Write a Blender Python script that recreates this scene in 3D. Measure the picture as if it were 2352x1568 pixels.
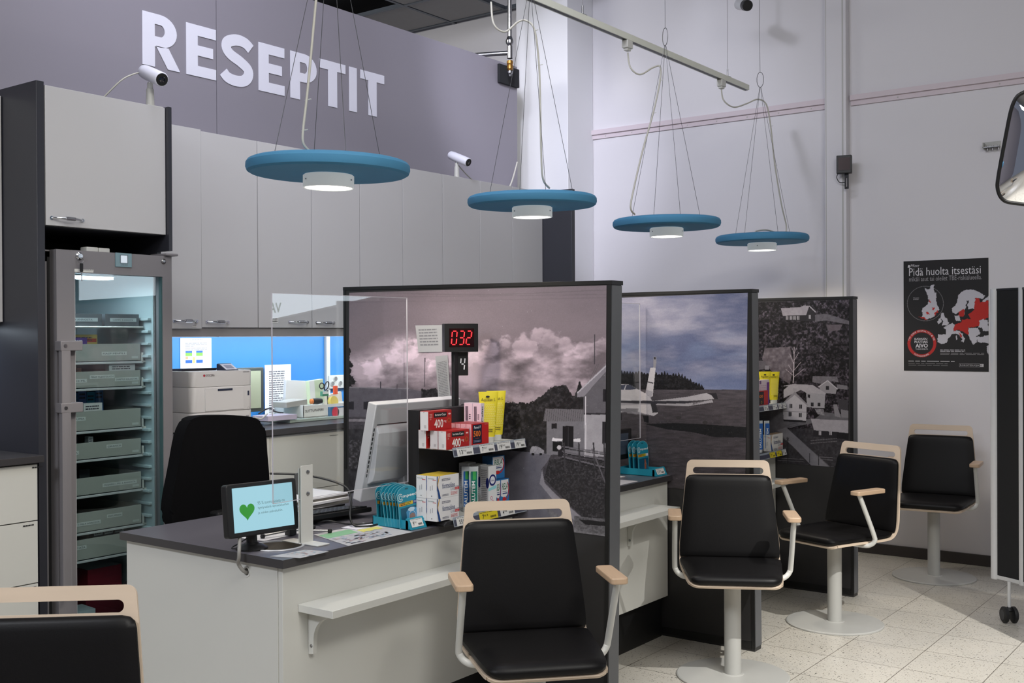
import bpy, bmesh, math, random
import numpy as np
from mathutils import Vector, Matrix
from mathutils.geometry import tessellate_polygon
sin, cos, pi, radians = math.sin, math.cos, math.pi, math.radians
random.seed(7)
for o in list(bpy.data.objects): bpy.data.objects.remove(o)
SC = bpy.context.scene
COL = SC.collection

# ------------------------------------------------------------------ camera
CAMH, FPX = 1.5, 2512.0
_y, _p, _r = radians(36.625), radians(-.311), radians(-.289)
Fv = Vector((-sin(_y)*cos(_p), cos(_y)*cos(_p), sin(_p)))
_R0 = Vector((cos(_y), sin(_y), 0)); _U0 = _R0.cross(Fv)
Rv = _R0*cos(_r) + _U0*sin(_r); Uv = _U0*cos(_r) - _R0*sin(_r)
cam = bpy.data.cameras.new('camera'); camo = bpy.data.objects.new('camera', cam); COL.objects.link(camo)
cam.sensor_width = 36; cam.lens = 36*FPX/2352; cam.clip_start = .05
camo.matrix_world = Matrix(((Rv.x, Uv.x, -Fv.x, 0), (Rv.y, Uv.y, -Fv.y, 0), (Rv.z, Uv.z, -Fv.z, CAMH), (0, 0, 0, 1)))
SC.camera = camo
SC.view_settings.view_transform = 'Standard'; SC.view_settings.look = 'None'
SC.view_settings.gamma = 1; SC.view_settings.use_curve_mapping = False
SC.view_settings.exposure = 0.0
W = bpy.data.worlds.new('world'); SC.world = W; W.use_nodes = True
W.node_tree.nodes['Background'].inputs[0].default_value = (.62, .68, .85, 1)
W.node_tree.nodes['Background'].inputs[1].default_value = .20

def area(name, loc, target, sx, sy, power, color, spread=180):
    l = bpy.data.lights.new(name, 'AREA'); l.shape = 'RECTANGLE'; l.size = sx; l.size_y = sy
    l.energy = power; l.color = color; l.spread = radians(spread)
    o = bpy.data.objects.new(name, l); COL.objects.link(o); o.location = loc
    o.rotation_euler = (Vector(target)-Vector(loc)).to_track_quat('-Z', 'Y').to_euler()
    return o
def spot(name, loc, target, power, color, size=60, blend=.3, r=.05):
    l = bpy.data.lights.new(name, 'SPOT'); l.energy = power; l.color = color
    l.spot_size = radians(size); l.spot_blend = blend; l.shadow_soft_size = r
    o = bpy.data.objects.new(name, l); COL.objects.link(o); o.location = loc
    o.rotation_euler = (Vector(target)-Vector(loc)).to_track_quat('-Z', 'Y').to_euler()
    return o
COOL = (.86, .88, 1.0)
area('ceiling_light_a', (-3.2, 3.0, 4.5), (-4.3, 5.8, 2.0), 2.2, .5, 50, COOL)
area('ceiling_light_b', (-1.2, 1.6, 4.55), (-3.0, 3.2, 0), 2.4, 1.2, 42, (1, .97, .91))
area('ceiling_light_shop', (1.6, .5, 4.6), (1.6, .5, 0), 3.5, 3.5, 105, (1, .98, .95))
spot('track_spot_wall', (-3.6, 3.6, 4.4), (-4.5, 7.4, 2.8), 190, (.84, .86, 1.0), 56, .9, .12)
spot('track_spot_column', (-3.5, 4.4, 4.4), (-5.0, 7.1, 2.9), 260, (.86, .87, 1.0), 40, .8, .10)
spot('track_spot_sign', (-2.2, 2.4, 4.4), (-4.95, 4.7, 3.0), 108, (.84, .84, 1.0), 75, .9, .12)
spot('store_spot_floor', (1.4, 3.0, 4.3), (-.90, 4.75, 0), 1350, (1, .975, .93), 41, .9, .03)
area('desk_front_fill', (1.2, 1.4, 3.9), (-2.6, 2.9, .7), 1.6, .6, 58, (1, .97, .92))  # unseen fill added to brighten the desk fronts and floor
area('desk_end_fill', (-2.4, -1.6, 3.9), (-3.0, 2.3, .3), 1.4, .5, 20, (.9, .93, 1.0), 80)  # fill lamp added out of view to lift the nearest desk's end panel
area('office_fill', (-6.4, 4.6, 4.15), (-6.6, 7.2, 3.6), 1.6, .6, 34, (1, .98, .94))  # added lamp, hidden from view, brightens the office back wall and tiles
area('under_cabinet_led', (-4.5, 4.65, 1.513), (-4.93, 4.65, 1.30), 3.1, .04, 20, (.86, .92, 1.0))

# ------------------------------------------------------------------ geometry from the measured camera
def ray(u, v): return Fv + Rv*((u-1176)/FPX) - Uv*((v-784)/FPX)
def at(u, v, X=None, Y=None, Z=None):
    d = ray(u, v)
    t = X/d.x if X is not None else Y/d.y if Y is not None else (Z-CAMH)/d.z
    return Vector((d.x*t, d.y*t, d.z*t+CAMH))
def YX(u, X, v=900): return at(u, v, X=X).y
def XY(u, Y, v=900): return at(u, v, Y=Y).x

# ------------------------------------------------------------------ materials
def lin(c):
    return tuple(((x/255)/12.92 if x/255 <= .04045 else ((x/255+.055)/1.055)**2.4) for x in c)
MATS = {}
def mat(name, rgb, rough=.5, metal=0, noise=0., nscale=8, bump=0, bscale=200, emis=0, spec=.5, coat=0, stretch=None):
    if name in MATS: return MATS[name]
    m = bpy.data.materials.new(name); m.use_nodes = True; nt = m.node_tree; b = nt.nodes['Principled BSDF']
    c = lin(rgb)
    b.inputs['Base Color'].default_value = (*c, 1); b.inputs['Roughness'].default_value = rough
    b.inputs['Metallic'].default_value = metal; b.inputs['Specular IOR Level'].default_value = spec
    b.inputs['Coat Weight'].default_value = coat
    tc = nt.nodes.new('ShaderNodeTexCoord'); src = tc.outputs['Object']
    if stretch:
        mp = nt.nodes.new('ShaderNodeMapping'); mp.inputs['Scale'].default_value = stretch
        nt.links.new(src, mp.inputs[0]); src = mp.outputs[0]
    if noise:
        n = nt.nodes.new('ShaderNodeTexNoise'); n.inputs['Scale'].default_value = nscale; n.inputs['Detail'].default_value = 4
        nt.links.new(src, n.inputs['Vector'])
        mx = nt.nodes.new('ShaderNodeMix'); mx.data_type = 'RGBA'
        mx.inputs[6].default_value = (*[x*(1-noise) for x in c], 1); mx.inputs[7].default_value = (*[min(1, x*(1+noise)) for x in c], 1)
        nt.links.new(n.outputs[0], mx.inputs[0]); nt.links.new(mx.outputs[2], b.inputs['Base Color'])
    if bump:
        n2 = nt.nodes.new('ShaderNodeTexNoise'); n2.inputs['Scale'].default_value = bscale; n2.inputs['Detail'].default_value = 3
        nt.links.new(tc.outputs['Object'], n2.inputs['Vector'])
        bp = nt.nodes.new('ShaderNodeBump'); bp.inputs['Strength'].default_value = bump; bp.inputs['Distance'].default_value = .001
        nt.links.new(n2.outputs[0], bp.inputs['Height']); nt.links.new(bp.outputs[0], b.inputs['Normal'])
    if emis:
        b.inputs['Emission Color'].default_value = (*c, 1); b.inputs['Emission Strength'].default_value = emis
    MATS[name] = m; return m
def colmat(name, rough=.5, emis=0, coat=0, spec=.5):
    m = bpy.data.materials.new(name); m.use_nodes = True; nt = m.node_tree; b = nt.nodes['Principled BSDF']
    a = nt.nodes.new('ShaderNodeAttribute'); a.attribute_name = 'Col'
    b.inputs['Roughness'].default_value = rough; b.inputs['Coat Weight'].default_value = coat
    b.inputs['Specular IOR Level'].default_value = spec
    nt.links.new(a.outputs['Color'], b.inputs['Base Color'])
    if emis:
        nt.links.new(a.outputs['Color'], b.inputs['Emission Color']); b.inputs['Emission Strength'].default_value = emis
        b.inputs['Base Color'].default_value = (.02, .02, .02, 1)
        nt.links.remove(b.inputs['Base Color'].links[0])
    MATS[name] = m; return m
def glassmat(name, tint, refl_ior=1.5, rough=.0):
    m = bpy.data.materials.new(name); m.use_nodes = True; nt = m.node_tree; nt.nodes.clear()
    out = nt.nodes.new('ShaderNodeOutputMaterial'); tr = nt.nodes.new('ShaderNodeBsdfTransparent'); gl = nt.nodes.new('ShaderNodeBsdfGlossy')
    lw = nt.nodes.new('ShaderNodeLayerWeight'); lw.inputs['Blend'].default_value = .5; pw = nt.nodes.new('ShaderNodeMath'); pw.operation = 'POWER'; pw.inputs[1].default_value = 5
    fr = nt.nodes.new('ShaderNodeMath'); fr.operation = 'MULTIPLY_ADD'; f0 = ((refl_ior-1)/(refl_ior+1))**2; fr.inputs[1].default_value = 1-f0; fr.inputs[2].default_value = f0
    nt.links.new(lw.outputs['Facing'], pw.inputs[0]); nt.links.new(pw.outputs[0], fr.inputs[0]); mx = nt.nodes.new('ShaderNodeMixShader')
    tr.inputs[0].default_value = (*tint, 1); gl.inputs['Roughness'].default_value = rough
    gl.inputs[0].default_value = (1, 1, 1, 1)
    nt.links.new(fr.outputs[0], mx.inputs[0]); nt.links.new(tr.outputs[0], mx.inputs[1]); nt.links.new(gl.outputs[0], mx.inputs[2])
    nt.links.new(mx.outputs[0], out.inputs[0]); MATS[name] = m; return m
CARD = colmat('printed_card', .42); PAPER = colmat('printed_paper', .7); PHOTO = colmat('printed_photo', .38, spec=.35)
SCREEN = colmat('lit_screen', .2, emis=1.0); LED = colmat('lit_digits', .3, emis=2.2)
white_lam = mat('white_laminate', (206, 206, 200), .35, noise=.02, nscale=3)
door_lam = mat('cabinet_laminate', (196, 195, 196), .4, noise=.02, nscale=2)
grey_lam = mat('grey_laminate', (92, 90, 98), .32, noise=.10, nscale=7, bump=.1, bscale=500)
edge_lam = mat('dark_edge_band', (58, 56, 58), .4, noise=.05)
dark_lam = mat('anthracite_laminate', (50, 51, 58), .38, noise=.05, nscale=3)
panel_dark = mat('charcoal_board', (42, 41, 42), .45, noise=.06, nscale=4)
panel_edge = mat('grey_edge_board', (88, 90, 94), .42, noise=.05, nscale=4)
black_pl = mat('black_plastic', (22, 22, 23), .4, noise=.06, nscale=30)
black_mt = mat('black_metal', (26, 26, 28), .45, noise=.05, nscale=20)
leather = mat('black_leather', (13, 12, 13), .44, noise=.08, nscale=20, bump=.15, bscale=260, spec=.22)
fabric = mat('black_fabric', (9, 9, 11), .95, noise=.15, nscale=80, bump=.4, bscale=700, spec=.1)
birch = mat('birch_plywood', (208, 189, 168), .45, noise=.08, nscale=6, stretch=(1, 1, 9))
oak = mat('worn_oak_armrest', (192, 164, 136), .4, noise=.16, nscale=9, stretch=(8, 1, 1))
wmetal = mat('white_powder_coat', (205, 205, 200), .38, noise=.03, nscale=10)
gmetal = mat('grey_powder_coat', (176, 176, 172), .42, noise=.04, nscale=12)
chrome = mat('chrome', (220, 222, 226), .12, 1, noise=.02)
steel = mat('brushed_steel', (150, 150, 152), .3, 1, noise=.1, nscale=60)
alu = mat('satin_aluminium', (206, 207, 208), .42, .15, noise=.03, nscale=30)
brass = mat('brass', (158, 116, 56), .38, .8, noise=.08)
fridge_gr = mat('fridge_grey_steel', (132, 129, 132), .5, .1, noise=.03, nscale=5)
fridge_in = mat('fridge_liner', (178, 196, 200), .5, noise=.03)
wall_wh = mat('white_wall_panel', (212, 210, 214), .5, noise=.015, nscale=1.2)
strip_pk = mat('pinkish_wall_strip', (206, 194, 200), .5, noise=.03)
sign_gr = mat('grey_sign_board', (146, 142, 152), .42, noise=.02, nscale=2)
col_wh = mat('white_column_paint', (226, 226, 230), .6, noise=.02, nscale=4, bump=.2, bscale=60)
blue_foam = mat('blue_felt_shade', (68, 132, 170), .75, noise=.06, nscale=10, bump=.3, bscale=120)
lampmat = mat('lamp_diffuser', (255, 250, 240), .5, noise=.01, emis=7)
vinyl = mat('white_vinyl', (235, 235, 248), .4, noise=.01)
blue_bd = mat('blue_splash_board', (50, 132, 202), .5, noise=.03)
printer_w = mat('printer_white', (206, 204, 204), .45, noise=.02)
printer_d = mat('printer_dark', (40, 46, 66), .4, noise=.05)
base_bd = mat('dark_baseboard', (62, 57, 56), .5, noise=.06)
rubber = mat('black_rubber', (24, 24, 25), .55, noise=.08)
ceil_w = mat('ceiling_tile', (150, 148, 146), .8, noise=.05, nscale=30)
ceil_d = mat('dark_void', (30, 31, 34), .8, noise=.1)
cable_w = mat('white_cable', (190, 188, 178), .5, noise=.03)
cable_g = mat('grey_cable', (140, 138, 134), .5, noise=.03)
wire_m = mat('steel_wire', (96, 96, 98), .4, .6, noise=.05)
tray_m = mat('grey_fridge_tray', (164, 166, 160), .45, noise=.03)
acryl = glassmat('clear_acrylic', (.95, .965, .97), 1.5)
acr_edge = mat('acrylic_edge', (196, 192, 200), .3, noise=.02)
fglass = glassmat('fridge_door_glass', (.83, .885, .89), 1.55)
mirror_m = mat('mirror_silver', (245, 246, 250), .015, 1, noise=.0)
teal = mat('teal_card', (30, 140, 165), .45, noise=.03)
ledmat = mat('led_strip', (225, 240, 255), .5, noise=.01, emis=14)
cutout = mat('white_card', (225, 225, 220), .6, noise=.02)

def floor_material():
    m = bpy.data.materials.new('terrazzo_tiles'); m.use_nodes = True; nt = m.node_tree; b = nt.nodes['Principled BSDF']; L = nt.links.new
    tc = nt.nodes.new('ShaderNodeTexCoord')
    def mp(off, sc):
        n = nt.nodes.new('ShaderNodeMapping'); n.inputs['Location'].default_value = off; n.inputs['Scale'].default_value = sc; L(tc.outputs['Object'], n.inputs[0]); return n
    br = nt.nodes.new('ShaderNodeTexBrick'); br.offset = 0; br.inputs['Scale'].default_value = 1
    br.inputs['Brick Width'].default_value = .34; br.inputs['Row Height'].default_value = .34; br.inputs['Mortar Size'].default_value = .0022
    br.inputs['Mortar Smooth'].default_value = .3
    br.inputs['Color1'].default_value = (*lin((198, 194, 184)), 1); br.inputs['Color2'].default_value = (*lin((192, 188, 178)), 1); br.inputs['Mortar'].default_value = (*lin((112, 106, 96)), 1)
    q = mp((2.54+3.4*3, -5.645+3.4*5, 0), (1, 1, 1)); L(q.outputs[0], br.inputs['Vector'])
    prev = br.outputs['Color']
    for sc, thr, col in ((75, .17, (26, 25, 25)), (48, .10, (46, 43, 40)), (95, .16, (150, 138, 118)), (150, .2, (124, 120, 112))):
        vo = nt.nodes.new('ShaderNodeTexVoronoi'); vo.voronoi_dimensions = '2D'; vo.inputs['Scale'].default_value = sc
        nz = nt.nodes.new('ShaderNodeTexNoise'); nz.inputs['Scale'].default_value = sc*1.3; L(tc.outputs['Object'], nz.inputs['Vector'])
        ad = nt.nodes.new('ShaderNodeMix'); ad.data_type = 'VECTOR'; ad.inputs[0].default_value = .02
        L(tc.outputs['Object'], ad.inputs[4]); L(nz.outputs['Color'], ad.inputs[5]); L(ad.outputs[1], vo.inputs['Vector'])
        wn = nt.nodes.new('ShaderNodeSeparateColor'); L(vo.outputs['Color'], wn.inputs[0])
        # radius varies by cell
        mu = nt.nodes.new('ShaderNodeMath'); mu.operation = 'MULTIPLY_ADD'; mu.inputs[1].default_value = thr*3.8; mu.inputs[2].default_value = -thr*2.5; L(wn.outputs[0], mu.inputs[0])
        lt = nt.nodes.new('ShaderNodeMath'); lt.operation = 'LESS_THAN'; L(vo.outputs['Distance'], lt.inputs[0]); L(mu.outputs[0], lt.inputs[1])
        mx = nt.nodes.new('ShaderNodeMix'); mx.data_type = 'RGBA'; L(lt.outputs[0], mx.inputs[0]); L(prev, mx.inputs[6]); mx.inputs[7].default_value = (*lin(col), 1)
        prev = mx.outputs[2]
    L(prev, b.inputs['Base Color']); b.inputs['Roughness'].default_value = .28
    MATS['terrazzo_tiles'] = m; return m
terrazzo = floor_material()

# ------------------------------------------------------------------ mesh builder
TXT = {}
def text2d(s, bold=0.):
    k = (s, bold)
    if k in TXT: return TXT[k]
    cu = bpy.data.curves.new('t', 'FONT'); cu.body = s; cu.size = 1; cu.offset = bold; cu.resolution_u = 2; cu.fill_mode = 'FRONT'
    ob = bpy.data.objects.new('t', cu); me = bpy.data.meshes.new_from_object(ob)
    vs = [(v.co.x, v.co.y) for v in me.vertices]; fs = [tuple(p.vertices) for p in me.polygons]
    bpy.data.objects.remove(ob); bpy.data.curves.remove(cu); bpy.data.meshes.remove(me)
    if not vs: vs = [(0, 0)]
    x0 = min(v[0] for v in vs); x1 = max(v[0] for v in vs); y0 = min(v[1] for v in vs); y1 = max(v[1] for v in vs)
    TXT[k] = ([(x-x0, y-y0) for x, y in vs], fs, x1-x0 or 1, y1-y0 or 1); return TXT[k]

def wm(o):
    b = Matrix.LocRotScale(o.location, o.rotation_euler, o.scale)
    return wm(o.parent) @ o.matrix_parent_inverse @ b if o.parent else b
def setpar(o, p): o.parent = p; o.matrix_parent_inverse = wm(p).inverted()

class MB:
    def __init__(s):
        s.bm = bmesh.new(); s.cl = s.bm.loops.layers.float_color.new('Col'); s.cy = s.bm.faces.layers.int.new('cyl'); s.mats = []; s.c = (1, 1, 1)
        s.fr = (Vector((0, 0, 0)), Vector((1, 0, 0)), Vector((0, 0, 1)), Vector((0, -1, 0))); s.M = Matrix.Identity(4)
    def mi(s, m):
        if m not in s.mats: s.mats.append(m)
        return s.mats.index(m)
    def rgb(s, *c): s.c = lin(c); return s
    def paint(s, fs, m):
        i = s.mi(m)
        for f in fs:
            f.material_index = i
            for l in f.loops: l[s.cl] = (*s.c, 1)
    def face(s, pts, m):
        vs = [s.bm.verts.new(s.M @ Vector(p)) for p in pts]
        try: f = s.bm.faces.new(vs)
        except ValueError: return
        s.paint([f], m); return f
    def box(s, x0, x1, y0, y1, z0, z1, m, bev=0, seg=2):
        x0, x1 = sorted((x0, x1)); y0, y1 = sorted((y0, y1)); z0, z1 = sorted((z0, z1))
        vs = [s.bm.verts.new(s.M @ Vector((x, y, z))) for x in (x0, x1) for y in (y0, y1) for z in (z0, z1)]
        fs = [s.bm.faces.new([vs[i] for i in q]) for q in ((0, 1, 3, 2), (4, 6, 7, 5), (0, 4, 5, 1), (2, 3, 7, 6), (0, 2, 6, 4), (1, 5, 7, 3))]
        s.paint(fs, m)
        if bev:
            es = list({e for f in fs for e in f.edges})
            r = bmesh.ops.bevel(s.bm, geom=es, offset=bev, segments=seg, profile=.5, affect='EDGES', clamp_overlap=True)
            s.paint(r['faces'], m)
        return s
    def prism(s, outer, a0, a1, m, axis='Z', holes=(), bev=0, m2=None, seg=2):
        # outline in the plane normal to axis: X -> (y,z), Y -> (x,z), Z -> (x,y)
        def P(p, a): return {'X': (a, p[0], p[1]), 'Y': (p[0], a, p[1]), 'Z': (p[0], p[1], a)}[axis]
        loops = [list(outer)] + [list(h) for h in holes]
        flat = [p for l in loops for p in l]
        tri = tessellate_polygon([[Vector((p[0], p[1], 0)) for p in l] for l in loops])
        va = [s.bm.verts.new(s.M @ Vector(P(p, a0))) for p in flat]; vb = [s.bm.verts.new(s.M @ Vector(P(p, a1))) for p in flat]
        caps = []; sides = []
        if len(holes) == 0:
            caps += [s.bm.faces.new(va[::-1]), s.bm.faces.new(vb)]
        else:
            for t in tri:
                for vv, rev in ((va, 1), (vb, 0)):
                    try: caps.append(s.bm.faces.new([vv[i] for i in (t[::-1] if rev else t)]))
                    except ValueError: pass
        k = 0
        for l in loops:
            n = len(l)
            for i in range(n):
                j = (i+1) % n
                try: sides.append(s.bm.faces.new([va[k+i], va[k+j], vb[k+j], vb[k+i]]))
                except ValueError: pass
            k += n
        s.paint(caps, m); s.paint(sides, m2 or m)
        if bev:
            es = [e for e in {e for f in caps for e in f.edges} if any(f in sides for f in e.link_faces)]
            r = bmesh.ops.bevel(s.bm, geom=es, offset=bev, segments=seg, profile=.5, affect='EDGES', clamp_overlap=True)
            s.paint(r['faces'], m2 or m)
        return s
    def tube(s, pts, r, m, seg=8, caps=True, r1=None):
        pts = [Vector(p) for p in pts]; n = len(pts); rings = []
        up = None
        for i, p in enumerate(pts):
            d = (pts[min(i+1, n-1)]-pts[max(i-1, 0)]).normalized()
            if up is None:
                up = d.orthogonal().normalized()
            up = (up - d*up.dot(d)).normalized(); w = d.cross(up)
            rr = r if r1 is None else r+(r1-r)*i/(n-1)
            rings.append([s.bm.verts.new(s.M @ (p+(up*cos(2*pi*k/seg)+w*sin(2*pi*k/seg))*rr)) for k in range(seg)])
        fs = []
        for a, b in zip(rings, rings[1:]):
            for k in range(seg): fs.append(s.bm.faces.new([a[k], a[(k+1) % seg], b[(k+1) % seg], b[k]])); fs[-1][s.cy] = 1
        if caps: fs += [s.bm.faces.new(rings[0][::-1]), s.bm.faces.new(rings[-1])]
        s.paint(fs, m); return s
    def lathe(s, prof, c, m, seg=32, axis=(0, 0, 1), capends=True):
        # profile of (radius, height) about a centre
        ax = Vector(axis).normalized(); e1 = ax.orthogonal().normalized(); e2 = ax.cross(e1); c = Vector(c); rings = []
        for r, h in prof:
            rings.append([s.bm.verts.new(s.M @ (c+ax*h+(e1*cos(2*pi*k/seg)+e2*sin(2*pi*k/seg))*max(r, 1e-5))) for k in range(seg)])
        fs = []
        for i, (a, b) in enumerate(zip(rings, rings[1:])):
            for k in range(seg): fs.append(s.bm.faces.new([a[k], a[(k+1) % seg], b[(k+1) % seg], b[k]])); fs[-1][s.cy] = i+2
        if capends: fs += [s.bm.faces.new(rings[0][::-1]), s.bm.faces.new(rings[-1])]
        s.paint(fs, m); return s
    # flat print on a surface: origin, right, up, out
    def frame(s, o, u, v):
        u = Vector(u).normalized(); v = Vector(v).normalized(); s.fr = (Vector(o), u, v, u.cross(v)); return s
    def _p(s, x, y, k): o, u, v, n = s.fr; return o+u*x+v*y+n*(.0005*k)
    def poly(s, pts, m=None, k=1): s.face([s._p(x, y, k) for x, y in pts], m or CARD); return s
    def rect(s, x0, y0, x1, y1, m=None, k=1): return s.poly([(x0, y0), (x1, y0), (x1, y1), (x0, y1)], m, k)
    def disc(s, x, y, r, m=None, k=1, n=20, ry=None, a0=0, a1=2*pi):
        return s.poly([(x+r*cos(a0+(a1-a0)*i/n), y+(ry or r)*sin(a0+(a1-a0)*i/n)) for i in range(n)], m, k)
    def ring(s, x, y, r, w, m=None, k=1, n=28, ry=None, a0=0, a1=2*pi):
        ry = ry or r
        for i in range(n):
            a = a0+(a1-a0)*i/n; b = a0+(a1-a0)*(i+1)/n
            s.poly([(x+(r-w)*cos(a), y+(ry-w)*sin(a)), (x+r*cos(a), y+ry*sin(a)), (x+r*cos(b), y+ry*sin(b)), (x+(r-w)*cos(b), y+(ry-w)*sin(b))], m, k)
        return s
    def line(s, x0, y0, x1, y1, w, m=None, k=1):
        d = Vector((x1-x0, y1-y0)); L = d.length or 1; n = Vector((-d.y, d.x))*(w/2/L)
        return s.poly([(x0-n.x, y0-n.y), (x1-n.x, y1-n.y), (x1+n.x, y1+n.y), (x0+n.x, y0+n.y)], m, k)
    def text(s, x, y, st, h, w=None, m=None, k=2, bold=0., rot=0, align='L', shear=0):
        vs, fs, tw, th = text2d(st, bold); sy = h/th; sx = (w/tw) if w else sy
        if align == 'C': ox = -tw*sx/2
        elif align == 'R': ox = -tw*sx
        else: ox = 0
        c_, s_ = cos(rot), sin(rot); i = s.mi(m or CARD); bv = []
        for a, b in vs:
            px, py = a*sx+ox+shear*b*sy, b*sy; bv.append(s.bm.verts.new(s.M @ s._p(x+px*c_-py*s_, y+px*s_+py*c_, k)))
        out = []
        for f in fs:
            try: out.append(s.bm.faces.new([bv[j] for j in f]))
            except ValueError: pass
        s.paint(out, m or CARD); return s
    def greek(s, x0, y0, x1, n, h, m=None, k=2, seed=1):      # lines of small unreadable print
        rr = random.Random(seed)
        for i in range(n):
            x = x0; y = y0-i*h
            while x < x1*1.0-.0001:
                L = (x1-x0)*rr.uniform(.08, .26); e = min(x+L, x1); s.rect(x, y-h*.45, e, y, m, k); x = e+(x1-x0)*.03
                if rr.random() < .07 and i % 3 == 2: break
        return s
    def bars(s, x0, y0, x1, y1, m=None, k=2, seed=3):
        rr = random.Random(seed); x = x0
        while x < x1: w = (x1-x0)*rr.choice((.02, .035, .05)); s.rect(x, y0, min(x+w, x1), y1, m, k); x += w*rr.uniform(1.6, 2.2)
        return s
    def obj(s, name, parent=None, smooth=20, recalc=True):
        if recalc: bmesh.ops.recalc_face_normals(s.bm, faces=[f for f in s.bm.faces if len(f.edges) and any(len(e.link_faces) > 1 for e in f.edges)])
        for f in s.bm.faces: f.smooth = True
        lim = radians(smooth)
        for e in s.bm.edges:
            if len(e.link_faces) != 2: e.smooth = False; continue
            ca, cb_ = e.link_faces[0][s.cy], e.link_faces[1][s.cy]
            e.smooth = e.calc_face_angle(0) < (radians(62) if ca and ca == cb_ else lim)
        me = bpy.data.meshes.new(name); s.bm.to_mesh(me); s.bm.free()
        for m in s.mats: me.materials.append(m)
        o = bpy.data.objects.new(name, me); COL.objects.link(o)
        if parent: setpar(o, parent)
        return o

def tag(o, label=None, cat=None, group=None, kind=None):
    if label: o['label'] = label
    if cat: o['category'] = cat
    if group: o['group'] = group
    if kind: o['kind'] = kind
    return o
def empty(name, loc, rz=0, label=None, cat=None, group=None):
    o = bpy.data.objects.new(name, None); COL.objects.link(o); o.location = loc; o.rotation_euler = (0, 0, rz); o.empty_display_size = .1
    return tag(o, label, cat, group)
def dup(o, loc=None, rz=None, label=None, parent=None):
    c = o.copy(); COL.objects.link(c)
    if parent: c.parent = parent
    if loc is not None: c.location = loc
    if rz is not None: c.rotation_euler = (0, 0, rz)
    if label: c['label'] = label
    for ch in [x for x in bpy.data.objects if x.parent == o and x != c]: dup(ch, parent=c)
    return c
def struct(name, b, label=None):
    o = b.obj(name); return tag(o, label or name.replace('_', ' '), 'room', None, 'structure')
def rrect(x0, y0, x1, y1, r, n=5):
    pts = []
    for cx, cy, a in ((x1-r, y0+r, -pi/2), (x1-r, y1-r, 0), (x0+r, y1-r, pi/2), (x0+r, y0+r, pi)):
        pts += [(cx+r*cos(a+pi/2*i/n), cy+r*sin(a+pi/2*i/n)) for i in range(n+1)]
    return pts
def circ(x, y, r, n=28, ry=None): return [(x+r*cos(2*pi*i/n), y+(ry or r)*sin(2*pi*i/n)) for i in range(n)]
def smoothpath(pts, n=6):
    P = [Vector(p) for p in pts]; out = []
    for i in range(len(P)-1):
        a = P[max(i-1, 0)]; b = P[i]; c = P[i+1]; d = P[min(i+2, len(P)-1)]
        for k in range(n):
            t = k/n; out.append(.5*((2*b)+(c-a)*t+(2*a-5*b+4*c-d)*t*t+(3*b-a-3*c+d)*t**3))
    out.append(P[-1]); return out

# ------------------------------------------------------------------ raster prints (big photographs, poster)
def vnoise(x, y, seed=0):
    xi = np.floor(x).astype(np.int64); yi = np.floor(y).astype(np.int64); xf = x-xi; yf = y-yi
    def h(a, b):
        n = (a*374761393+b*668265263+seed*1442695041) & 0xffffffff
        n = ((n ^ (n >> 13))*1274126177) & 0xffffffff
        return ((n ^ (n >> 16)) & 0xffff)/65535.
    u = xf*xf*(3-2*xf); v = yf*yf*(3-2*yf)
    return (h(xi, yi)*(1-u)+h(xi+1, yi)*u)*(1-v)+(h(xi, yi+1)*(1-u)+h(xi+1, yi+1)*u)*v
def fbm(x, y, oct=5, seed=0, gain=.5):
    s = 0; a = 1; t = 0
    for i in range(oct): s = s+a*vnoise(x*2**i+i*17.3, y*2**i+i*9.1, seed+i); t += a; a *= gain
    return s/t
def inpoly(U, V, pts):
    ins = np.zeros(U.shape, bool); n = len(pts)
    for i in range(n):
        x1, y1 = pts[i]; x2, y2 = pts[(i+1) % n]
        if y1 == y2: continue
        c = ((y1 > V) != (y2 > V)) & (U < (x2-x1)*(V-y1)/(y2-y1)+x1); ins ^= c
    return ins
class Pic:
    def __init__(s, U, V): s.U = U; s.V = V; s.I = np.zeros(U.shape+(3,))
    def fill(s, mask, c, var=0, sc=6, seed=5, oct=3):
        c = np.array(c, float)
        if var:
            n = (fbm(s.U/sc, s.V/sc, oct, seed)-.5)*2*var; s.I[mask] = (c+n[..., None])[mask]
        else: s.I[mask] = c
    def poly(s, pts, c, **k): s.fill(inpoly(s.U, s.V, pts), c, **k)
    def rect(s, a, b, c, d, col, **k): s.fill((s.U >= a) & (s.U < c) & (s.V >= b) & (s.V < d), col, **k)
    def line(s, x0, y0, x1, y1, w, c):
        dx, dy = x1-x0, y1-y0; L = math.hypot(dx, dy); t = ((s.U-x0)*dx+(s.V-y0)*dy)/L/L; d = abs((s.U-x0)*dy-(s.V-y0)*dx)/L
        s.fill((t >= 0) & (t <= 1) & (d < w/2), c)
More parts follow.
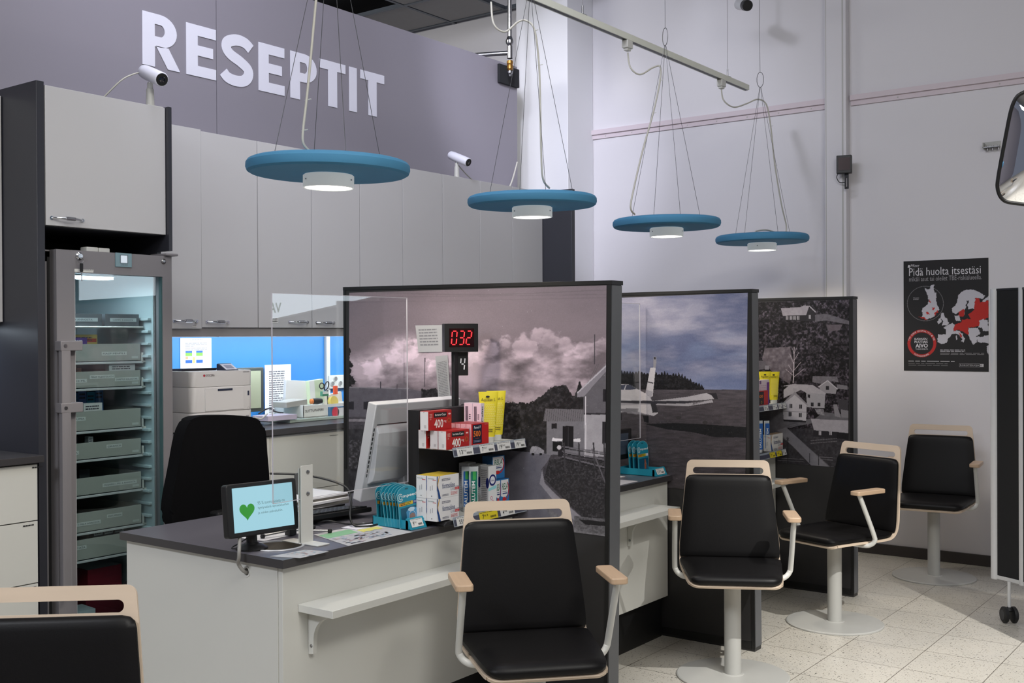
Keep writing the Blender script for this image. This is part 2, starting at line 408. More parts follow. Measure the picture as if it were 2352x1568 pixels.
def raster(name, corners, nx, ny, painter, parent, m=None, out=(0, -1, 0), off=.002, dense=1.):
    TL, TR, BR, BL = [Vector(c) for c in corners]
    s = (1-(1-np.linspace(0, 1, nx+1))**dense)[None, :, None]; t = np.linspace(0, 1, ny+1)[:, None, None]
    a = [np.array(c)[None, None, :] for c in (TL, TR, BR, BL)]
    P = (a[0]*(1-s)+a[1]*s)*(1-t)+(a[3]*(1-s)+a[2]*s)*t
    D = P-np.array((0, 0, CAMH)); z = D@np.array(Fv)
    U = 1176+FPX*(D@np.array(Rv))/z; V = 784-FPX*(D@np.array(Uv))/z
    pic = Pic(U, V); painter(pic, s[..., 0]+0*t[..., 0], t[..., 0]+0*s[..., 0])
    I = np.clip(pic.I/255., 0, 1); I = np.where(I <= .04045, I/12.92, ((I+.055)/1.055)**2.4)
    P = P+np.array(out)*off
    me = bpy.data.meshes.new(name); N = (nx+1)*(ny+1)
    idx = np.arange(N).reshape(ny+1, nx+1)
    q = np.stack([idx[1:, :-1], idx[1:, 1:], idx[:-1, 1:], idx[:-1, :-1]], -1).reshape(-1, 4)
    me.vertices.add(N); me.vertices.foreach_set('co', P.reshape(-1).astype(np.float32))
    me.loops.add(q.size); me.loops.foreach_set('vertex_index', q.reshape(-1).astype(np.int32))
    me.polygons.add(len(q)); me.polygons.foreach_set('loop_start', np.arange(0, q.size, 4, dtype=np.int32))
    me.update(calc_edges=True); me.validate()
    at_ = me.attributes.new('Col', 'FLOAT_COLOR', 'POINT')
    at_.data.foreach_set('color', np.concatenate([I.reshape(-1, 3), np.ones((N, 1))], 1).reshape(-1).astype(np.float32))
    me.materials.append(m or PHOTO)
    o = bpy.data.objects.new(name, me); COL.objects.link(o)
    if parent: setpar(o, parent)
    return o

# ================================================================== THE SETTING
YW = 7.46                      # plane of the right-hand wall
b = MB(); b.box(-9, 5, -3, YW, -.05, 0, terrazzo); struct('floor', b, 'pale speckled terrazzo tile floor')
b = MB(); b.box(-9, 5, YW, YW+.12, 0, 4.7, wall_wh); struct('wall_right', b, 'white panelled wall behind the service desks')
b = MB(); b.box(-4.95, -4.85, -3, 3.913, 0, 3.55, sign_gr); b.box(-4.95, -4.85, 3.917, 6.74, 0, 3.55, sign_gr)
b.box(-4.98, -4.952, -3, 6.74, 0, 3.54, sign_gr)
# the board faces the shop at x = -4.95+.10
sb = struct('wall_back', b, 'tall grey board wall behind the cabinets'); sb.location = (-.1, 0, 0)
b = MB(); b.box(-5.215, -4.72, 7.09, YW-.002, 0, 4.7, col_wh, .006); struct('trim_1', b, 'square white column in the corner')
b = MB(); b.box(-4.0, 5, -3, YW, 4.7, 4.8, ceil_w); struct('ceiling', b, 'high shop ceiling')
# open office ceiling behind the sign board: tile grid, some cells open
b = MB(); b.box(-9, -4.98, -3, YW, 4.42, 4.5, ceil_d)
for i in range(12):
    for j in range(14):
        x = -9.15+i*.6; y = -.35+j*.6-.06
        if x > -5.2: continue
        if (i*5+j*3) % 7 in (0, 2, 5): b.box(x+.02, x+.58, y+.02, y+.58, 4.25, 4.262, ceil_w)
for i in range(13): b.box(-9.15+i*.6-.014, -9.15+i*.6+.014, -3, YW, 4.245, 4.275, mat('ceiling_grid', (90, 96, 104), .4, .3, noise=.03))
for j in range(15): b.box(-9, -5.0, -.41+j*.6-.014, -.41+j*.6+.014, 4.243, 4.273, MATS['ceiling_grid'])
struct('trim_2', b, 'suspended tile grid of the office ceiling with open cells')
# wall strip (two pinkish ledges) and vertical post
for k, (xa, xb) in enumerate(((-4.72, -2.78), (-2.62, 2.5))):
    b = MB(); b.prism([(YW, 3.07), (YW-.012, 3.07), (YW-.014, 3.102), (YW-.030, 3.104), (YW-.030, 3.140), (YW, 3.146)], xa, xb, strip_pk, 'X')
    for i in range(1, 9):
        x = xa+(xb-xa)*(i-.5)/8; b.lathe([(.006, 0), (.004, .003)], (x, YW-.012, 3.086), gmetal, 8, (0, -1, 0))
    struct('trim_%d' % (3+k), b, 'pinkish double ledge along the white wall')
b = MB(); b.box(-2.785, -2.632, YW-.07, YW, 0, 4.7, wall_wh, .008)
b.box(-2.775, -2.771, YW-.0715, YW-.069, 0, 4.7, gmetal); b.box(-2.66, -2.652, YW-.0725, YW-.069, 0, 4.7, gmetal)
struct('trim_5', b, 'vertical white cable duct on the white wall')
b = MB(); b.box(-2.6, 2.5, YW-.014, YW, 0, .072, base_bd, .003); struct('baseboard_right', b, 'dark baseboard under the white wall')

# ================================================================== CABINETS ON THE BACK WALL
XU = -4.41                     # face of the wall cabinets
def bow_handle(x, y0, y1, z, parent):
    b = MB(); n = 10; pts = []
    for i in range(n+1):
        t = i/n; pts.append((x+.028*math.sin(pi*t)**.5, y0+(y1-y0)*t, z))
    b.tube(pts, .0048, chrome, 8)
    for y in (y0, y1): b.lathe([(.008, 0), (.008, .004)], (x, y, z), chrome, 12, (1, 0, 0))
    b.lathe([(.0085, -.02), (.0085, .02)], (x+.027, (y0+y1)/2, z), chrome, 8, (0, 1, 0))
    return b.obj('handle', parent)
seams = [3.02, 3.388, 3.743, 4.116, 4.486, 4.847, 5.216, 5.59, 5.945, 6.30]
labs = ['pale grey wall cabinet beside the tall fridge housing', 'pale grey wall cabinet above the printed list and dark tray',
        'pale grey wall cabinet directly behind the nearest round blue lamp', 'pale grey wall cabinet with the small camera standing on top',
        'narrow pale grey wall cabinet ending at the dark side panel']
k = 0; ui = 0
while k < len(seams)-1:
    y0, y2 = seams[k], seams[min(k+2, len(seams)-1)]; one = k+2 > len(seams)-1
    e = empty('wall_cabinet', (-4.65, (y0+y2)/2, 1.545), 0, labs[ui], 'cabinet', 'row of wall cabinets behind the desks')
    b = MB(); b.box(-4.93, XU-.0195, y0+.001, y2-.001, 1.545, 2.505, mat('carcass_grey', (120, 120, 122), .5, noise=.02)); b.obj('body', e)
    ys = [y0, seams[k+1]] if not one else [y0]
    for q, ya in enumerate(ys):
        yb = seams[k+1+q] if not one else y2
        dx = .006 if (k == 0 and q == 0) else 0
        b = MB(); b.box(XU-.019+dx, XU+dx, ya+.0026, yb-.0026, 1.547+(.0 if not dx else -.006), 2.507+(.006 if dx else 0), door_lam, .0015)
        d = b.obj('door', e)
        if q == 0: bow_handle(XU+dx, yb-.165, yb-.035, 1.578, d)
        else: bow_handle(XU, ya+.03, ya+.16, 1.575, d)
        if k == 2 and q == 0 or k == 0 and q == 0:
            b = MB(); b.frame((XU+dx+.0006, yb, 0), (0, 1, 0), (0, 0, 1)); b.rgb(232, 230, 226)
            if k == 2: b.rect(-.12-.17, 1.573, -.07-.17, 1.60); b.rgb(40, 40, 44).greek(-.115-.17, 1.596, -.075-.17, 2, .012)
            else: b.rect(-.06, 1.551, -.035, 1.556); b.rgb(40, 40, 44).greek(-.058, 1.556, -.037, 1, .004)
            b.obj('door_label', d)
    k += 2; ui += 1
b = MB(); b.box(-4.46, XU-.012, 3.05, 6.30, 1.502, 1.5445, mat('valance_grey', (150, 146, 146), .45, noise=.03), .001)
tag(b.obj('light_valance'), 'grey valance board running under the row of wall cabinets', 'valance')
e = empty('under_cabinet_light', (-4.50, 4.4, 1.53), 0, 'bright white strip light hidden under the wall cabinets above the blue board', 'light')
b = MB(); b.box(-4.52, -4.475, 3.2, 6.2, 1.525, 1.5435, alu); b.obj('housing', e)
b = MB(); b.box(-4.516, -4.48, 3.22, 6.18, 1.521, 1.5245, ledmat); b.obj('light_strip', e)
b = MB(); b.box(-4.94, -4.925, 3.06, 6.3, 1.046, 1.5, blue_bd); tag(b.obj('splash_board'), 'bright blue board on the wall above the back counter', 'wall board')
b = MB(); b.box(-4.924, -4.905, 4.695, 4.725, 1.046, 1.5, white_lam); tag(b.obj('cover_strip'), 'narrow white vertical strip on the blue board', 'strip')
# dark end panel at the far end of the run
b = MB(); b.box(-4.96, -4.165, 6.302, 6.34, 0, 2.51, dark_lam, .002); tag(b.obj('end_panel'), 'tall dark end panel where the cabinet row meets the column', 'panel')
# back counter
b = MB(); b.box(-4.94, -4.14, 3.06, 6.30, 1.016, 1.046, edge_lam, .002); tag(b.obj('back_counter'), 'long dark worktop under the blue board', 'worktop')
ys = [3.07, 3.60, 4.125, 4.65, 5.175, 5.70, 6.295]
plc = ['beside the fridge', 'behind the office chair', 'in view between office chair and mural', 'behind the first mural screen', 'second from the dark end panel', 'next to the dark end panel']
for i in range(6):
    e = empty('drawer_unit', (-4.5, (ys[i]+ys[i+1])/2, 0), 0, 'white base drawer unit under the back counter, '+plc[i], 'drawer unit', 'drawer units under the back counter')
    b = MB(); b.box(-4.9, -4.18, ys[i]+.001, ys[i+1]-.001, .1, 1.014, white_lam); b.box(-4.85, -4.24, ys[i]+.001, ys[i+1]-.001, 0, .1, black_pl); b.obj('body', e)
    zz = [.105, .42, .72, 1.012]
    for q in range(3):
        b = MB(); b.box(-4.179, -4.16, ys[i]+.002, ys[i+1]-.002, zz[q]+.0015, zz[q+1]-.0015, white_lam, .001)
        if q == 2: b.frame((-4.1595, ys[i], 0), (0, 1, 0), (0, 0, 1)); b.rgb(50, 50, 50).greek(.40, .985, .46, 1, .006)
        b.obj('drawer', e)

# ---- tall fridge housing
e = empty('tall_cabinet', (-4.5, 2.72, 0), 0, 'tall dark framed cabinet around the fridge with one pale lift-up door', 'cabinet')
b = MB(); b.box(-4.92, -4.15, 2.39, 2.424, 0, 2.535, dark_lam, .0015); b.obj('side_panel', e)
b = MB(); b.prism([(-4.92, 0), (-4.215, 0), (-4.215, 1.885), (-4.13, 1.885), (-4.13, 2.525), (-4.92, 2.525)], 3.000, 3.018, dark_lam, 'Y'); b.obj('side_panel', e)
b = MB(); b.box(-4.92, -4.18, 2.426, 2.998, 1.955, 2.52, dark_lam); b.box(-4.92, -4.9, 2.426, 2.998, 0, 1.955, panel_dark); b.obj('body', e)
b = MB(); b.box(-4.172, -4.15, 2.428, 2.998, 1.957, 2.522, door_lam, .0015); d = b.obj('door', e)
yh = YX(118, -4.15, 502); bow_handle(-4.15, yh, YX(189, -4.15, 506), at(150, 503, X=-4.15).z, d)
# ---- left wall cabinet, counter and drawers (at the left edge of the frame)
e = empty('wall_cabinet', (-4.65, 2.1, 1.545), 0, 'pale grey wall cabinet cut off by the left edge of the photo', 'cabinet', 'row of wall cabinets behind the desks')
b = MB(); b.box(-4.93, XU-.022, 1.75, 2.388, 1.565, 2.505, door_lam); b.obj('body', e)
b = MB(); b.box(XU-.019, XU, 1.752, 2.386, 1.567, 2.505, door_lam, .0015); b.obj('door', e)
b = MB(); b.box(-4.94, -4.10, .9, 2.386, 1.004, 1.032, edge_lam, .002); tag(b.obj('side_counter'), 'dark worktop at the left edge beside the tall cabinet', 'worktop')
e = empty('drawer_unit', (-4.5, 2.0, 0), 0, 'white three-drawer unit under the left worktop beside the fridge housing', 'drawer unit', 'drawer units under the back counter')
b = MB(); b.box(-4.9, -4.14, 1.6, 2.38, .1, 1.002, dark_lam); b.obj('body', e)
zs = [.1, .39, .655-.0, 1.0]; zs = [.12, at(50, 1345, X=-4.12).z, at(50, 1200, X=-4.12).z, 1.0]
for q in range(3):
    b = MB(); b.box(-4.139, -4.12, 1.602, 2.366, zs[q]+.002, zs[q+1]-.002, white_lam, .001)
    b.frame((-4.1195, 0, 0), (0, 1, 0), (0, 0, 1)); b.rgb(40, 40, 42)
    yq = YX((72, 50, 55)[2-q], -4.12); b.greek(yq, zs[q+1]-.012, yq+.045, 3 if q == 0 else 1, .012, seed=q+4)
    b.obj('drawer', e)
e = empty('worktop_light', (-4.6, 2.2, 1.56), 0, 'small bright light under the left wall cabinet shining on the dark side panel', 'light')
b = MB(); b.box(-4.62, -4.5, 2.05, 2.34, 1.545, 1.564, alu, .003); b.obj('housing', e)
b = MB(); b.box(-4.61, -4.51, 2.07, 2.32, 1.5425, 1.5455, ledmat); b.obj('diffuser', e)

# ---- sign lettering
def letters():
    b = MB(); X = -4.948; z0, z1 = 2.925, 3.205; H = z1-z0; w = .076
    ed = [(326.5, 412), (427, 496), (507, 581), (593, 653), (666, 727), (733, 793), (801, 819), (827, 882)]
    b.c = lin((240, 240, 250)); o = vinyl
    def R(y, a, c, d, e_): b.box(X, X+.003, y+a, y+d, z0+c, z0+e_, o)
    def strip(pa, pb):
        for i in range(len(pa)-1):
            q = [pa[i], pb[i], pb[i+1], pa[i+1]]; b.prism([(p[0], z0+p[1]) for p in q], X, X+.003, o, 'X')
    def arc(cx, cy, rx, ry, a0, a1, w, n=12):
        A = []; B_ = []
        for i in range(n+1):
            a = radians(a0+(a1-a0)*i/n); A.append((cx+rx*cos(a), cy+ry*sin(a))); B_.append((cx+(rx-w)*cos(a), cy+(ry-w)*sin(a)))
        strip(A, B_)
    for ch, (ua, ub) in zip('RESEPTIT', ed):
        y = YX(ua, X, 120); L = YX(ub, X, 200)-y
        if ch == 'I': R(y, 0, 0, L, H)
        elif ch == 'T': R(y, 0, H-.056, L, H); R(y, L/2-w/2, 0, L/2+w/2, H-.056)
        elif ch == 'E':
            R(y, 0, 0, w, H); R(y, w, 0, L, .058); R(y, w, H-.058, L, H); R(y, w, H/2-.026, L*.9, H/2+.030)
        elif ch in 'PR':
            bh = .172; R(y, 0, 0, w, H); cy = H-bh/2; cx = y+L*(.48 if ch == 'R' else .52); rx = (L*(.93 if ch == 'R' else 1)-(cx-y))
            R(y, w, H-.054, cx-y, H); R(y, w, H-bh, cx-y, H-bh+.054)
            A = []; B_ = []
            for i in range(17):
                a = radians(-90+180*i/16); A.append((cx+rx*cos(a), cy+bh/2*sin(a))); B_.append((cx+(rx-w)*cos(a), cy+(bh/2-.054)*sin(a)))
            strip(A, B_)
            if ch == 'R': b.prism([(y+L*.36, z0+H-bh+.004), (y+L*.70, z0+H-bh+.004), (y+L*1.02, z0), (y+L*.68, z0)], X, X+.003, o, 'X')
        elif ch == 'S':
            P = smoothpath([(L*.93, H*.80, 0), (L*.75, H*.895, 0), (L*.48, H*.915, 0), (L*.21, H*.83, 0), (L*.17, H*.70, 0), (L*.30, H*.59, 0), (L*.60, H*.49, 0), (L*.83, H*.37, 0), (L*.84, H*.23, 0), (L*.70, H*.12, 0), (L*.45, H*.085, 0), (L*.20, H*.12, 0), (L*.07, H*.21, 0)], 5)
            A = []; B_ = []
            for i, p in enumerate(P):
                t = (P[min(i+1, len(P)-1)]-P[max(i-1, 0)]); t.normalize(); nx, ny = -t.y, t.x
                A.append((y+p.x+nx*.033, p.y+ny*.031)); B_.append((y+p.x-nx*.033, p.y-ny*.031))
            strip(A, B_)
    return b.obj('sign_lettering')
tag(letters(), 'large white wall lettering reading RESEPTIT on the grey board', 'sign')

# ---- pipe with brass fitting, black bracket at the board end, pipe behind
e = empty('sprinkler_pipe', (-4.86, 6.52, 3.4), 0, 'vertical galvanised pipe with brass fitting above the end of the grey board', 'pipe')
b = MB(); py = YX(1171, -4.86, 100); zt = at(1171, 172, X=-4.86).z
zz = lambda v: at(1171, v, X=-4.86).z
b.tube([(-4.86, py, 4.7), (-4.86, py, zz(85))], .016, steel, 14); b.lathe([(.017, zz(105)), (.027, zz(101)), (.03, zz(97)), (.03, zz(93)), (.025, zz(90)), (.018, zz(84))], (-4.86, py, 0), steel, 8)
b.tube([(-4.86, py, zz(106)), (-4.86, py, zz(134))], .021, steel, 14); b.obj('riser', e)
b = MB(); b.lathe([(.018, zz(139)), (.024, zz(140)), (.024, zz(146)), (.021, zz(148)), (.024, zz(151)), (.024, zz(158)), (.018, zz(160)), (.021, zz(162))], (-4.86, py, 0), brass, 10); b.obj('brass_valve', e)
b = MB(); b.lathe([(.021, zz(163)), (.021, zz(168)), (.012, zz(171)), (.01, zz(175))], (-4.86, py, 0), steel, 10); b.obj('nozzle', e)
b = MB(); b.tube([(-4.87, py, zz(121)), (-5.35, py-.28, zz(127)), (-6.2, py-.75, zz(127))], .017, steel, 12); b.obj('branch_pipe', e)
b = MB(); b.box(-4.948, -4.925, 6.49, 6.738, 3.385, 3.525, ceil_d, .003); tag(b.obj('junction_box'), 'dark box fixed on the end of the grey sign board', 'box')
b = MB(); b.tube(smoothpath([(-4.86, YX(1188, -4.86, 350), 2.80), (-4.85, YX(1177, -4.85, 385), 2.66), (-4.82, YX(1165, -4.82, 410), 2.56), (-4.75, YX(1153, -4.75, 424), 2.512)]), .006, cable_w, 8); tag(b.obj('loose_cable'), 'white cable hanging beside the column down to the cabinet tops', 'cable')

# ---- security cameras
def seccam(base, d, label, s=1.0, cable=None, drop=False):
    base = Vector(base); e = empty('security_camera', base, 0, label, 'camera', 'white security cameras')
    b = MB(); up = -1 if drop else 1
    b.box(base.x-.035*s, base.x+.035*s, base.y-.035*s, base.y+.035*s, base.z, base.z+.006*s, wmetal, .002)
    b.lathe([(.017*s, 0), (.015*s, .075*s), (.0115*s, .078*s), (.0115*s, .1*s)], base, wmetal, 16); b.obj('stand', e)
    b = MB(); b.lathe([(.006*s, .1*s), (.006*s, .115*s)], base, chrome, 10); b.obj('ball_joint', e)
    d = Vector(d).normalized(); c = base+Vector((0, 0, .135*s))+d*.02*s
    b = MB(); b.lathe([(.018*s, -.085*s), (.026*s, -.075*s), (.0285*s, -.05*s), (.0285*s, .085*s), (.0255*s, .088*s)], c, vinyl, 24, d, capends=True)
    sd = Vector((0, 0, 1)).cross(d).normalized()
    o = b.obj('housing', e, smooth=50)
    b = MB(); b.lathe([(.0245*s, .0885*s), (.0245*s, .0895*s)], c, black_pl, 20, d); b.lathe([(.012*s, .09*s), (.010*s, .0905*s)], c, mat('lens_glass', (10, 12, 30), .05, noise=.01, coat=1), 16, d); b.obj('lens', e)
    if cable:
        b = MB(); b.tube(smoothpath([c-d*.08*s]+[Vector(p) for p in cable]), .0035, cable_w, 6); b.obj('camera_cable', e)
    return e
cb = at(345, 246, X=-4.2); cb.z = 2.521
seccam(cb, (.62, -.10, -.24), 'white security camera on top of the tall fridge cabinet', 1.12, [cb+Vector((-.05, -.10, .12)), cb+Vector((-.10, -.17, .03)), cb+Vector((-.13, -.20, .002))])
cb = at(1049, 405, X=-4.46); cb.z = 2.506
seccam(cb, (.62, -.02, -.26), 'small white security camera on the wall cabinets between two lamps', 1.0, [cb+Vector((0.0, .06, .06)), cb+Vector((.0, .16, .01)), cb+Vector((0, .22, .002))])
c3 = at(1712, 12, Y=6.9)
e = empty('security_camera', (c3.x, c3.y, c3.z), 0, 'dark-nosed camera hanging high at the top edge near the last lamp', 'camera', 'white security cameras')
b = MB(); d = Vector((.55, -.6, -.28)).normalized(); b.lathe([(.03, -.16), (.036, -.14), (.036, 0)], c3, alu, 24, d); b.obj('housing', e)
b = MB(); b.lathe([(.0365, 0), (.0365, .05), (.032, .055)], c3, black_pl, 24, d); b.obj('lens_hood', e)
b = MB(); b.tube([c3-d*.09+Vector((0, 0, .03)), c3-d*.09+Vector((0, 0, 4.7-c3.z+.02))], .012, wmetal, 10); b.obj('stem', e)

# ---- wall bits on the right
e = empty('indicator_box', at(1940, 380, Y=YW), 0, 'small black display box hung on the white cable duct', 'display')
b = MB(); p0, p1 = at(1925, 357, Y=YW-.11), at(1956, 400, Y=YW-.11); zc = (p0.z+p1.z)/2; xc = (p0.x+p1.x)/2
b.M = Matrix.Translation((xc, YW-.12, zc)) @ Matrix.Rotation(radians(14), 4, 'Z')
b.box(-.05, .05, -.022, .022, -.062, .062, black_pl, .005); b.obj('case', e)
b = MB(); b.M = Matrix.Translation((xc, YW-.12, zc)) @ Matrix.Rotation(radians(14), 4, 'Z'); b.box(-.036, .040, -.0235, -.0225, -.04, .045, mat('dark_red_window', (46, 18, 20), .2, noise=.03)); b.obj('window', e)
b = MB(); b.prism(rrect(xc-.002, zc-.165, xc+.026, zc-.06, .004), YW-.112, YW-.107, black_mt, 'Y', holes=[rrect(xc+.008, zc-.15, xc+.016, zc-.09, .003)]); b.box(xc-.01, xc+.02, YW-.11, YW-.07, zc-.05, zc-.02, black_mt)
b.obj('bracket', e)
b = MB(); b.tube(smoothpath([(xc-.045, YW-.11, zc-.05), (xc-.06, YW-.1, zc-.08), (xc-.04, YW-.1, zc-.115), (xc, YW-.11, zc-.12)]), .003, black_pl, 6); b.obj('wire', e)
p = at(2282, 335, Y=YW); e = empty('wall_bracket', p, 0, 'small galvanised bracket screwed to the wall left of the mirror', 'bracket')
b = MB(); b.box(p.x-.055, p.x+.045, YW-.004, YW, p.z-.008, p.z+.028, gmetal); b.box(p.x-.055, p.x+.04, YW-.05, YW-.002, p.z-.014, p.z-.009, steel); b.box(p.x-.056, p.x-.05, YW-.05, YW, p.z-.02, p.z+.02, gmetal); b.obj('plate', e)
b = MB()
for dx in (-.03, 0, .035): b.lathe([(.006, -.02), (.006, .01)], (p.x+dx, YW-.025, p.z-.01), steel, 6)
b.obj('bolts', e)

# ---- poster
def poster():
    TL, TR, BR, BL = at(2075, 601, Y=YW), at(2270, 591, Y=YW), at(2272, 853, Y=YW), at(2077, 851, Y=YW)
    x0, x1 = (TL.x+BL.x)/2, (TR.x+BR.x)/2; z1, z0 = (TL.z+TR.z)/2, (BL.z+BR.z)/2
    e = empty('wall_poster', ((x0+x1)/2, YW, z0), 0, 'black poster with a white and red map of Europe on the wall', 'poster')
    def paint(P, S, T):
        U, V = P.U, P.V; X = (U-2040)*4.75; Y = (V-570)*4.75; Q = Pic(X, Y); n = 60
        jx = (fbm(X/22, Y/22, 3, 3)-.5)*26; jy = (fbm(X/22, Y/22, 3, 9)-.5)*26; Q.U = X+jx; Q.V = Y+jy; q = Q
        q.I[:] = (24, 23, 25); w = (188, 186, 194); r = (178, 34, 26)
        q.poly([(693, 650), (735, 620), (770, 520), (800, 480), (900, 445), (960, 460), (1060, 520), (1040, 555), (985, 540), (950, 545), (960, 600), (940, 655), (880, 670), (862, 610), (890, 565), (860, 580), (840, 660), (835, 720), (800, 745), (765, 700), (730, 715), (700, 700)], w)
        q.poly([(765, 690), (838, 665), (835, 715), (822, 745), (795, 750), (775, 730)], r)
        q.poly([(955, 545), (990, 545), (1010, 590), (1100, 570), (1100, 755), (1060, 775), (1010, 780), (1000, 850), (900, 858), (870, 870), (905, 950), (840, 930), (790, 890), (720, 900), (712, 860), (735, 825), (800, 815), (810, 780), (860, 765), (900, 770), (875, 715), (935, 680), (945, 620)], r)
        q.poly([(1000, 790), (1040, 775), (1090, 790), (1100, 900), (1040, 905), (1020, 860), (990, 865)], w)
        q.poly([(1030, 570), (1100, 520), (1100, 560), (1030, 590)], w)
        q.poly([(730, 735), (780, 730), (790, 800), (735, 790)], w)
        q.poly([(600, 870), (690, 820), (735, 830), (712, 900), (790, 900), (840, 990), (825, 1030), (800, 1020), (810, 985), (760, 930), (700, 935), (660, 980), (640, 1030), (580, 1045), (540, 1020), (545, 940), (630, 940), (635, 890)], w)
        q.poly([(765, 915), (795, 930), (815, 975), (785, 960)], r)
        q.poly([(880, 870), (985, 865), (1010, 930), (960, 960), (970, 1030), (930, 1050), (895, 1000), (880, 940)], w)
        q.poly([(955, 970), (1100, 950), (1100, 1040), (980, 1025)], w); q.poly([(1075, 1070), (1100, 1050), (1100, 1160), (1085, 1130)], w)
        q.poly([(580, 710), (610, 705), (620, 750), (665, 810), (650, 840), (585, 840), (600, 800), (575, 760)], w)
        q.poly([(535, 790), (580, 765), (585, 810), (545, 825)], w); q.rect(742, 950, 756, 1000, w)
        d = np.hypot(X-408, (Y-603)/.96); q.I[(d < 199) & (d > 194)] = (112, 110, 114)
        q.poly([(390, 430), (425, 450), (460, 440), (470, 405), (505, 400), (500, 450), (520, 490), (528, 600), (560, 665), (510, 740), (410, 775), (375, 740), (372, 655), (430, 615), (440, 560), (425, 480)], w)
        for pp in ([(440, 590), (455, 545), (468, 590)], [(410, 700), (440, 690), (460, 720), (430, 725)], [(480, 645), (505, 650), (500, 672), (480, 665)], [(510, 720), (545, 665), (550, 690), (495, 750)], [(340, 752), (380, 750), (440, 775), (400, 780)]): q.poly(pp, r)
        d = np.hypot(X-370, (Y-1037)/.96); q.I[(d < 157) & (d > 125)] = (176, 34, 30)
        P.I = q.I
    raster('print', (Vector((x0, YW, z1)), Vector((x1, YW, z1)), Vector((x1, YW, z0)), Vector((x0, YW, z0))), 300, 400, paint, e, PAPER, off=.004)
    b = MB(); b.box(x0, x1, YW-.0035, YW, z0, z1, cutout); b.obj('sheet', e)
    b = MB(); b.frame((0, YW-.005, 0), (1, 0, 0), (0, 0, 1)); w = x1-x0; h = z1-z0
    X_ = lambda px: x0+w*(px-168)/930; Z_ = lambda py: z1-h*(py-125)/1215
    b.rgb(205, 203, 208); b.text(X_(232), Z_(290), 'Pidä huolta itsestäsi', .052, X_(1018)-X_(232), PAPER)
    b.rgb(150, 148, 152); b.text(X_(232), Z_(352), 'mikäli asut tai oleilet TBE-riskialueella.', .031, X_(1028)-X_(232), PAPER)
    b.rgb(205, 203, 208); b.text(X_(250), Z_(192), 'Pfizer', .018, None, PAPER, shear=.2); b.poly([(X_(215), Z_(195)), (X_(240), Z_(200)), (X_(245), Z_(170)), (X_(222), Z_(168))], PAPER)
    b.text(X_(290), Z_(1005), 'SUOJAUDU', .017, X_(436)-X_(290), PAPER, bold=.02); b.text(X_(292), Z_(1035), 'PUUTIAIS', .017, X_(440)-X_(292), PAPER, bold=.02)
    b.text(X_(302), Z_(1085), 'AIVO', .027, X_(442)-X_(302), PAPER, bold=.03); b.text(X_(302), Z_(1108), 'TULEHDUKSELTA', .009, X_(442)-X_(302), PAPER)
    for st, a0, a1, rr in (('TICK BORNE ENCEPHALITIS • TBE', 165, 15, 141), ('PUUTIAISAIVOKUUME', 235, 305, 148)):
        n = len(st)
        for i, ch in enumerate(st):
            if ch == ' ': continue
            a = radians(a0+(a1-a0)*(i+.5)/n); b.text(X_(370+rr*cos(a)), Z_(1037-rr*sin(a)*.96)-.004, ch, .010, None, PAPER, align='C', rot=(a-pi/2 if a0 < 180 else a+pi/2))
    b.text(X_(278), Z_(541), 'TBE-tapaukset', .006, None, PAPER); b.text(X_(278), Z_(556), '2018-2021', .006, None, PAPER)
    b.greek(X_(578), Z_(1106), X_(850), 2, .0085, PAPER); b.rgb(120, 118, 120).greek(X_(578), Z_(1140), X_(1050), 2, .0085, PAPER, seed=6)
    b.rgb(190, 188, 192).greek(X_(222), Z_(1230), X_(735), 1, .010, PAPER, seed=8); b.rgb(95, 94, 96).greek(X_(222), Z_(1255), X_(660), 2, .012, PAPER, seed=9)
    b.rgb(190, 188, 192); b.text(X_(795), Z_(1286), 'ROKOTESUOJA', .0125, X_(998)-X_(795), PAPER); b.rect(X_(1005), Z_(1290), X_(1045), Z_(1258), PAPER)
    for q in ((786, 1292, 1005, 1290), (786, 1258, 1005, 1256), (786, 1292, 788, 1256)): b.rect(X_(q[0]), Z_(q[1]), X_(q[2]), Z_(q[3]), PAPER)
    b.rgb(30, 30, 32).text(X_(1013), Z_(1283), 'FI', .010, None, PAPER, k=3, bold=.01)
    b.obj('text', e)
poster()

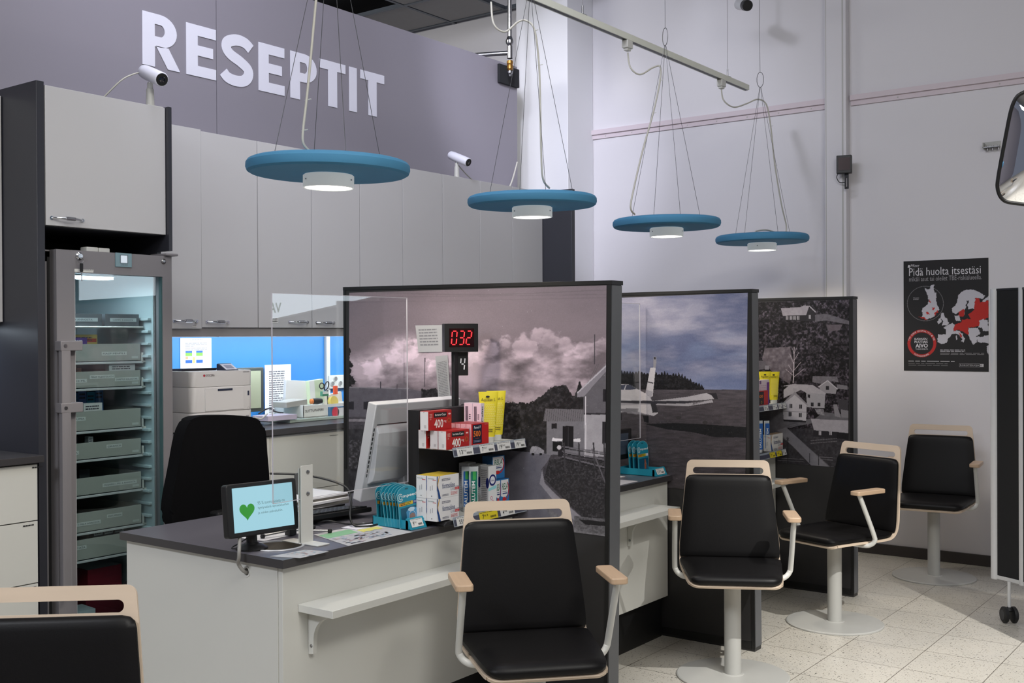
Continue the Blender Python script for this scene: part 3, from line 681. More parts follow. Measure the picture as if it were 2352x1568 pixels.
# ================================================================== DIVIDING SCREENS WITH LARGE PHOTOGRAPHS
def tree_fill(P, m, dark=34, amp=46, sc=7, seed=3):
    n = fbm(P.U/sc, P.V/sc, 5, seed, .62); n2 = fbm(P.U/(sc*5), P.V/(sc*5), 3, seed+9)
    g = dark+np.clip((n-.42)*3.2, 0, 1)*amp*(.35+n2)
    P.I[m] = np.stack([g, g*.96, g*1.02], -1)[m]
def mural1(P, S, T):
    U, V = P.U, P.V
    n = fbm(U/150, V/75, 6, 11, .55); n2 = fbm(U/60+5, V/34, 5, 21, .55)
    env = np.clip((V-690)/110, 0, 1)*np.clip((990-V)/120, .35, 1)
    edge = 790-28*np.sin((U-800)/95.)-.06*(U-1000)+60*(n-.5)
    cl = np.clip((V-edge)/26, 0, 1)
    g = 116+22*(n-.5)-8*T+cl*(12+np.clip(((n*.4+n2*.6)-.43)*330, -24, 46))*env
    pf = np.zeros(U.shape); nz = fbm(U/14, V/11, 4, 131)-.5
    for cx, cy, r in ((930, 806, 34), (962, 796, 22), (905, 822, 24), (1095, 822, 26), (1128, 804, 28), (1162, 790, 24), (1200, 798, 34), (1236, 772, 24), (1264, 780, 30), (1302, 796, 28), (1345, 806, 30), (1382, 794, 24), (860, 850, 30), (1010, 850, 34)):
        pf = np.maximum(pf, np.clip((r-np.hypot(U-cx, (V-cy)*1.15)+nz*34)/9, 0, 1)*np.clip(1-(V-cy+r*.4)/(2.0*r), 0, 1)*(.55+.9*fbm(U/20, V/16, 3, 7)))
    g += 44*pf
    g -= 34*np.clip(1-np.hypot((U-1175)/70, (V-845)/26), 0, 1)+18*np.clip(1-np.hypot((U-1340)/70, (V-800)/22), 0, 1)
    g -= 8*(np.abs(V-(672+6*np.sin(U/140)+(U-803)*-.006)) < 1.2)+7*(np.abs(V-683+(U-803)*.012) < 1)+6*(np.abs(V-695+(U-803)*.02) < 1)
    P.I[:] = np.stack([g*1.02, g*.925, g*.985], -1)
    # ground
    P.rect(780, 957, 1440, 1240, (64, 61, 66), var=16, sc=4)
    # left building
    P.poly([(786, 888), (938, 892), (972, 899), (974, 962), (786, 962)], (88, 84, 92), var=8, sc=9); P.line(786, 889, 940, 892, 2.5, (120, 115, 122))
    for x in (800, 836, 868, 905): P.rect(x, 922, x+14, 940, (40, 38, 44))
    P.rect(786, 957, 980, 975, (70, 66, 72), var=10, sc=5); P.rect(800, 962, 960, 968, (128, 122, 128), var=30, sc=10)
    P.line(875, 876, 875, 892, 2, (50, 47, 54)); P.line(913, 882, 913, 892, 2, (50, 47, 54)); P.line(929, 790, 929, 890, 1, (96, 90, 98)); P.line(977, 822, 976, 888, 1.7, (60, 56, 62))
    P.rect(786, 985, 975, 1240, (46, 44, 48), var=22, sc=9); tree_fill(P, (V > 1010) & (V < 1075) & (U < 960), 44, 60, 4, 31)
    m = (V > 885+14*fbm(U/9, V*0, 3, 4)+0*U) & (U > 968) & (U < 1012) & (V < 960); tree_fill(P, m, 30, 36, 5, 2)
    P.poly([(1012, 935), (1052, 917), (1100, 920), (1100, 948), (1012, 948)], (104, 100, 106), var=8, sc=5)
    # tree at the left edge
    ww = 6+18*np.abs(np.sin((V-790)/11.))*np.clip((V-790)/70, .2, 1)
    tree_fill(P, (V > 796) & (V < 892) & (U < 798+ww*.9*fbm(U/5, V/5, 3, 7)*1.4), 24, 22, 5, 12)
    # middle forest
    top = 930-14*fbm(U/16, 0*V, 4, 8)-42*np.exp(-((U-1276)/34.)**2)-46*np.exp(-((U-1333)/9.)**2)-16*np.exp(-((U-1305)/16.)**2)
    tree_fill(P, (V > top+6*fbm(U/3, V/3, 2, 5)) & (U > 1060) & (U < 1392) & (V < 1045), 26, 34, 6, 15)
    # road
    P.poly([(1040, 1044), (1160, 1034), (1268, 1042), (1258, 1060), (1244, 1078), (1250, 1105), (1290, 1150), (1330, 1190), (1395, 1232), (1395, 1300), (1000, 1300), (1000, 1100)], (92, 90, 98), var=9, sc=22)
    P.poly([(1246, 1078), (1252, 1110), (1296, 1152), (1340, 1190), (1372, 1214), (1342, 1212), (1290, 1170), (1240, 1110)], (122, 119, 126), var=9, sc=8)
    # parked car
    P.poly([(1218, 1035), (1222, 1025), (1232, 1024), (1242, 1028), (1250, 1034), (1250, 1042), (1218, 1042)], (126, 124, 130), var=20, sc=3)
    P.rect(1222, 1040, 1228, 1045, (20, 20, 22)); P.rect(1240, 1040, 1246, 1045, (20, 20, 22))
    # grass
    m = inpoly(U, V, [(1262, 1056), (1300, 1050), (1395, 1060), (1395, 1225), (1360, 1208), (1300, 1150), (1250, 1098)])
    tree_fill(P, m, 34, 34, 3, 44)
    m = (V > 1192+10*(U-1395)/100) & (U > 1320); g = 70+60*(fbm(U/3, V/3, 4, 61)-.3); P.I[m] = np.stack([g, g*.98, g*1.02], -1)[m]
    P.poly([(1330, 1192), (1395, 1198), (1395, 1208), (1345, 1204)], (26, 25, 27)); P.poly([(1240, 1150), (1330, 1218), (1395, 1228), (1395, 1235), (1300, 1230)], (100, 98, 102), var=22, sc=3)
    # shed
    P.poly([(1253, 938), (1342, 940), (1344, 968), (1249, 967)], (98, 95, 100))
    for i in range(19): P.line(1254+i*5, 939, 1251+i*5, 967, 1.2, (74, 71, 76))
    P.rect(1256, 967, 1344, 1044, (104, 102, 108), var=6, sc=8); P.rect(1293, 978, 1318, 1030, (24, 23, 26)); P.line(1306, 980, 1306, 1028, 1, (58, 56, 60))
    P.rect(1268, 972, 1280, 984, (30, 29, 32)); P.poly([(1270, 1005), (1293, 1007), (1292, 1013), (1268, 1012)], (198, 194, 200)); P.poly([(1318, 1008), (1334, 1006), (1334, 1014), (1318, 1014)], (190, 187, 192)); P.rect(1270, 1014, 1292, 1036, (22, 22, 24))
    # big house
    P.poly([(1341, 908), (1395, 848), (1395, 952), (1341, 950)], (86, 83, 89), var=5, sc=8)
    P.poly([(1327, 900), (1395, 834), (1395, 850), (1342, 910), (1326, 912)], (118, 114, 122)); P.line(1327, 902, 1395, 838, 3, (160, 156, 164))
    P.line(1356, 870, 1372, 836, 1, (80, 77, 82)); P.line(1364, 862, 1376, 836, 1, (80, 77, 82))
    P.rect(1342, 950, 1395, 1048, (142, 139, 145), var=8, sc=14); P.rect(1342, 948, 1395, 952, (44, 42, 46)); P.rect(1386, 893, 1395, 922, (30, 28, 32)); P.rect(1384, 968, 1395, 1018, (34, 32, 36)); P.line(1346, 910, 1346, 1040, 2, (190, 186, 192))
    P.line(1367, 767, 1366, 836, 2, (52, 49, 55))
    # fence and cyclist
    P.rect(1282, 1022, 1295, 1048, (34, 32, 36)); P.disc if 0 else None
    P.fill(np.hypot(U-1285, V-1027) < 5, (172, 168, 174))
    for y0, y1 in ((1025, 1034), (1036, 1050), (1048, 1068)): P.line(1292, y0, 1395, y1+6, 3.2, (92, 89, 95)); P.line(1292, y0+4, 1395, y1+10, 2, (22, 22, 24))
    for x in (1296, 1330, 1364, 1388): P.line(x, 1016, x+3, 1075, 3.6, (54, 52, 56))
    P.line(1360, 1030, 1392, 1110, 3, (84, 81, 86))
    d = np.clip((fbm(U*1.3, V*1.3, 1, 77)-.985)*60, 0, 1)[..., None]; P.I = P.I*(1-d)+210*d
    P.I = P.I*1.12+(fbm(U/1.6, V/1.6, 2, 90)-.5)[..., None]*9
def mural2(P, S, T):
    U, V = P.U, P.V
    n = fbm(U/120+2, V/34, 6, 41, .55); n2 = fbm(U/70, V/22+3, 5, 51, .55); k = np.clip((n-.36)*3.0, 0, 1); k2 = np.clip((n2-.45)*3, 0, 1)
    left = np.clip((1600-U)/190, 0, 1)
    blue = np.array((92, 98, 128.)); lt = np.array((168, 164, 178.)); az = np.array((122, 138, 168.))
    m = np.clip(k*.75+.40*left*np.clip((830-V)/90, 0, 1), 0, 1)[..., None]; I = blue*(1-m)+lt*m; h = (k2*np.clip((V-740)/60, 0, 1)*np.clip(1-abs(V-800)/90, 0, 1)*.55)[..., None]; I = I*(1-h)+az*h
    w = (left*np.clip(1-abs(V-735)/60, 0, 1)*.5)[..., None]; I = I*(1-w)+np.array((196, 184, 188.))*w
    t = (np.clip((V-850)/45, 0, 1)*.5)[..., None]; P.I[:] = I*(1-t)+np.array((120, 134, 168.))*t
    g = 80+34*(fbm(U/16, V/3, 4, 61)-.5)-.07*(V-900); hz = 893+.0055*(U-1420)
    P.I = np.where((V > hz)[..., None], np.stack([g, g*.93, g*.99], -1), P.I)
    top = 857+(U-1425)*.045+np.clip((U-1560), 0, 60)*.45-7*np.abs(np.sin(U/2.1))*fbm(U/4, V*0, 2, 3)*1.5
    tree_fill(P, (V > top) & (V < hz+1) & (U < 1618), 26, 26, 4, 71)
    X = lambda x: 1400+x/3.137
    Y = lambda y: 640+y/3.137
    q = lambda pts, c, **k: P.poly([(X(a), Y(b_)) for a, b_ in pts], c, **k)
    m = inpoly(U, V, [(X(a), Y(b_)) for a, b_ in ((250, 1045), (480, 1038), (700, 1048), (1010, 1070), (1010, 1145), (760, 1140), (600, 1105), (420, 1085))]); g = 34+12*(fbm(U/6, V/3, 3, 8)-.5); P.I[m] = np.stack([g, g, g*1.06], -1)[m]
    for cx, cy in ((690, 1035), (500, 1000)): P.fill(np.hypot((U-X(cx))/6, (V-Y(cy))/4) < 1, (62, 58, 60))
    q([(0, 770), (80, 758), (150, 762), (205, 795), (262, 826), (300, 862), (330, 930), (352, 968), (320, 988), (240, 968), (150, 955), (60, 965), (0, 990)], (196, 190, 194), var=6, sc=14)
    q([(50, 772), (90, 764), (150, 762), (198, 792), (150, 800), (60, 800)], (70, 72, 88)); q([(118, 764), (124, 764), (112, 802), (104, 802)], (205, 200, 205)); q([(150, 764), (156, 766), (196, 792), (188, 792)], (60, 62, 72))
    q([(260, 828), (296, 640), (316, 640), (322, 600), (336, 604), (332, 660), (322, 760), (312, 850)], (206, 200, 202)); q([(318, 560), (340, 560), (340, 590), (334, 640), (318, 640)], (150, 146, 150)); q([(322, 565), (334, 565), (334, 580), (322, 580)], (40, 38, 42))
    q([(276, 738), (318, 748), (317, 756), (274, 746)], (60, 56, 62)); q([(262, 826), (266, 800), (316, 812), (300, 860)], (176, 170, 176))
    q([(60, 878), (620, 876), (560, 898), (300, 902), (60, 894)], (58, 56, 62)); q([(296, 880), (350, 876), (560, 850), (700, 822), (755, 824), (783, 862), (700, 872), (560, 880)], (176, 171, 176), var=4, sc=10)
    q([(700, 824), (770, 822), (784, 866), (758, 868), (735, 838)], (46, 44, 48)); q([(60, 896), (330, 900), (560, 898), (740, 872), (750, 890), (560, 918), (300, 908), (60, 912)], (168, 163, 168))
    for i in range(14): q([(600+i*11, 908-i*3.2), (606+i*11, 906-i*3.2), (618+i*9.6, 880-i*.8), (611+i*9.6, 882-i*.8)], (70, 66, 70))
    q([(120, 930), (210, 935), (205, 975), (130, 968)], (132, 128, 133)); q([(298, 900), (335, 900), (352, 962), (312, 965)], (54, 52, 56)); q([(0, 938), (130, 935), (300, 985), (120, 962)], (126, 122, 128)); q([(240, 985), (285, 985), (282, 1038), (252, 1030)], (30, 29, 32))
    q([(60, 985), (90, 970), (92, 1020), (60, 1010)], (36, 35, 38))
    d = np.clip((fbm(U*1.1, V*1.1, 1, 78)-.955)*24, 0, 1)[..., None]*(V > 897)[..., None]; P.I = P.I*(1-d)+150*d
    P.I += (fbm(U/1.5, V/1.5, 2, 95)-.5)[..., None]*12
def mural3(P, S, T):
    U, V = P.U, P.V; X = lambda x: 1400+x/3.137; Y = lambda y: 640+y/3.137
    q = lambda pts, c, **k: P.poly([(X(a), Y(b_)) for a, b_ in pts], c, **k)
    tree_fill(P, U > 0, 22, 84, 4.5, 5)
    br = fbm(U/30, V/38, 4, 19); P.I *= (.50+.8*br)[..., None]; P.I *= np.array((1.0, .955, 1.0))
    q([(1480, 260), (1560, 250), (1730, 305), (1730, 330), (1560, 300), (1480, 310)], (96, 92, 98), var=14, sc=5); q([(1560, 330), (1680, 330), (1660, 370), (1580, 380)], (92, 84, 90), var=10, sc=5)
    q([(1120, 500), (1300, 490), (1330, 620), (1300, 760), (1180, 680), (1100, 580)], (98, 90, 96), var=30, sc=7)
    q([(1060, 960), (1250, 890), (1330, 1010), (1480, 1010), (1540, 960), (1730, 980), (1730, 1060), (1460, 1040), (1280, 1075), (1700, 1420), (1060, 1420)], (92, 90, 95), var=12, sc=9)
    q([(1290, 1085), (1470, 1075), (1730, 1130), (1730, 1340), (1590, 1352)], (52, 50, 54), var=18, sc=4); q([(1080, 1180), (1210, 1110), (1480, 1345), (1080, 1345)], (48, 46, 50), var=14, sc=4)
    q([(1210, 1090), (1275, 1070), (1590, 1360), (1470, 1360)], (112, 110, 116), var=6, sc=9)
    # long building with barn roof
    q([(1236, 212), (1375, 205), (1400, 192), (1440, 196), (1418, 262), (1250, 268)], (156, 150, 156), var=10, sc=5); q([(1250, 266), (1418, 262), (1480, 240), (1484, 300), (1420, 305), (1250, 298)], (40, 38, 42)); q([(1418, 262), (1436, 212), (1470, 222), (1484, 300), (1420, 305)], (46, 44, 48)); P.line(X(1440), Y(196), X(1486), Y(240), 2.2, (170, 165, 170))
    for x in (1272, 1300, 1326, 1352): q([(x, 268), (x+18, 268), (x+18, 296), (x, 296)], (150, 146, 150)); q([(x+8, 268), (x+10, 268), (x+10, 296), (x+8, 296)], (40, 38, 42))
    q([(1436, 262), (1452, 262), (1452, 288), (1436, 288)], (160, 156, 160))
    # pale tree
    for a, b_, c, d, w in ((1325, 750, 1330, 600, 2.2), (1330, 600, 1332, 490, 1.4), (1328, 680, 1290, 620, 1), (1330, 660, 1380, 600, 1), (1330, 620, 1300, 540, .9), (1331, 590, 1365, 530, .9), (1326, 710, 1400, 650, .9), (1328, 700, 1270, 650, .8), (1332, 550, 1318, 500, .7), (1332, 540, 1350, 496, .7)): P.line(X(a), Y(b_), X(c), Y(d), w, (170, 160, 166))
    # far left roof and houses
    q([(1060, 590), (1110, 590), (1165, 640), (1060, 660)], (92, 88, 94), var=8, sc=4); q([(1120, 625), (1150, 625), (1150, 655), (1120, 655)], (130, 126, 132))
    q([(1465, 700), (1640, 705), (1652, 745), (1600, 738), (1550, 760), (1462, 745)], (104, 100, 106), var=14, sc=4); q([(1510, 775), (1570, 735), (1640, 790), (1630, 830), (1520, 820)], (138, 135, 140)); q([(1560, 772), (1582, 772), (1582, 800), (1560, 800)], (40, 39, 43)); P.line(X(1505), Y(780), X(1572), Y(733), 2, (176, 172, 178)); P.line(X(1572), Y(733), X(1645), Y(795), 2, (176, 172, 178))
    q([(1640, 760), (1715, 770), (1715, 800), (1640, 790)], (110, 107, 112))
    q([(1255, 770), (1330, 758), (1465, 765), (1560, 825), (1560, 832), (1420, 822), (1380, 800), (1255, 860)], (158, 154, 160), var=8, sc=6); q([(1418, 820), (1556, 832), (1550, 932), (1425, 925)], (148, 146, 151)); q([(1430, 832), (1447, 834), (1446, 858), (1430, 856)], (36, 35, 39))
    for x in (1452, 1500): q([(x, 892), (x+20, 892), (x+20, 918), (x, 918)], (44, 43, 47))
    q([(1250, 775), (1290, 772), (1256, 800)], (26, 25, 28))
    q([(1238, 905), (1335, 812), (1432, 908), (1420, 916), (1335, 838), (1250, 915)], (132, 129, 135)); q([(1250, 905), (1335, 836), (1422, 910), (1418, 1022), (1255, 1012)], (166, 163, 169), var=5, sc=10)
    for x, y in ((1298, 900), (1368, 905), (1292, 960), (1365, 966)): q([(x, y), (x+20, y), (x+20, y+30), (x, y+30)], (36, 35, 39)); q([(x+9, y), (x+11, y), (x+11, y+30), (x+9, y+30)], (150, 148, 153))
    q([(1252, 952), (1420, 958), (1420, 962), (1252, 956)], (84, 82, 86)); q([(1255, 1012), (1418, 1022), (1416, 1036), (1256, 1026)], (34, 33, 36)); q([(1322, 790), (1348, 790), (1350, 812), (1322, 812)], (150, 147, 152))
    q([(1640, 870), (1720, 872), (1720, 965), (1680, 965), (1665, 960)], (60, 58, 62)); q([(1612, 905), (1640, 905), (1668, 1000), (1625, 990)], (126, 123, 128)); q([(1668, 940), (1722, 950), (1722, 1000), (1672, 998)], (118, 115, 120))
    q([(1478, 935), (1545, 940), (1550, 985), (1500, 975)], (120, 118, 123), var=30, sc=4)
    q([(1452, 1008), (1722, 1020), (1724, 1112), (1640, 1104), (1474, 1092)], (150, 146, 152), var=10, sc=8); q([(1470, 1090), (1640, 1103), (1640, 1150), (1465, 1135)], (40, 38, 42)); q([(1640, 1103), (1724, 1112), (1724, 1160), (1640, 1150)], (30, 29, 32))
    for x in (1508, 1585): q([(x, 1096), (x+18, 1097), (x+18, 1126), (x, 1125)], (158, 154, 160)); q([(x+8, 1096), (x+10, 1096), (x+10, 1126), (x+8, 1126)], (40, 38, 42))
    for x0, y0, x1, y1 in ((1210, 1290, 1400, 1300), (1210, 1306, 1400, 1318), (1510, 1282, 1610, 1288), (1510, 1298, 1610, 1306), (1295, 1060, 1350, 1045), (1295, 1075, 1350, 1058), (1450, 1165, 1640, 1150), (1450, 1185, 1640, 1170)): P.line(X(x0), Y(y0), X(x1), Y(y1), 1.2, (104, 101, 106))
    P.line(X(1285), Y(1140), X(1286), Y(1330), 1.8, (28, 27, 30)); P.line(X(1276), Y(1145), X(1296), Y(1165), 1.4, (28, 27, 30)); P.line(X(1296), Y(1145), X(1276), Y(1165), 1.4, (28, 27, 30)); P.line(X(1444), Y(1255), X(1444), Y(1325), 1.2, (30, 29, 32)); P.line(X(1508), Y(1262), X(1508), Y(1345), 1.4, (30, 29, 32))
    P.I += (fbm(U/1.5, V/1.5, 2, 97)-.5)[..., None]*8

def screen_wall(Y, th, TL, TR, BR, BL, PC, nx, ny, painter, label, board_bottom):
    e = empty('divider_screen', ((TL[0]+TR[0])/2, Y+th/2, 0), 0, label, 'divider', 'dividing screens between the service desks')
    b = MB(); b.prism([BL, BR, (TR[0], TR[1]-.016), (TL[0], TL[1]-.016)], Y, Y+th, panel_dark, 'Y', bev=.001); b.obj('panel', e)
    b = MB(); lx = lambda z: BR[0]+(TR[0]-BR[0])*z/TR[1]
    b.prism([(lx(.02)-.0, .02), (lx(.02)+.004, .02), (lx(TR[1])+.004, TR[1]-.018), (lx(TR[1]), TR[1]-.018)], Y+.003, Y+th-.003, panel_edge, 'Y'); b.obj('end_cap', e)
    b = MB(); b.prism([(TL[0]-.002, TL[1]-.016), (TR[0]+.006, TR[1]-.016), (TR[0]+.006, TR[1]), (TL[0]-.002, TL[1])], Y-.003, Y+th+.003, black_pl, 'Y', bev=.001); b.obj('top_cap', e)
    b = MB(); b.prism([(BR[0]-.014, .012), (BR[0]+.003, .012), (TR[0]+.003, TR[1]-.016), (TR[0]-.014, TR[1]-.016)], Y-.003, Y, black_pl, 'Y'); b.obj('edge_trim', e); b = MB(); b.box(BL[0], BR[0]-.016, Y-.0025, Y, .012, .045, black_pl)
    b.obj('edge_trim', e); b = MB(); b.prism([(TL[0], .9), (TL[0]+.013, .9), (TL[0]+.013, TL[1]-.016), (TL[0], TL[1]-.016)], Y-.003, Y, black_pl, 'Y'); b.obj('edge_trim', e)
    b = MB(); b.lathe([(.02, -.012), (.02, .004)], (BR[0]-.03, Y+th/2, .012), rubber, 16); b.obj('foot', e)
    raster('photo_print', [Vector((p.x, Y, p.z)) for p in PC], nx, ny, painter, e, off=.0025, dense=1.0 if painter is mural1 else 1.7)
    return e
Y1, Y2, Y3 = 3.53, 4.82, 6.15
a = [at(803, 672, Y=Y1), at(1394, 655, Y=Y1), at(1390, 1231, Y=Y1)]; bl = a[0]+(a[2]-a[1]); bl.x -= .0
screen_wall(Y1, .078, (-3.575, 1.724), (-2.159, 1.706), (-2.185, .0), (-3.59, .0), a+[bl], 700, 500, mural1, 'nearest dividing screen with a purple-tinted photo of a village road and clouds', 0)
a = [Vector((-3.52, Y2, 1.684)), at(1718, 672, Y=Y2), at(1712, 1135, Y=Y2)]; a[2].z = at(1553, 1121, Y=Y2).z; bl = Vector((-3.52, Y2, a[2].z))
screen_wall(Y2, .074, (-3.56, 1.716), (-2.175, 1.715), (-2.163, .0), (-3.56, .0), a+[bl], 720, 500, mural2, 'middle dividing screen with a photo of a small white aeroplane on a field', 0)
a = [Vector((-3.52, Y3, 1.69)), at(1951, 688, Y=Y3), at(1948, 1075, Y=Y3)]; a[2].z = .735; bl = Vector((-3.52, Y3, .735))
screen_wall(Y3, .07, (-3.56, 1.717), (-2.158, 1.714), (-2.156, .0), (-3.56, .0), a+[bl], 640, 480, mural3, 'farthest dividing screen with a grey aerial photo of village houses and trees', 0)

# ================================================================== SERVICE DESKS
ZD = .806; XF = -2.595
def desk(y0, y1, label, first):
    e = empty('service_desk', (-3.0, (y0+y1)/2, 0), 0, label, 'desk', 'service desks between the screens')
    b = MB(); out = [(-3.456, y0), (XF, y0), (XF, y1), (-3.456, y1)]
    holes = [circ(-2.79, 2.442, .082)] if first else []
    b.prism(out, ZD-.027, ZD, grey_lam, 'Z', holes=holes, m2=edge_lam); b.obj('worktop', e)
    b = MB(); b.box(-2.64, -2.62, y0+.02, y1-.002, .205, ZD-.028, white_lam, .001); b.obj('front_panel', e)
    b = MB()
    if first: b.prism([(-3.44, 0), (-2.641, 0), (-2.641, ZD-.028), (-3.44, ZD-.028)], y0+.018, y0+.038, white_lam, 'Y', holes=[circ(XY(564, y0+.018), at(564, 1312, Y=y0+.018).z, .012)])
    else: b.box(-3.44, -2.641, y0+.018, y0+.038, 0, ZD-.028, white_lam)
    b.box(-3.44, -3.42, y0+.04, y1-.004, .4, ZD-.028, white_lam)
    b.obj('side_panel', e)
    if first:
        c = Vector((XY(564, y0+.018), y0+.018, at(564, 1312, Y=y0+.018).z))
        b = MB(); b.lathe([(.0115, 0), (.0125, .002), (.017, .002), (.017, 0)], c, wmetal, 24, (0, -1, 0), capends=False); b.obj('cable_grommet', e)
        b = MB(); b.lathe([(.090, ZD+.0005), (.089, ZD+.003), (.082, ZD+.003), (.0805, ZD-.001)], (-2.79, 2.442, 0), mat('bin_rim', (196, 196, 198), .35, .2, noise=.02), 40, capends=False); b.lathe([(.0805, ZD-.001), (.0795, ZD-.12), (.0001, ZD-.121)], (-2.79, 2.442, 0), mat('bin_steel', (205, 200, 192), .28, .9, noise=.1, nscale=40), 40, capends=False); b.obj('steel_bin_insert', e)
    b = MB(); b.box(-2.70, -2.655, y0+.06, y1-.004, 0, .203, black_pl); b.obj('plinth', e)
    return e
def leaning_shelf(y0, y1, z, label, by):
    e = empty('bag_shelf', (-2.54, (y0+y1)/2, z), 0, label, 'shelf', 'white bag shelves on the desk fronts')
    b = MB(); b.box(-2.619, -2.463, y0, y1, z-.024, z, white_lam, .0012); b.obj('board', e)
    for q, yy in enumerate(by):
        b = MB(); pts = [(-2.619, z-.025), (-2.485, z-.025), (-2.487, z-.034)]
        for i in range(9):
            t = radians(90*i/8); pts.append((-2.505-.09*sin(t)*1.0, z-.115+.078*cos(t)))
        pts += [(-2.598, z-.165), (-2.619, z-.168)]
        b.prism(pts, yy, yy+.016, white_lam, 'Y'); b.lathe([(.006, 0), (.005, .002)], (-2.606, yy, z-.14), steel, 8, (0, -1, 0)); b.obj('bracket', e)
    return e
desk(2.294, 3.5235, 'nearest white service desk with grey top and a round steel insert', True)
desk(3.61, 4.8135, 'middle white service desk between the village-road and aeroplane screens', False)
desk(4.90, 6.1435, 'farthest white service desk between the aeroplane and aerial-photo screens', False)
leaning_shelf(2.377, 3.525, .650, 'white bag shelf on the front of the nearest desk', (2.42, 3.2))
leaning_shelf(3.62, 4.65, .681, 'white bag shelf on the middle desk beside the first swivel chair arm', (3.8, 4.42))
leaning_shelf(4.95, 6.02, .665, 'white bag shelf on the farthest desk beyond the second screen', (5.1, 5.94))

# ================================================================== SWIVEL CHAIRS FOR CUSTOMERS
def chair():
    e = empty('swivel_chair', (0, 0, 0), 0, 'x', 'chair', 'black padded swivel chairs')
    b = MB(); b.lathe([(.245, .001), (.245, .007), (.24, .010), (.05, .0125), (.045, .015)], (0, 0, 0), gmetal, 64); b.obj('base_plate', e)
    b = MB(); b.lathe([(.0365, .012), (.0365, .40)], (0, 0, 0), gmetal, 36); b.obj('column', e)
    b = MB(); b.lathe([(.033, .40), (.033, .408), (.062, .418), (.085, .442), (.085, .448)], (0, 0, 0), gmetal, 32); b.obj('hub', e)
    # one-piece bent plywood shell: seat, bend, back with grip slot
    def hw(s):   # half width along the shell path
        pts = [(0, .192), (.1, .205), (.40, .226), (.50, .226), (.85, .190), (.95, .182)]
        for (a, u), (c, v) in zip(pts, pts[1:]):
            if s <= c: return u+(v-u)*(s-a)/(c-a)
        return pts[-1][1]
    path = [(-.223, .440), (-.221, .4415), (-.215, .4455), (-.205, .4500), (-.19, .4535), (-.05, .456), (.08, .455), (.15, .458), (.18, .466), (.203, .486), (.216, .52), (.235, .62), (.254, .72), (.272, .82), (.276, .842)]
    path = [(p.x, p.y) for p in smoothpath([(a, c, 0) for a, c in path], 4)]
    S = [0]
    for p, q in zip(path, path[1:]): S.append(S[-1]+math.hypot(q[0]-p[0], q[1]-p[1]))
    b = MB(); t = .011; ra = []; N = len(path)
    for i, (y, z) in enumerate(path):
        d = Vector((path[min(i+1, N-1)][0]-path[max(i-1, 0)][0], path[min(i+1, N-1)][1]-path[max(i-1, 0)][1])).normalized(); n = Vector((d.y, -d.x))
        h = hw(S[i]); 
        if S[i] < .04: h -= .04-math.sqrt(max(0, .04**2-(.04-S[i])**2))
        ra.append([b.bm.verts.new(p) for p in ((-h, y, z), (h, y, z), (h, y+n.x*t, z+n.y*t), (-h, y+n.x*t, z+n.y*t))])
    fs = []
    for r0, r1 in zip(ra, ra[1:]):
        for k in range(4): fs.append(b.bm.faces.new([r0[k], r0[(k+1) % 4], r1[(k+1) % 4], r1[k]]))
    fs += [b.bm.faces.new(ra[0][::-1]), b.bm.faces.new(ra[-1])]; b.paint(fs, birch)
    # grip section as a slotted plate continuing the back plane
    y0, z0 = path[-1]; d = Vector((path[-1][0]-path[-6][0], path[-1][1]-path[-6][1])).normalized()
    h0 = hw(S[-1]); Rm = Matrix(((1, 0, 0, 0), (0, -d.y*-1, d.x, y0), (0, -d.x, d.y, z0), (0, 0, 0, 1)))
    H = .076; rr = .026
    outer = [(-h0, -.001), (h0, -.001), (h0-.006, H-rr)]+[(h0-.006-rr+rr*cos(a), H-rr+rr*sin(a)) for a in [radians(15*i) for i in range(1, 7)]]+[(-h0+.006+rr-rr*sin(a), H-rr+rr*cos(a)) for a in [radians(15*i) for i in range(0, 6)]]+[(-h0+.006, H-rr)]
    hole = rrect(-h0+.034, .012, h0-.034, .042, .0149, 6)
    b.M = Rm; b.prism([(p[0], p[1]) for p in outer], 0.0, t, birch, 'Y', holes=[hole]); b.M = Matrix.Identity(4)
    b.obj('plywood_shell', e, smooth=40)
    # seat cushion
    def cushion(pathpts, hws, th, name, rnd):
        b = MB(); rows = []; n = len(pathpts); m_ = 18
        for i, (y, z) in enumerate(pathpts):
            dd = Vector((pathpts[min(i+1, n-1)][0]-pathpts[max(i-1, 0)][0], pathpts[min(i+1, n-1)][1]-pathpts[max(i-1, 0)][1])).normalized(); nn = Vector((-dd.y, dd.x))
            h = hws[i]; q_ = min(i, n-1-i); tt = th*(.45, .72, .88, .97, 1)[min(q_, 4)] if n-1-i >= 4 and False or True else th
            ring = []
            for k in range(m_+1):
                s = -1+2*k/m_; e_ = 1-abs(s)**9; bulge = tt*(.58+.42*e_)
                ring.append((s*h, y+nn.x*bulge, z+nn.y*bulge))
            low = [(s*h*.99, y+nn.x*.001, z+nn.y*.001) for s in (1, -1)]
            mid = [(h*1.006, y+nn.x*tt*.35, z+nn.y*tt*.35)], [(-h*1.006, y+nn.x*tt*.35, z+nn.y*tt*.35)]
            rows.append([b.bm.verts.new(p) for p in ring+mid[0]+low+mid[1]])
        fs = []
        for r0, r1 in zip(rows, rows[1:]):
            L = len(r0)
            for k in range(L): fs.append(b.bm.faces.new([r0[k], r0[(k+1) % L], r1[(k+1) % L], r1[k]]))
        fs += [b.bm.faces.new(rows[0][::-1]), b.bm.faces.new(rows[-1])]; b.paint(fs, leather)
        return b.obj(name, e, smooth=50)
    cushion([(-.2205, .4465), (-.218, .4495), (-.212, .4530), (-.203, .4555), (-.185, .4570), (-.10, .459), (.02, .460), (.12, .461), (.165, .466), (.182, .473)], [.150, .168, .181, .188, .194, .204, .214, .223, .224, .220], .034, 'seat_cushion', 1)
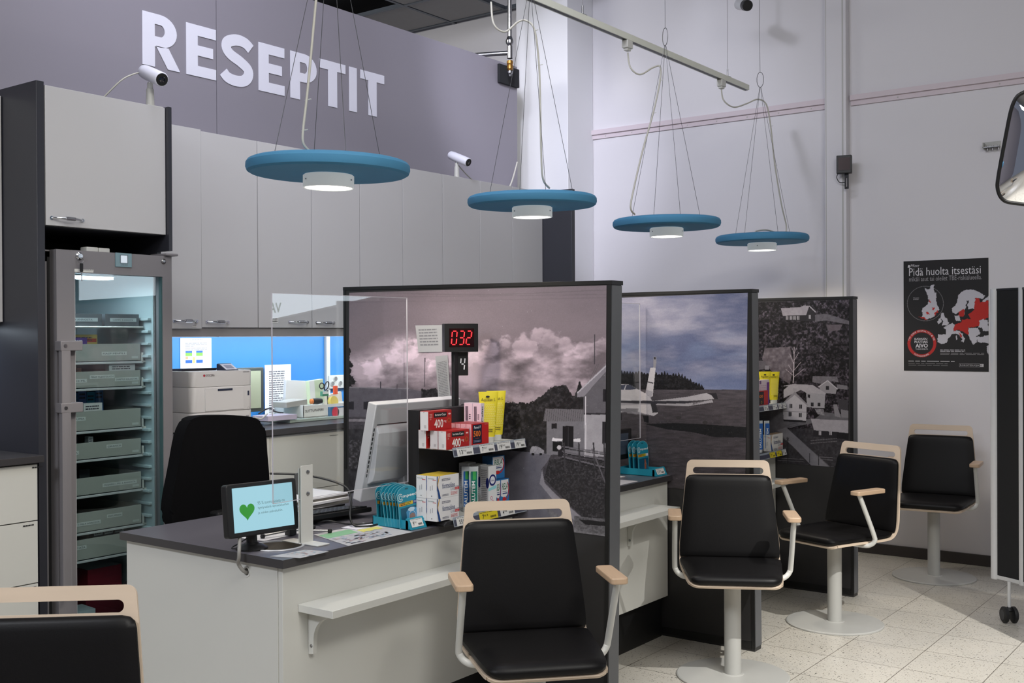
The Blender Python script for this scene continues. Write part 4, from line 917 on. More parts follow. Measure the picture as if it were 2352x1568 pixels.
    cushion([(.200, .476), (.2015, .480), (.204, .488), (.209, .508), (.215, .54), (.232, .63), (.250, .72), (.264, .79), (.269, .820), (.2715, .836), (.2735, .845), (.2745, .849)], [.214, .220, .223, .2235, .2225, .214, .205, .197, .194, .189, .178, .158], .026, 'back_cushion', 1)
    for s in (-1, 1):
        b = MB(); b.tube(smoothpath([(s*.06, -.03, .436), (s*.19, -.012, .434), (s*.225, .0, .44), (s*.246, .008, .462), (s*.2505, -.005, .50), (s*.2505, -.105, .69), (s*.2505, -.113, .704)], 5), .0115, wmetal, 14)
        arm = b.obj('armrest', e)
        b = MB(); b.prism([(s*.25+p[0], p[1]) for p in rrect(-.029, -.150, .029, .058, .014, 4)], .703, .724, oak, 'Z', bev=.004, seg=2); b.obj('arm_pad', arm)
    return e
ch = chair()
spots = [((-2.20+.0, 1.20), 42, 'black swivel chair in the bottom left corner, only its back top visible'),
         ((-2.085, 2.92), 47, 'black swivel chair in front of the nearest village-road screen'),
         ((-2.089, 4.424), 29, 'black swivel chair in front of the aeroplane screen'),
         ((-2.044, 5.545), -20, 'black swivel chair turned sideways in front of the aerial-photo screen'),
         ((-1.935, 6.95), 7, 'black swivel chair farthest back, against the white wall')]
CH = []
for i, ((x, y), a, lb) in enumerate(spots):
    c = ch if i == 0 else dup(ch); c.location = (x, y, 0); c.rotation_euler = (0, 0, radians(a)); c['label'] = lb; CH.append(c)

# ================================================================== ROUND BLUE PENDANT LAMPS
def pendant():
    e = empty('pendant_lamp', (0, 0, 0), 0, 'x', 'lamp', 'row of round blue pendant lamps')
    b = MB(); b.lathe([(.05, .022), (.281, .022), (.292, .017), (.299, .007), (.300, -.008), (.295, -.021), (.284, -.0275), (.05, -.028)], (0, 0, 0), blue_foam, 72); b.obj('felt_disc', e, smooth=25)
    b = MB(); b.lathe([(.088, -.024), (.088, -.032), (.0935, -.032), (.0935, -.076), (.090, -.078), (.086, -.076), (.086, -.070)], (0, 0, 0), mat('white_housing_glow', (236, 240, 240), .5, noise=.01, emis=.22), 48, capends=False);  # faint emission added so the shaded housing looks brighter
    for k in range(3): b.lathe([(.003, .0), (.003, .003)], (.0935*cos(k*2.1+.4), .0935*sin(k*2.1+.4), -.05), steel, 8, (cos(k*2.1+.4), sin(k*2.1+.4), 0))
    h = b.obj('lamp_housing', e)
    b = MB(); b.lathe([(.0862, -.0715), (.0862, -.073), (.05, -.0745), (.001, -.075)], (0, 0, 0), lampmat, 48); b.obj('diffuser', h)
    b = MB(); top = (0, 0, 1.0)
    for k in range(4):
        a = radians(45+90*k+AW); p = (.205*cos(a), .205*sin(a), .022); b.tube([p, (p[0]*.02, p[1]*.02, .985)], .0012, wire_m, 5); b.lathe([(.006, 0), (.004, .006)], p, wire_m, 8)
    n = 14; b.tube([(.022*sin(2*pi*i/n)*1, 0, 1.035-.05*cos(2*pi*i/n)) for i in range(n+1)], .0018, wire_m, 5)
    b.tube([(0, 0, 1.08), (0, 0, 2.62)], .0014, wire_m, 5); b.obj('suspension_wires', e)
    return e
AW = 25
pl = pendant()
LX, LZ = -2.95, 2.124
LS = [(2.84, 'nearest and largest round blue pendant lamp, left of the row'), (4.13, 'second round blue pendant lamp, hanging before the white column'),
      (5.42, 'third round blue pendant lamp, hanging before the white wall'), (6.71, 'farthest and smallest round blue pendant lamp, by the cable duct')]
PLS = []
for i, (y, lb) in enumerate(LS):
    p = pl if i == 0 else dup(pl); p.location = (LX, y, LZ); p['label'] = lb; PLS.append(p)
    p.rotation_euler = (radians((0, 1.0, .5, .5)[i]), radians((1.2, 1.0, .3, -.3)[i]), radians((-7, -17, -20, 12)[i]))
    spot('pendant_bulb', (LX, y, LZ-.088), (LX, y, 0), 34, (1, .89, .74), 160, .5, .07)
# feeder cables, each from its rail plug to the lamp
XR, ZR = -3.12, 3.14
plugs = [(3.0, 'a'), (YX(1128, XR, 0), 'b'), (YX(1441, XR, 110), 'c'), (YX(1657, XR, 195), 'd')]
def cabl(u, v, X): return at(u, v, X=X)
routes = [
 [(730, -40), (722, 40), (712, 150), (704, 230), (696, 300), (697, 330), (712, 348)],
 [(1128, 5), (1134, 55), (1160, 73), (1190, 50), (1210, 48), (1228, 70), (1238, 150), (1241, 250), (1243, 350), (1247, 410), (1262, 432)],
 [(1442, 122), (1448, 155), (1470, 171), (1500, 155), (1516, 153), (1516, 185), (1500, 260), (1475, 350), (1452, 450), (1449, 480), (1458, 492)],
 [(1657, 205), (1662, 230), (1685, 246), (1715, 238), (1740, 228), (1760, 240), (1770, 290), (1780, 380), (1795, 470), (1806, 520), (1798, 536), (1760, 528), (1735, 531)]]
for i, r in enumerate(routes):
    b = MB(); P = []
    for k, (u, v) in enumerate(r):
        t = min(1, k/5.); P.append(cabl(u, v, XR*(1-t)+(LX+.0)*t if i else LX-.02))
    b.tube(smoothpath(P), .0048, cable_w, 8)
    for q in (len(P)//2, len(P)//2+1): b.tube([P[q]+Vector((-.008, 0, 0)), P[q]+Vector((.014, .01, .004))], .0022, wmetal, 5)
    b.obj('power_cable', PLS[i])
# rail
e = empty('track_rail', (XR, 4.5, ZR), 0, 'long white lighting rail hanging above the blue lamps', 'rail')
b = MB(); b.prism([(XR-.018, ZR), (XR+.018, ZR), (XR+.018, ZR+.034), (XR-.018, ZR+.034)], 2.2, 6.86, mat('rail_paint', (224, 226, 214), .4, noise=.02), 'Y', bev=.002)
b.box(XR-.010, XR+.010, 2.2, 6.858, ZR-.001, ZR+.0003, black_pl); b.obj('profile', e)
for u, v in ((1338, 40), (1671, 180)):
    y = YX(u, XR, v); b = MB(); b.tube([(XR, y, ZR+.05), (XR, y, 4.7)], .0013, wire_m, 5); b.tube([(XR, y, ZR+.034), (XR, y, ZR+.085)], .005, steel, 8); b.box(XR-.016, XR+.016, y-.02, y+.02, ZR+.034, ZR+.038, steel); b.obj('hanger', e)
for y, _ in plugs[1:]:
    b = MB(); b.box(XR-.02, XR+.02, y-.03, y+.03, ZR-.045, ZR+.0, wmetal, .005); b.box(XR-.014, XR+.014, y-.02, y+.02, ZR-.058, ZR-.044, wmetal, .004); b.obj('rail_plug', e)

# ================================================================== THINGS ON THE NEAREST DESK
def customer_display():
    e = empty('customer_display', (-2.80, 2.34, ZD), 0, 'small black customer display with a green heart on the nearest desk corner', 'monitor')
    c = [at(522, 1112, X=-2.805), at(683, 1098, X=-2.795), at(684, 1212, X=-2.775), at(522, 1241, X=-2.785)]   # TL TR BR BL of the face
    o = (c[0]+c[1]+c[2]+c[3])/4; u = ((c[1]-c[0])+(c[2]-c[3])).normalized(); v = ((c[0]-c[3])+(c[1]-c[2])); v = (v-u*v.dot(u)).normalized(); n = u.cross(v)
    w = ((c[1]-c[0]).length+(c[2]-c[3]).length)/2; h = ((c[0]-c[3]).length+(c[1]-c[2]).length)/2
    Mx = Matrix(((u.x, v.x, n.x, o.x), (u.y, v.y, n.y, o.y), (u.z, v.z, n.z, o.z), (0, 0, 0, 1)))
    b = MB(); b.M = Mx; b.prism(rrect(-w/2, -h/2, w/2, h/2, .010, 4), -.028, 0, black_pl, 'Z', bev=.004, seg=2); b.box(-w*.3, w*.3, -h*.3, h*.3, -.045, -.027, black_pl, .006); b.obj('housing', e)
    b = MB(); b.frame(o+n*.0008, u, v); b.rgb(158, 206, 220).rect(-w/2+.022, -h/2+.016, w/2-.020, h/2-.013, SCREEN)
    b.rgb(44, 140, 42); hx, hy, s = -w*.235, -.004, .030; pts = []
    for i in range(40):
        t = 2*pi*i/40; pts.append((hx+s/16*16*sin(t)**3, hy+s/16*(13*cos(t)-5*cos(2*t)-2*cos(3*t)-cos(4*t))))
    b.poly(pts, SCREEN, 2)
    b.rgb(84, 112, 116)
    for i, st in enumerate(('95 % suomalaisista on', 'tyytyväisiä apteekkeihin', 'ja niiden palveluihin.')): b.text(-w*.085, .012-i*.0165, st, .0100, (.112, .128, .102)[i], SCREEN)
    b.obj('lit_screen', e)
    b = MB(); b.tube([(-2.825, 2.365, ZD+.016), (-2.832, 2.365, .90)], .018, black_pl, 20); b.box(-2.84, -2.80, 2.34, 2.39, .875, .92, black_pl, .004); b.obj('neck', e)
    b = MB(); b.lathe([(.052, ZD+.0003), (.052, ZD+.005), (.040, ZD+.012), (.024, ZD+.018), (.02, ZD+.022)], (-2.822, 2.362, 0), black_pl, 32); b.obj('base', e)
    b = MB(); g = Vector((XY(564, 2.312), 2.312, at(564, 1312, Y=2.312).z)); b.tube(smoothpath([(-2.84, 2.345, .90), (-2.82, 2.315, .885), (-2.775, 2.272, .83), (-2.772, 2.268, .80), g+Vector((-.004, -.03, .03)), g+Vector((0, -.012, .004)), g+Vector((0, .01, -.004))]), .006, cable_g, 10); b.obj('grey_cable', e)
    b = MB(); b.tube(smoothpath([(-2.80, 2.38, .87), (-2.84, 2.33, .83), (-2.852, 2.31, ZD+.012), (-2.845, 2.30, ZD+.008), (-2.82, 2.305, ZD+.012), (-2.84, 2.325, ZD+.02)]), .0022, black_pl, 6); b.obj('thin_cable', e)
customer_display()

def shield(y0, y1, z0, z1, X, label, by):
    e = empty('acrylic_shield', (X, (y0+y1)/2, ZD), 0, label, 'shield', 'clear shields on the desks')
    b = MB(); b.box(X-.002, X+.002, y0, y1, z0, z1, acryl); b.obj('clear_pane', e)
    b = MB()
    for ya, yb, za, zb in ((y0-.001, y0+.0006, z0, z1), (y1-.0006, y1+.001, z0, z1), (y0, y1, z1-.0006, z1+.001), (y0, y1, z0-.001, z0+.0006)): b.box(X-.0022, X+.0022, ya, yb, za, zb, acr_edge)
    b.obj('pane_edge', e)
    for yy in by:
        b = MB(); b.box(X+.003, X+.0062, yy, yy+.054, ZD+.0005, 1.068, wmetal, .001); b.box(X+.003, X+.085, yy, yy+.054, ZD+.0005, ZD+.004, wmetal, .001); b.box(X-.088, X+.003, yy-.002, yy+.05, ZD+.0005, ZD+.004, wmetal, .001); b.box(X-.006, X-.003, yy-.002, yy+.05, ZD+.0005, 1.06, wmetal, .001); o = b.obj('bracket', e)
        b = MB()
        for z in (1.045, .972): b.lathe([(.007, 0), (.0065, .003), (.003, .004)], (X+.0062, yy+.030, z), steel, 16, (1, 0, 0))
        b.obj('bolt', o)
    return e
shield(2.392, 3.045, .956, 1.642, -2.752, 'clear acrylic shield on a white bracket, nearest desk', (2.508,))
shield(3.70, YX(1470, -2.752, 900), at(1459, 1007, X=-2.752).z, at(1478, 698, X=-2.752).z, -2.752, 'clear acrylic shield on the middle desk before the aeroplane photo', (4.24,))

def sheet(name, pts, label, th, draw=None, mat_=None, z=None, cat='paper', curl=0):
    z = z or ZD; b = MB(); b.rgb(176, 176, 180)
    b.prism([(p[0], p[1]) for p in pts], z+.0006, z+.0006+th, PAPER, 'Z')
    if draw: draw(b, z+.0007+th)
    o = b.obj(name); tag(o, label, cat); return o
q = [at(u, v, Z=ZD) for u, v in ((720, 1228), (845, 1203), (948, 1222), (800, 1254))]
def lf(b, z):
    o = q[0].copy(); o.z = z; b.frame(o, q[1]-q[0], q[3]-q[0]); b.fr = (o, (q[1]-q[0]).normalized(), (q[3]-q[0]).normalized(), Vector((0, 0, 1)))
    L1, L2 = (q[1]-q[0]).length, (q[3]-q[0]).length
    b.rgb(122, 172, 134).rect(.02*L1, .12*L2, .56*L1, .40*L2); b.rgb(200, 196, 106).rect(.62*L1, .10*L2, .98*L1, .46*L2); b.rgb(214, 214, 218).rect(.66*L1, .06*L2, .8*L1, .24*L2, k=2); b.rgb(120, 110, 140).rect(.80*L1, .12*L2, .95*L1, .27*L2, k=2)
    rr = random.Random(5)
    for i in range(70):
        x, y = rr.uniform(.05, .86)*L1, rr.uniform(.48, .92)*L2
        b.rgb(*rr.choice(((168, 174, 192), (200, 176, 176), (184, 186, 196), (168, 186, 202), (180, 168, 184)))).rect(x, y, x+L1*rr.uniform(.04, .1), y+L2*rr.uniform(.02, .05), k=2)
    for i in range(6): b.rgb(170, 186, 206).rect((.05+.15*i)*L1, .44*L2, (.12+.15*i)*L1, .46*L2, k=2)
sheet('leaflet', q, 'large printed leaflet lying on the nearest desk edge', .0008, lf)
q2 = [at(u, v, Z=ZD) for u, v in ((622, 1278), (700, 1263), (755, 1267), (690, 1282))]
def lf2(b, z):
    o = q2[0].copy(); o.z = z; b.fr = (o, (q2[1]-q2[0]).normalized(), (q2[3]-q2[0]).normalized(), Vector((0, 0, 1))); rr = random.Random(8); L1, L2 = (q2[1]-q2[0]).length, (q2[3]-q2[0]).length
    for i in range(26): x, y = rr.uniform(.2, .85)*L1, rr.uniform(.1, .9)*L2; b.rgb(*rr.choice(((150, 176, 190), (190, 150, 150), (130, 150, 170)))).rect(x, y, x+L1*.06, y+L2*.06)
sheet('leaflet', q2, 'small crumpled leaflet at the front corner of the nearest desk', .0008, lf2)

# ---- price label helper
def price(b, x, y, w, h, big, sm, yellow=False, k=2):
    b.rgb(*((214, 196, 40) if yellow else (214, 214, 212))).rect(x, y, x+w, y+h, k=k)
    b.rgb(40, 40, 42); b.greek(x+.05*w, y+h*.93, x+w*.93, 1, h*.10, k=k+1, seed=int(w*9999)); b.text(x+.15*w, y+h*.20, big, h*.5, w*(.10*len(big)), k=k+1, bold=.01); b.text(x+.15*w+w*.11*len(big), y+h*.45, sm, h*.24, w*.2, k=k+1)
    b.bars(x+w*.58, y+h*.18, x+w*.9, y+h*.42, k=k+1)
# ---- counter display of blister packs
def blister_display(e_label, xb, xf, yL, W, z0, packs, big, sm, group, blister, base_lab, zt=.142, tagname='blister_tray'):
    # tray runs from xb (staff side) to xf (customer side), from yL along +Y
    e = empty(tagname, ((xb+xf)/2, yL+W/2, z0), 0, e_label, 'display tray')
    b = MB(); b.box(xb, xf-.012, yL, yL+.003, z0+.001, z0+.034, teal); b.box(xb, xf-.012, yL+W-.003, yL+W, z0+.001, z0+.034, teal); b.box(xb, xf, yL, yL+W, z0+.0005, z0+.003, teal); b.box(xb, xb+.003, yL, yL+W, z0+.001, z0+.036, teal)
    b.prism([(xf, z0+.001), (xf-.018, z0+.040), (xf-.024, z0+.040), (xf-.024, z0+.001)], yL, yL+W, teal, 'Y'); b.obj('card_tray', e)
    b = MB(); d = Vector((-.018, 0, .039)).normalized(); b.frame(Vector((xf, yL, z0+.001))+Vector((.0006, 0, .0002)), (0, 1, 0), d); price(b, W*.12, .008, W*.72, .030, big, sm); b.obj('price_tag', e)
    n = len(packs)
    for i, (x, dy, lean) in enumerate(packs):
        b = MB(); w, h = .114, zt+.004; sc = w/.102
        b.M = Matrix.Translation((x, yL+dy, z0+.004)) @ Matrix.Rotation(radians(lean), 4, 'X') @ Matrix.Rotation(radians(-4), 4, 'Y')
        out = [(0, 0), (w*.86, 0), (w*.94, h*.62), (w*.94, h*.80)]+[(w*.94-w*.47+w*.47*cos(radians(a)), h*.80+h*.2*sin(radians(a))) for a in range(15, 180, 15)]+[(0, h*.80), (w*.03, h*.5)]
        b.prism([(p[0], p[1]) for p in out], -.0008, .0008, teal, 'X'); b.rgb(150, 210, 222)
        b.frame((.0010, 0, 0), (0, 1, 0), (0, 0, 1))
        P = [o_ for o_ in out]
        for a, c in zip(P, P[1:]+P[:1]): b.line(a[0], a[1], c[0], c[1], .0012, k=1)
        b.rgb(16, 92, 108).disc(w*.47, h*.93, .010, ry=.0025, k=1)
        b.rgb(226, 236, 236); b.ring(w*.15, h*.735, .0145, .0022, a0=radians(40), a1=radians(330), k=1); b.ring(w*.16, h*.735, .0082, .0022, k=1, n=16); b.text(w*.26, h*.70, 'mpeed', .0145, w*.66, k=1, bold=.02)
        b.rgb(226, 160, 40).rect(w*.06, h*.52, w*.36, h*.60); b.rgb(222, 196, 50).rect(w*.34, h*.525, w*.70, h*.605, k=2); b.rgb(90, 80, 30).greek(w*.12, h*.595, w*.62, 2, .0055, k=3, seed=3)
        (b.rgb(34, 52, 130) if blister else b.rgb(214, 220, 224)).rect(w*.71, h*.525, w*.90, h*.605, k=2)
        if blister: b.rgb(190, 200, 220).greek(w*.73, h*.59, w*.88, 2, .004, k=3)
        b.rgb(14, 84, 112).rect(w*.12, h*.06, w*.88, h*.47, k=1)
        if blister:
            b.rgb(70, 150, 196).poly([(w*.36, h*.08), (w*.86, h*.08), (w*.86, h*.40), (w*.74, h*.44), (w*.5, h*.44), (w*.36, h*.36)], k=2); b.rgb(190, 216, 232).disc(w*.6, h*.40, w*.16, ry=h*.05, k=3); b.rgb(215, 228, 236).ring(w*.62, h*.22, w*.17, .0016, k=4, ry=h*.14); b.rgb(150, 120, 110).disc(w*.62, h*.22, w*.13, ry=h*.085, k=4)
        else:
            b.rgb(170, 86, 60).poly([(w*.55, h*.14), (w*.66, h*.14), (w*.70, h*.30), (w*.64, h*.44), (w*.58, h*.44), (w*.54, h*.3)], k=3); b.rgb(120, 170, 180).ring(w*.62, h*.20, w*.15, .0014, k=4, ry=h*.12)
        b.rgb(170, 180, 60).rect(w*.45, h*.02, w*.86, h*(.06 if blister else .1), k=3)
        b.rgb(70, 140, 150).ring(w*.09, h*.08, .004, .0008, k=2, n=12)
        o = b.obj('plaster_pack', smooth=20)
        tag(o, base_lab+(', frontmost with its full face showing' if i == n-1 else ', rearmost of the row' if i == 0 else ', %s from the front' % ('second third fourth fifth sixth seventh'.split()[n-2-i])), 'blister pack', group)
yl = YX(940, -2.625, 1217)
blister_display('teal card tray with a 9 euro price tag on the nearest desk', -2.805, -2.618, yl, .088, ZD, [(-2.783, .000, 0), (-2.766, .004, 0), (-2.742, .0, 8), (-2.728, 0, 6), (-2.713, 0, 5), (-2.698, 0, 4), (-2.683, 0, 3), (-2.664, -.008, 3)], '9', '57 6,4', 'teal plaster packs on the nearest desk', True, 'teal plaster pack in the tray on the nearest desk')
yl = 4.706
blister_display('teal card tray with a price tag at the corner of the middle desk', -2.83, -2.618, yl-.006, .108, ZD, [(-2.775, .006, 0), (-2.752, .006, 0), (-2.722, .004, 0)], '11', '73', 'teal plaster packs on the middle desk', False, 'teal plaster pack in the tray on the middle desk', .158)

# ---- product stand
def stand(X0, ya, yb, zs, ztop, label, base=True):
    e = empty('product_stand', (X0, (ya+yb)/2, ZD), 0, label, 'stand', 'black product stands on the desks')
    b = MB(); b.box(X0-.215, X0-.16, ya, yb, ZD+.001, ztop, black_mt, .001); b.obj('back_panel', e)
    b = MB(); b.prism([(ya-.04, ZD+.0008), (yb, ZD+.0008), (yb, ZD+.014), (ya-.03, ZD+.018), (ya-.045, ZD+.008)], X0-.16, X0+.0, black_mt, 'X', bev=.003); b.obj('foot', e)
    for z in zs:
        b = MB(); b.box(X0-.16, X0, ya, yb, z-.003, z, wmetal, .0008); b.box(X0-.16, X0-.02, ya-.001, ya+.0015, z-.003, z+.007, wmetal); o = b.obj('shelf', e)
    return e
XS = -2.56; ys0 = YX(1038, XS, 1034); z1, z2 = 1.083, .828
stand(XS, ys0, 3.522, (z1, z2), 1.222, 'black product stand with two white shelves on the nearest desk', True)
def strip_(X, ya, yb, z, tags, label):
    e = empty('price_rail', (X, (ya+yb)/2, z), 0, label, 'price rail', 'clear price rails on the product stands')
    b = MB(); b.prism([(X+.001, z+.008), (X+.004, z+.008), (X+.012, z-.026), (X+.009, z-.026)], ya, yb, mat('clear_rail', (150, 158, 168), .25, noise=.02), 'Y'); b.obj('rail', e)
    b = MB(); d = Vector((-.008, 0, .034)).normalized(); b.frame((X+.0124, ya, z-.0265), (0, 1, 0), d)
    b.rgb(70, 72, 88).rect(0, .004, yb-ya, .026, k=1)
    for (fa, fb, big, sm, yel) in tags: price(b, fa*(yb-ya), .001, (fb-fa)*(yb-ya), .032, big, sm, yel)
    b.obj('price_labels', e)
strip_(XS, ys0, 3.522, z1, [(.04, .25, '13', '19 6,9', False), (.34, .54, '7', '93 6,9', False), (.58, .77, '19', '29 6,9', False), (.83, .985, '19', '29 6,9', False)], 'price rail with four white price labels under the top shelf')
strip_(XS, ys0, 3.522, z2, [(.03, .24, '55', '69', False), (.33, .58, '7', '63', True), (.62, .82, '4', '98', False)], 'price rail with a yellow price label under the lower shelf')

def carton(name, label, X, y0, y1, thick, z0, z1, face=(200, 200, 200), side=(220, 218, 220), top=None, draw=None, sdraw=None, group=None, cat='box', yaw=0, drop=None):
    b = MB(); cx, cy = X, y0
    if yaw: b.M = Matrix.Translation((cx, cy, 0)) @ Matrix.Rotation(radians(yaw), 4, 'Z') @ Matrix.Translation((-cx, -cy, 0))
    b.c = lin(face); b.box(X-thick, X, y0, y1, z0, z1, CARD, .0006, 1)
    b.c = lin(side); b.frame((X-thick, y0-.0001, z0), (1, 0, 0), (0, 0, 1)); b.rect(.0006, .0006, thick-.0006, z1-z0-.0006)
    if sdraw: sdraw(b, thick, z1-z0)
    if top: b.c = lin(top); b.frame((X-thick, y0, z1+.0001), (1, 0, 0), (0, 1, 0)); b.rect(.0006, .0006, thick-.0006, y1-y0-.0006)
    b.frame((X+.0001, y0, z0), (0, 1, 0), (0, 0, 1))
    if draw: draw(b, y1-y0, z1-z0)
    return tag(b.obj(name, smooth=10), label, cat, group)
RED = (176, 30, 28)
def d_burana(b, w, h):
    b.rgb(24, 20, 22).rect(w*.23, h*.66, w*.78, h*.92, k=2); b.rgb(235, 232, 228).text(w*.27, h*.71, 'burana-Caps', h*.15, w*.46, k=3, bold=.01)
    b.rgb(238, 234, 228).text(w*.24, h*.10, '400', h*.46, w*.38, k=2, bold=.02); b.text(w*.65, h*.34, 'mg', h*.12, w*.11, k=2)
    b.rgb(214, 120, 50).ring(w*.88, h*.46, w*.065, .0015, k=2, n=18); b.rgb(150, 60, 30).disc(w*.88, h*.46, w*.035, k=3); b.rgb(240, 200, 200).disc(w*.9, h*.80, w*.055, ry=h*.045, k=2)
    b.rgb(226, 180, 170).greek(w*.04, h*.86, w*.16, 3, h*.07, seed=4); b.text(w*.05, h*.55, '30', h*.09, None, k=2)
def s_plain(b, t, h):
    b.rgb(168, 160, 164).greek(t*.5, h*.28, t*.75, 3, h*.06, seed=6); b.rect(t*.4, h*.93, t*.55, h*.96, k=2)
bl = .132
yA = YX(1025, XS-.012, 1000)
carton('medicine_box', 'red painkiller box with 400 on its face, front of the lower row', XS-.012, yA, yA+bl, .038, z1+.001, z1+.069, RED, (222, 218, 218), RED, d_burana, s_plain, 'red painkiller boxes on the top shelf')
yB = YX(1006, XS-.053, 1000)
carton('medicine_box', 'red painkiller box squeezed in the middle of the lower row', XS-.053, yB, yB+bl, .038, z1+.001, z1+.069, RED, (222, 216, 216), RED, d_burana, s_plain, 'red painkiller boxes on the top shelf')
yC = YX(979, XS-.105, 1000)
carton('medicine_box', 'red painkiller box at the back left of the lower row', XS-.105, yC, yC+bl, .038, z1+.001, z1+.069, RED, (224, 220, 220), RED, d_burana, s_plain, 'red painkiller boxes on the top shelf')
yD = YX(984, XS-.072, 960)
carton('medicine_box', 'red painkiller box lying on top of the lower row', XS-.072, yD, yD+bl, .040, z1+.070, z1+.140, RED, (224, 220, 222), RED, d_burana, s_plain, 'red painkiller boxes on the top shelf')
def d_pamol(b, w, h):
    b.rgb(20, 26, 50).rect(w*.06, h*.12, w*.58, h*.96, k=2); b.rgb(225, 228, 235).text(w*.13, h*.78, 'Pamol F', h*.12, w*.38, k=3, bold=.01); b.rgb(232, 120, 30).text(w*.10, h*.42, '500', h*.27, w*.40, k=3, bold=.02)
    b.rgb(170, 70, 40).greek(w*.2, h*.36, w*.42, 1, h*.05, k=3); b.rgb(140, 150, 180).greek(w*.1, h*.26, w*.5, 2, h*.05, k=3); b.rgb(225, 160, 160).greek(w*.06, h*.08, w*.4, 2, h*.04, k=2); b.greek(w*.75, h*.95, w*.95, 1, h*.04, k=2)
def s_pink(b, t, h): b.rgb(120, 100, 116).rect(t*.55, h*.25, t*.62, h*.8, k=2); b.rect(t*.7, h*.45, t*.76, h*.85, k=2)
pz = at(1100, 972, X=XS-.012).z
for i in range(4):
    X = XS-.010-i*.0262; y0 = YX(1083, XS-.010, 990); 
    carton('medicine_box', 'red fever medicine box with a dark 500 panel, %s' % ('foremost of four' if i == 0 else '%s row behind the foremost' % ('second', 'third', 'fourth')[i-1]), X, y0, y0+.105, .0255, z1+.001, pz, (190, 30, 30), (226, 172, 180), (150, 60, 66), d_pamol, s_pink, 'red boxes with a dark 500 panel')
def d_sensi(b, w, h):
    b.rgb(214, 206, 222).rect(0, 0, w, h); b.rgb(30, 30, 46).text(w*.28, h*.12, 'SensiCalm', w*.26, h*.8, k=3, rot=pi/2, bold=.01); b.rgb(112, 44, 140).rect(w*.5, h*.05, w*.85, h*.92, k=2); b.rgb(220, 215, 230).disc(w*.67, h*.85, w*.1, k=3)
def s_sensi(b, t, h): b.rgb(70, 50, 70).bars(t*.18, h*.55, t*.5, h*.92); b.rgb(60, 50, 60).greek(t*.6, h*.72, t*.8, 3, h*.05, k=2); b.rgb(190, 150, 170).greek(t*.1, h*.5, t*.85, 9, h*.05, k=2, seed=12)
sz = at(1100, 926, X=XS-.07).z; ysn = YX(1105, XS-.058, 950)
carton('skin_cream_box', 'pink and purple upright box, nearer of the two behind the red ones', XS-.058, ysn, ysn+.036, .042, z1+.001, sz, (216, 208, 222), (226, 196, 208), (190, 170, 178), d_sensi, s_sensi, 'pink and purple upright boxes')
carton('skin_cream_box', 'pink and purple upright box, farther back beside its twin', XS-.1005, ysn, ysn+.036, .042, z1+.001, sz, (216, 208, 222), (226, 196, 208), (190, 170, 178), d_sensi, s_sensi, 'pink and purple upright boxes')
def cream_tube(label, X, yc, w, z0, z1_, body, cap, draw=None, group=None, yaw=0, capw=.5, name='cream_tube', th=.030):
    # flat crimp at the top, round cap at the bottom
    b = MB(); b.M = Matrix.Translation((X, yc, 0)) @ Matrix.Rotation(radians(yaw), 4, 'Z'); h = z1_-z0; ch = h*.12; rows = []; n = 24; b.c = lin(body)
    for i in range(9):
        t = i/8; z = z0+ch+(h-ch)*t; a = w/2*(capw+.12+(1-capw-.12)*t); d = th/2*(1-t)**.75*1.0+.0012; rows.append([b.bm.verts.new(b.M @ Vector((d*cos(2*pi*k/n), a*sin(2*pi*k/n), z))) for k in range(n)])
    fs = []
    for r0, r1 in zip(rows, rows[1:]):
        for k in range(n): fs.append(b.bm.faces.new([r0[k], r0[(k+1) % n], r1[(k+1) % n], r1[k]]))
    fs += [b.bm.faces.new(rows[0][::-1]), b.bm.faces.new(rows[-1])]; b.paint(fs, CARD)
    # crimp band lighter
    if draw:
        b.frame((th/2*.0+.002, -w/2, z0), (0, 1, 0), (0, 0, 1)); draw(b, w, h, lambda t: th/2*(1-t)**.75)
    e = b.obj(name, smooth=60); tag(e, label, 'tube', group)
    b = MB(); b.M = Matrix.Translation((X, yc, 0)) @ Matrix.Rotation(radians(yaw), 4, 'Z'); b.c = lin(cap); b.lathe([(w/2*capw*.96, z0), (w/2*capw, z0+.002), (w/2*capw*1.05, z0+ch)], (0, 0, 0), CARD, 24); b.obj('cap', e)
    return e
def onsurf(b, depth):      # lift the print to the swelling front of the tube
    o, u, v, n = b.fr; b.fr = (o+n*depth, u, v, n)
def d_aqua(b, w, h, f):
    o0 = b.fr
    for (y0, txt, hh, ww, bold) in ((.80, 'Aqualan L', .016, .72, .01),):
        b.fr = o0; onsurf(b, f(y0-.12)+.001); b.rgb(30, 30, 40).text(w*.12, h*y0, txt, hh, w*ww, k=1); b.disc(w*.45, h*.905, .008, ry=.004, k=1)
    b.fr = o0
    rr = random.Random(4)
    for i in range(11):
        for j in range(6):
            x = w*(.24+j*.1+(.05 if i % 2 else 0)); y = h*(.30+i*.045); b.fr = o0; onsurf(b, f((y/h-.12)/.88)*math.sqrt(max(0, 1-((x-w/2)/(w*.46))**2))+.0012); b.rgb(232, 226, 150).ring(x, y, .0032, .0009, k=1, n=6)
    b.fr = o0; onsurf(b, f(.1)*.9+.0015); b.rgb(90, 80, 40).greek(w*.40, h*.27, w*.68, 3, h*.035, k=1, seed=2)
YEL = (222, 206, 44)
ya_ = YX(1121, XS-.055, 950); yb_ = YX(1141, XS-.075, 950); zt = at(1120, 899, X=XS-.06).z
cream_tube('yellow cream tube standing on its cap, nearer of the pair', XS-.050, YX(1122, XS-.05, 950), .078, z1+.001, zt, YEL, (212, 214, 210), d_aqua, 'yellow cream tubes on the top shelf', yaw=-44)
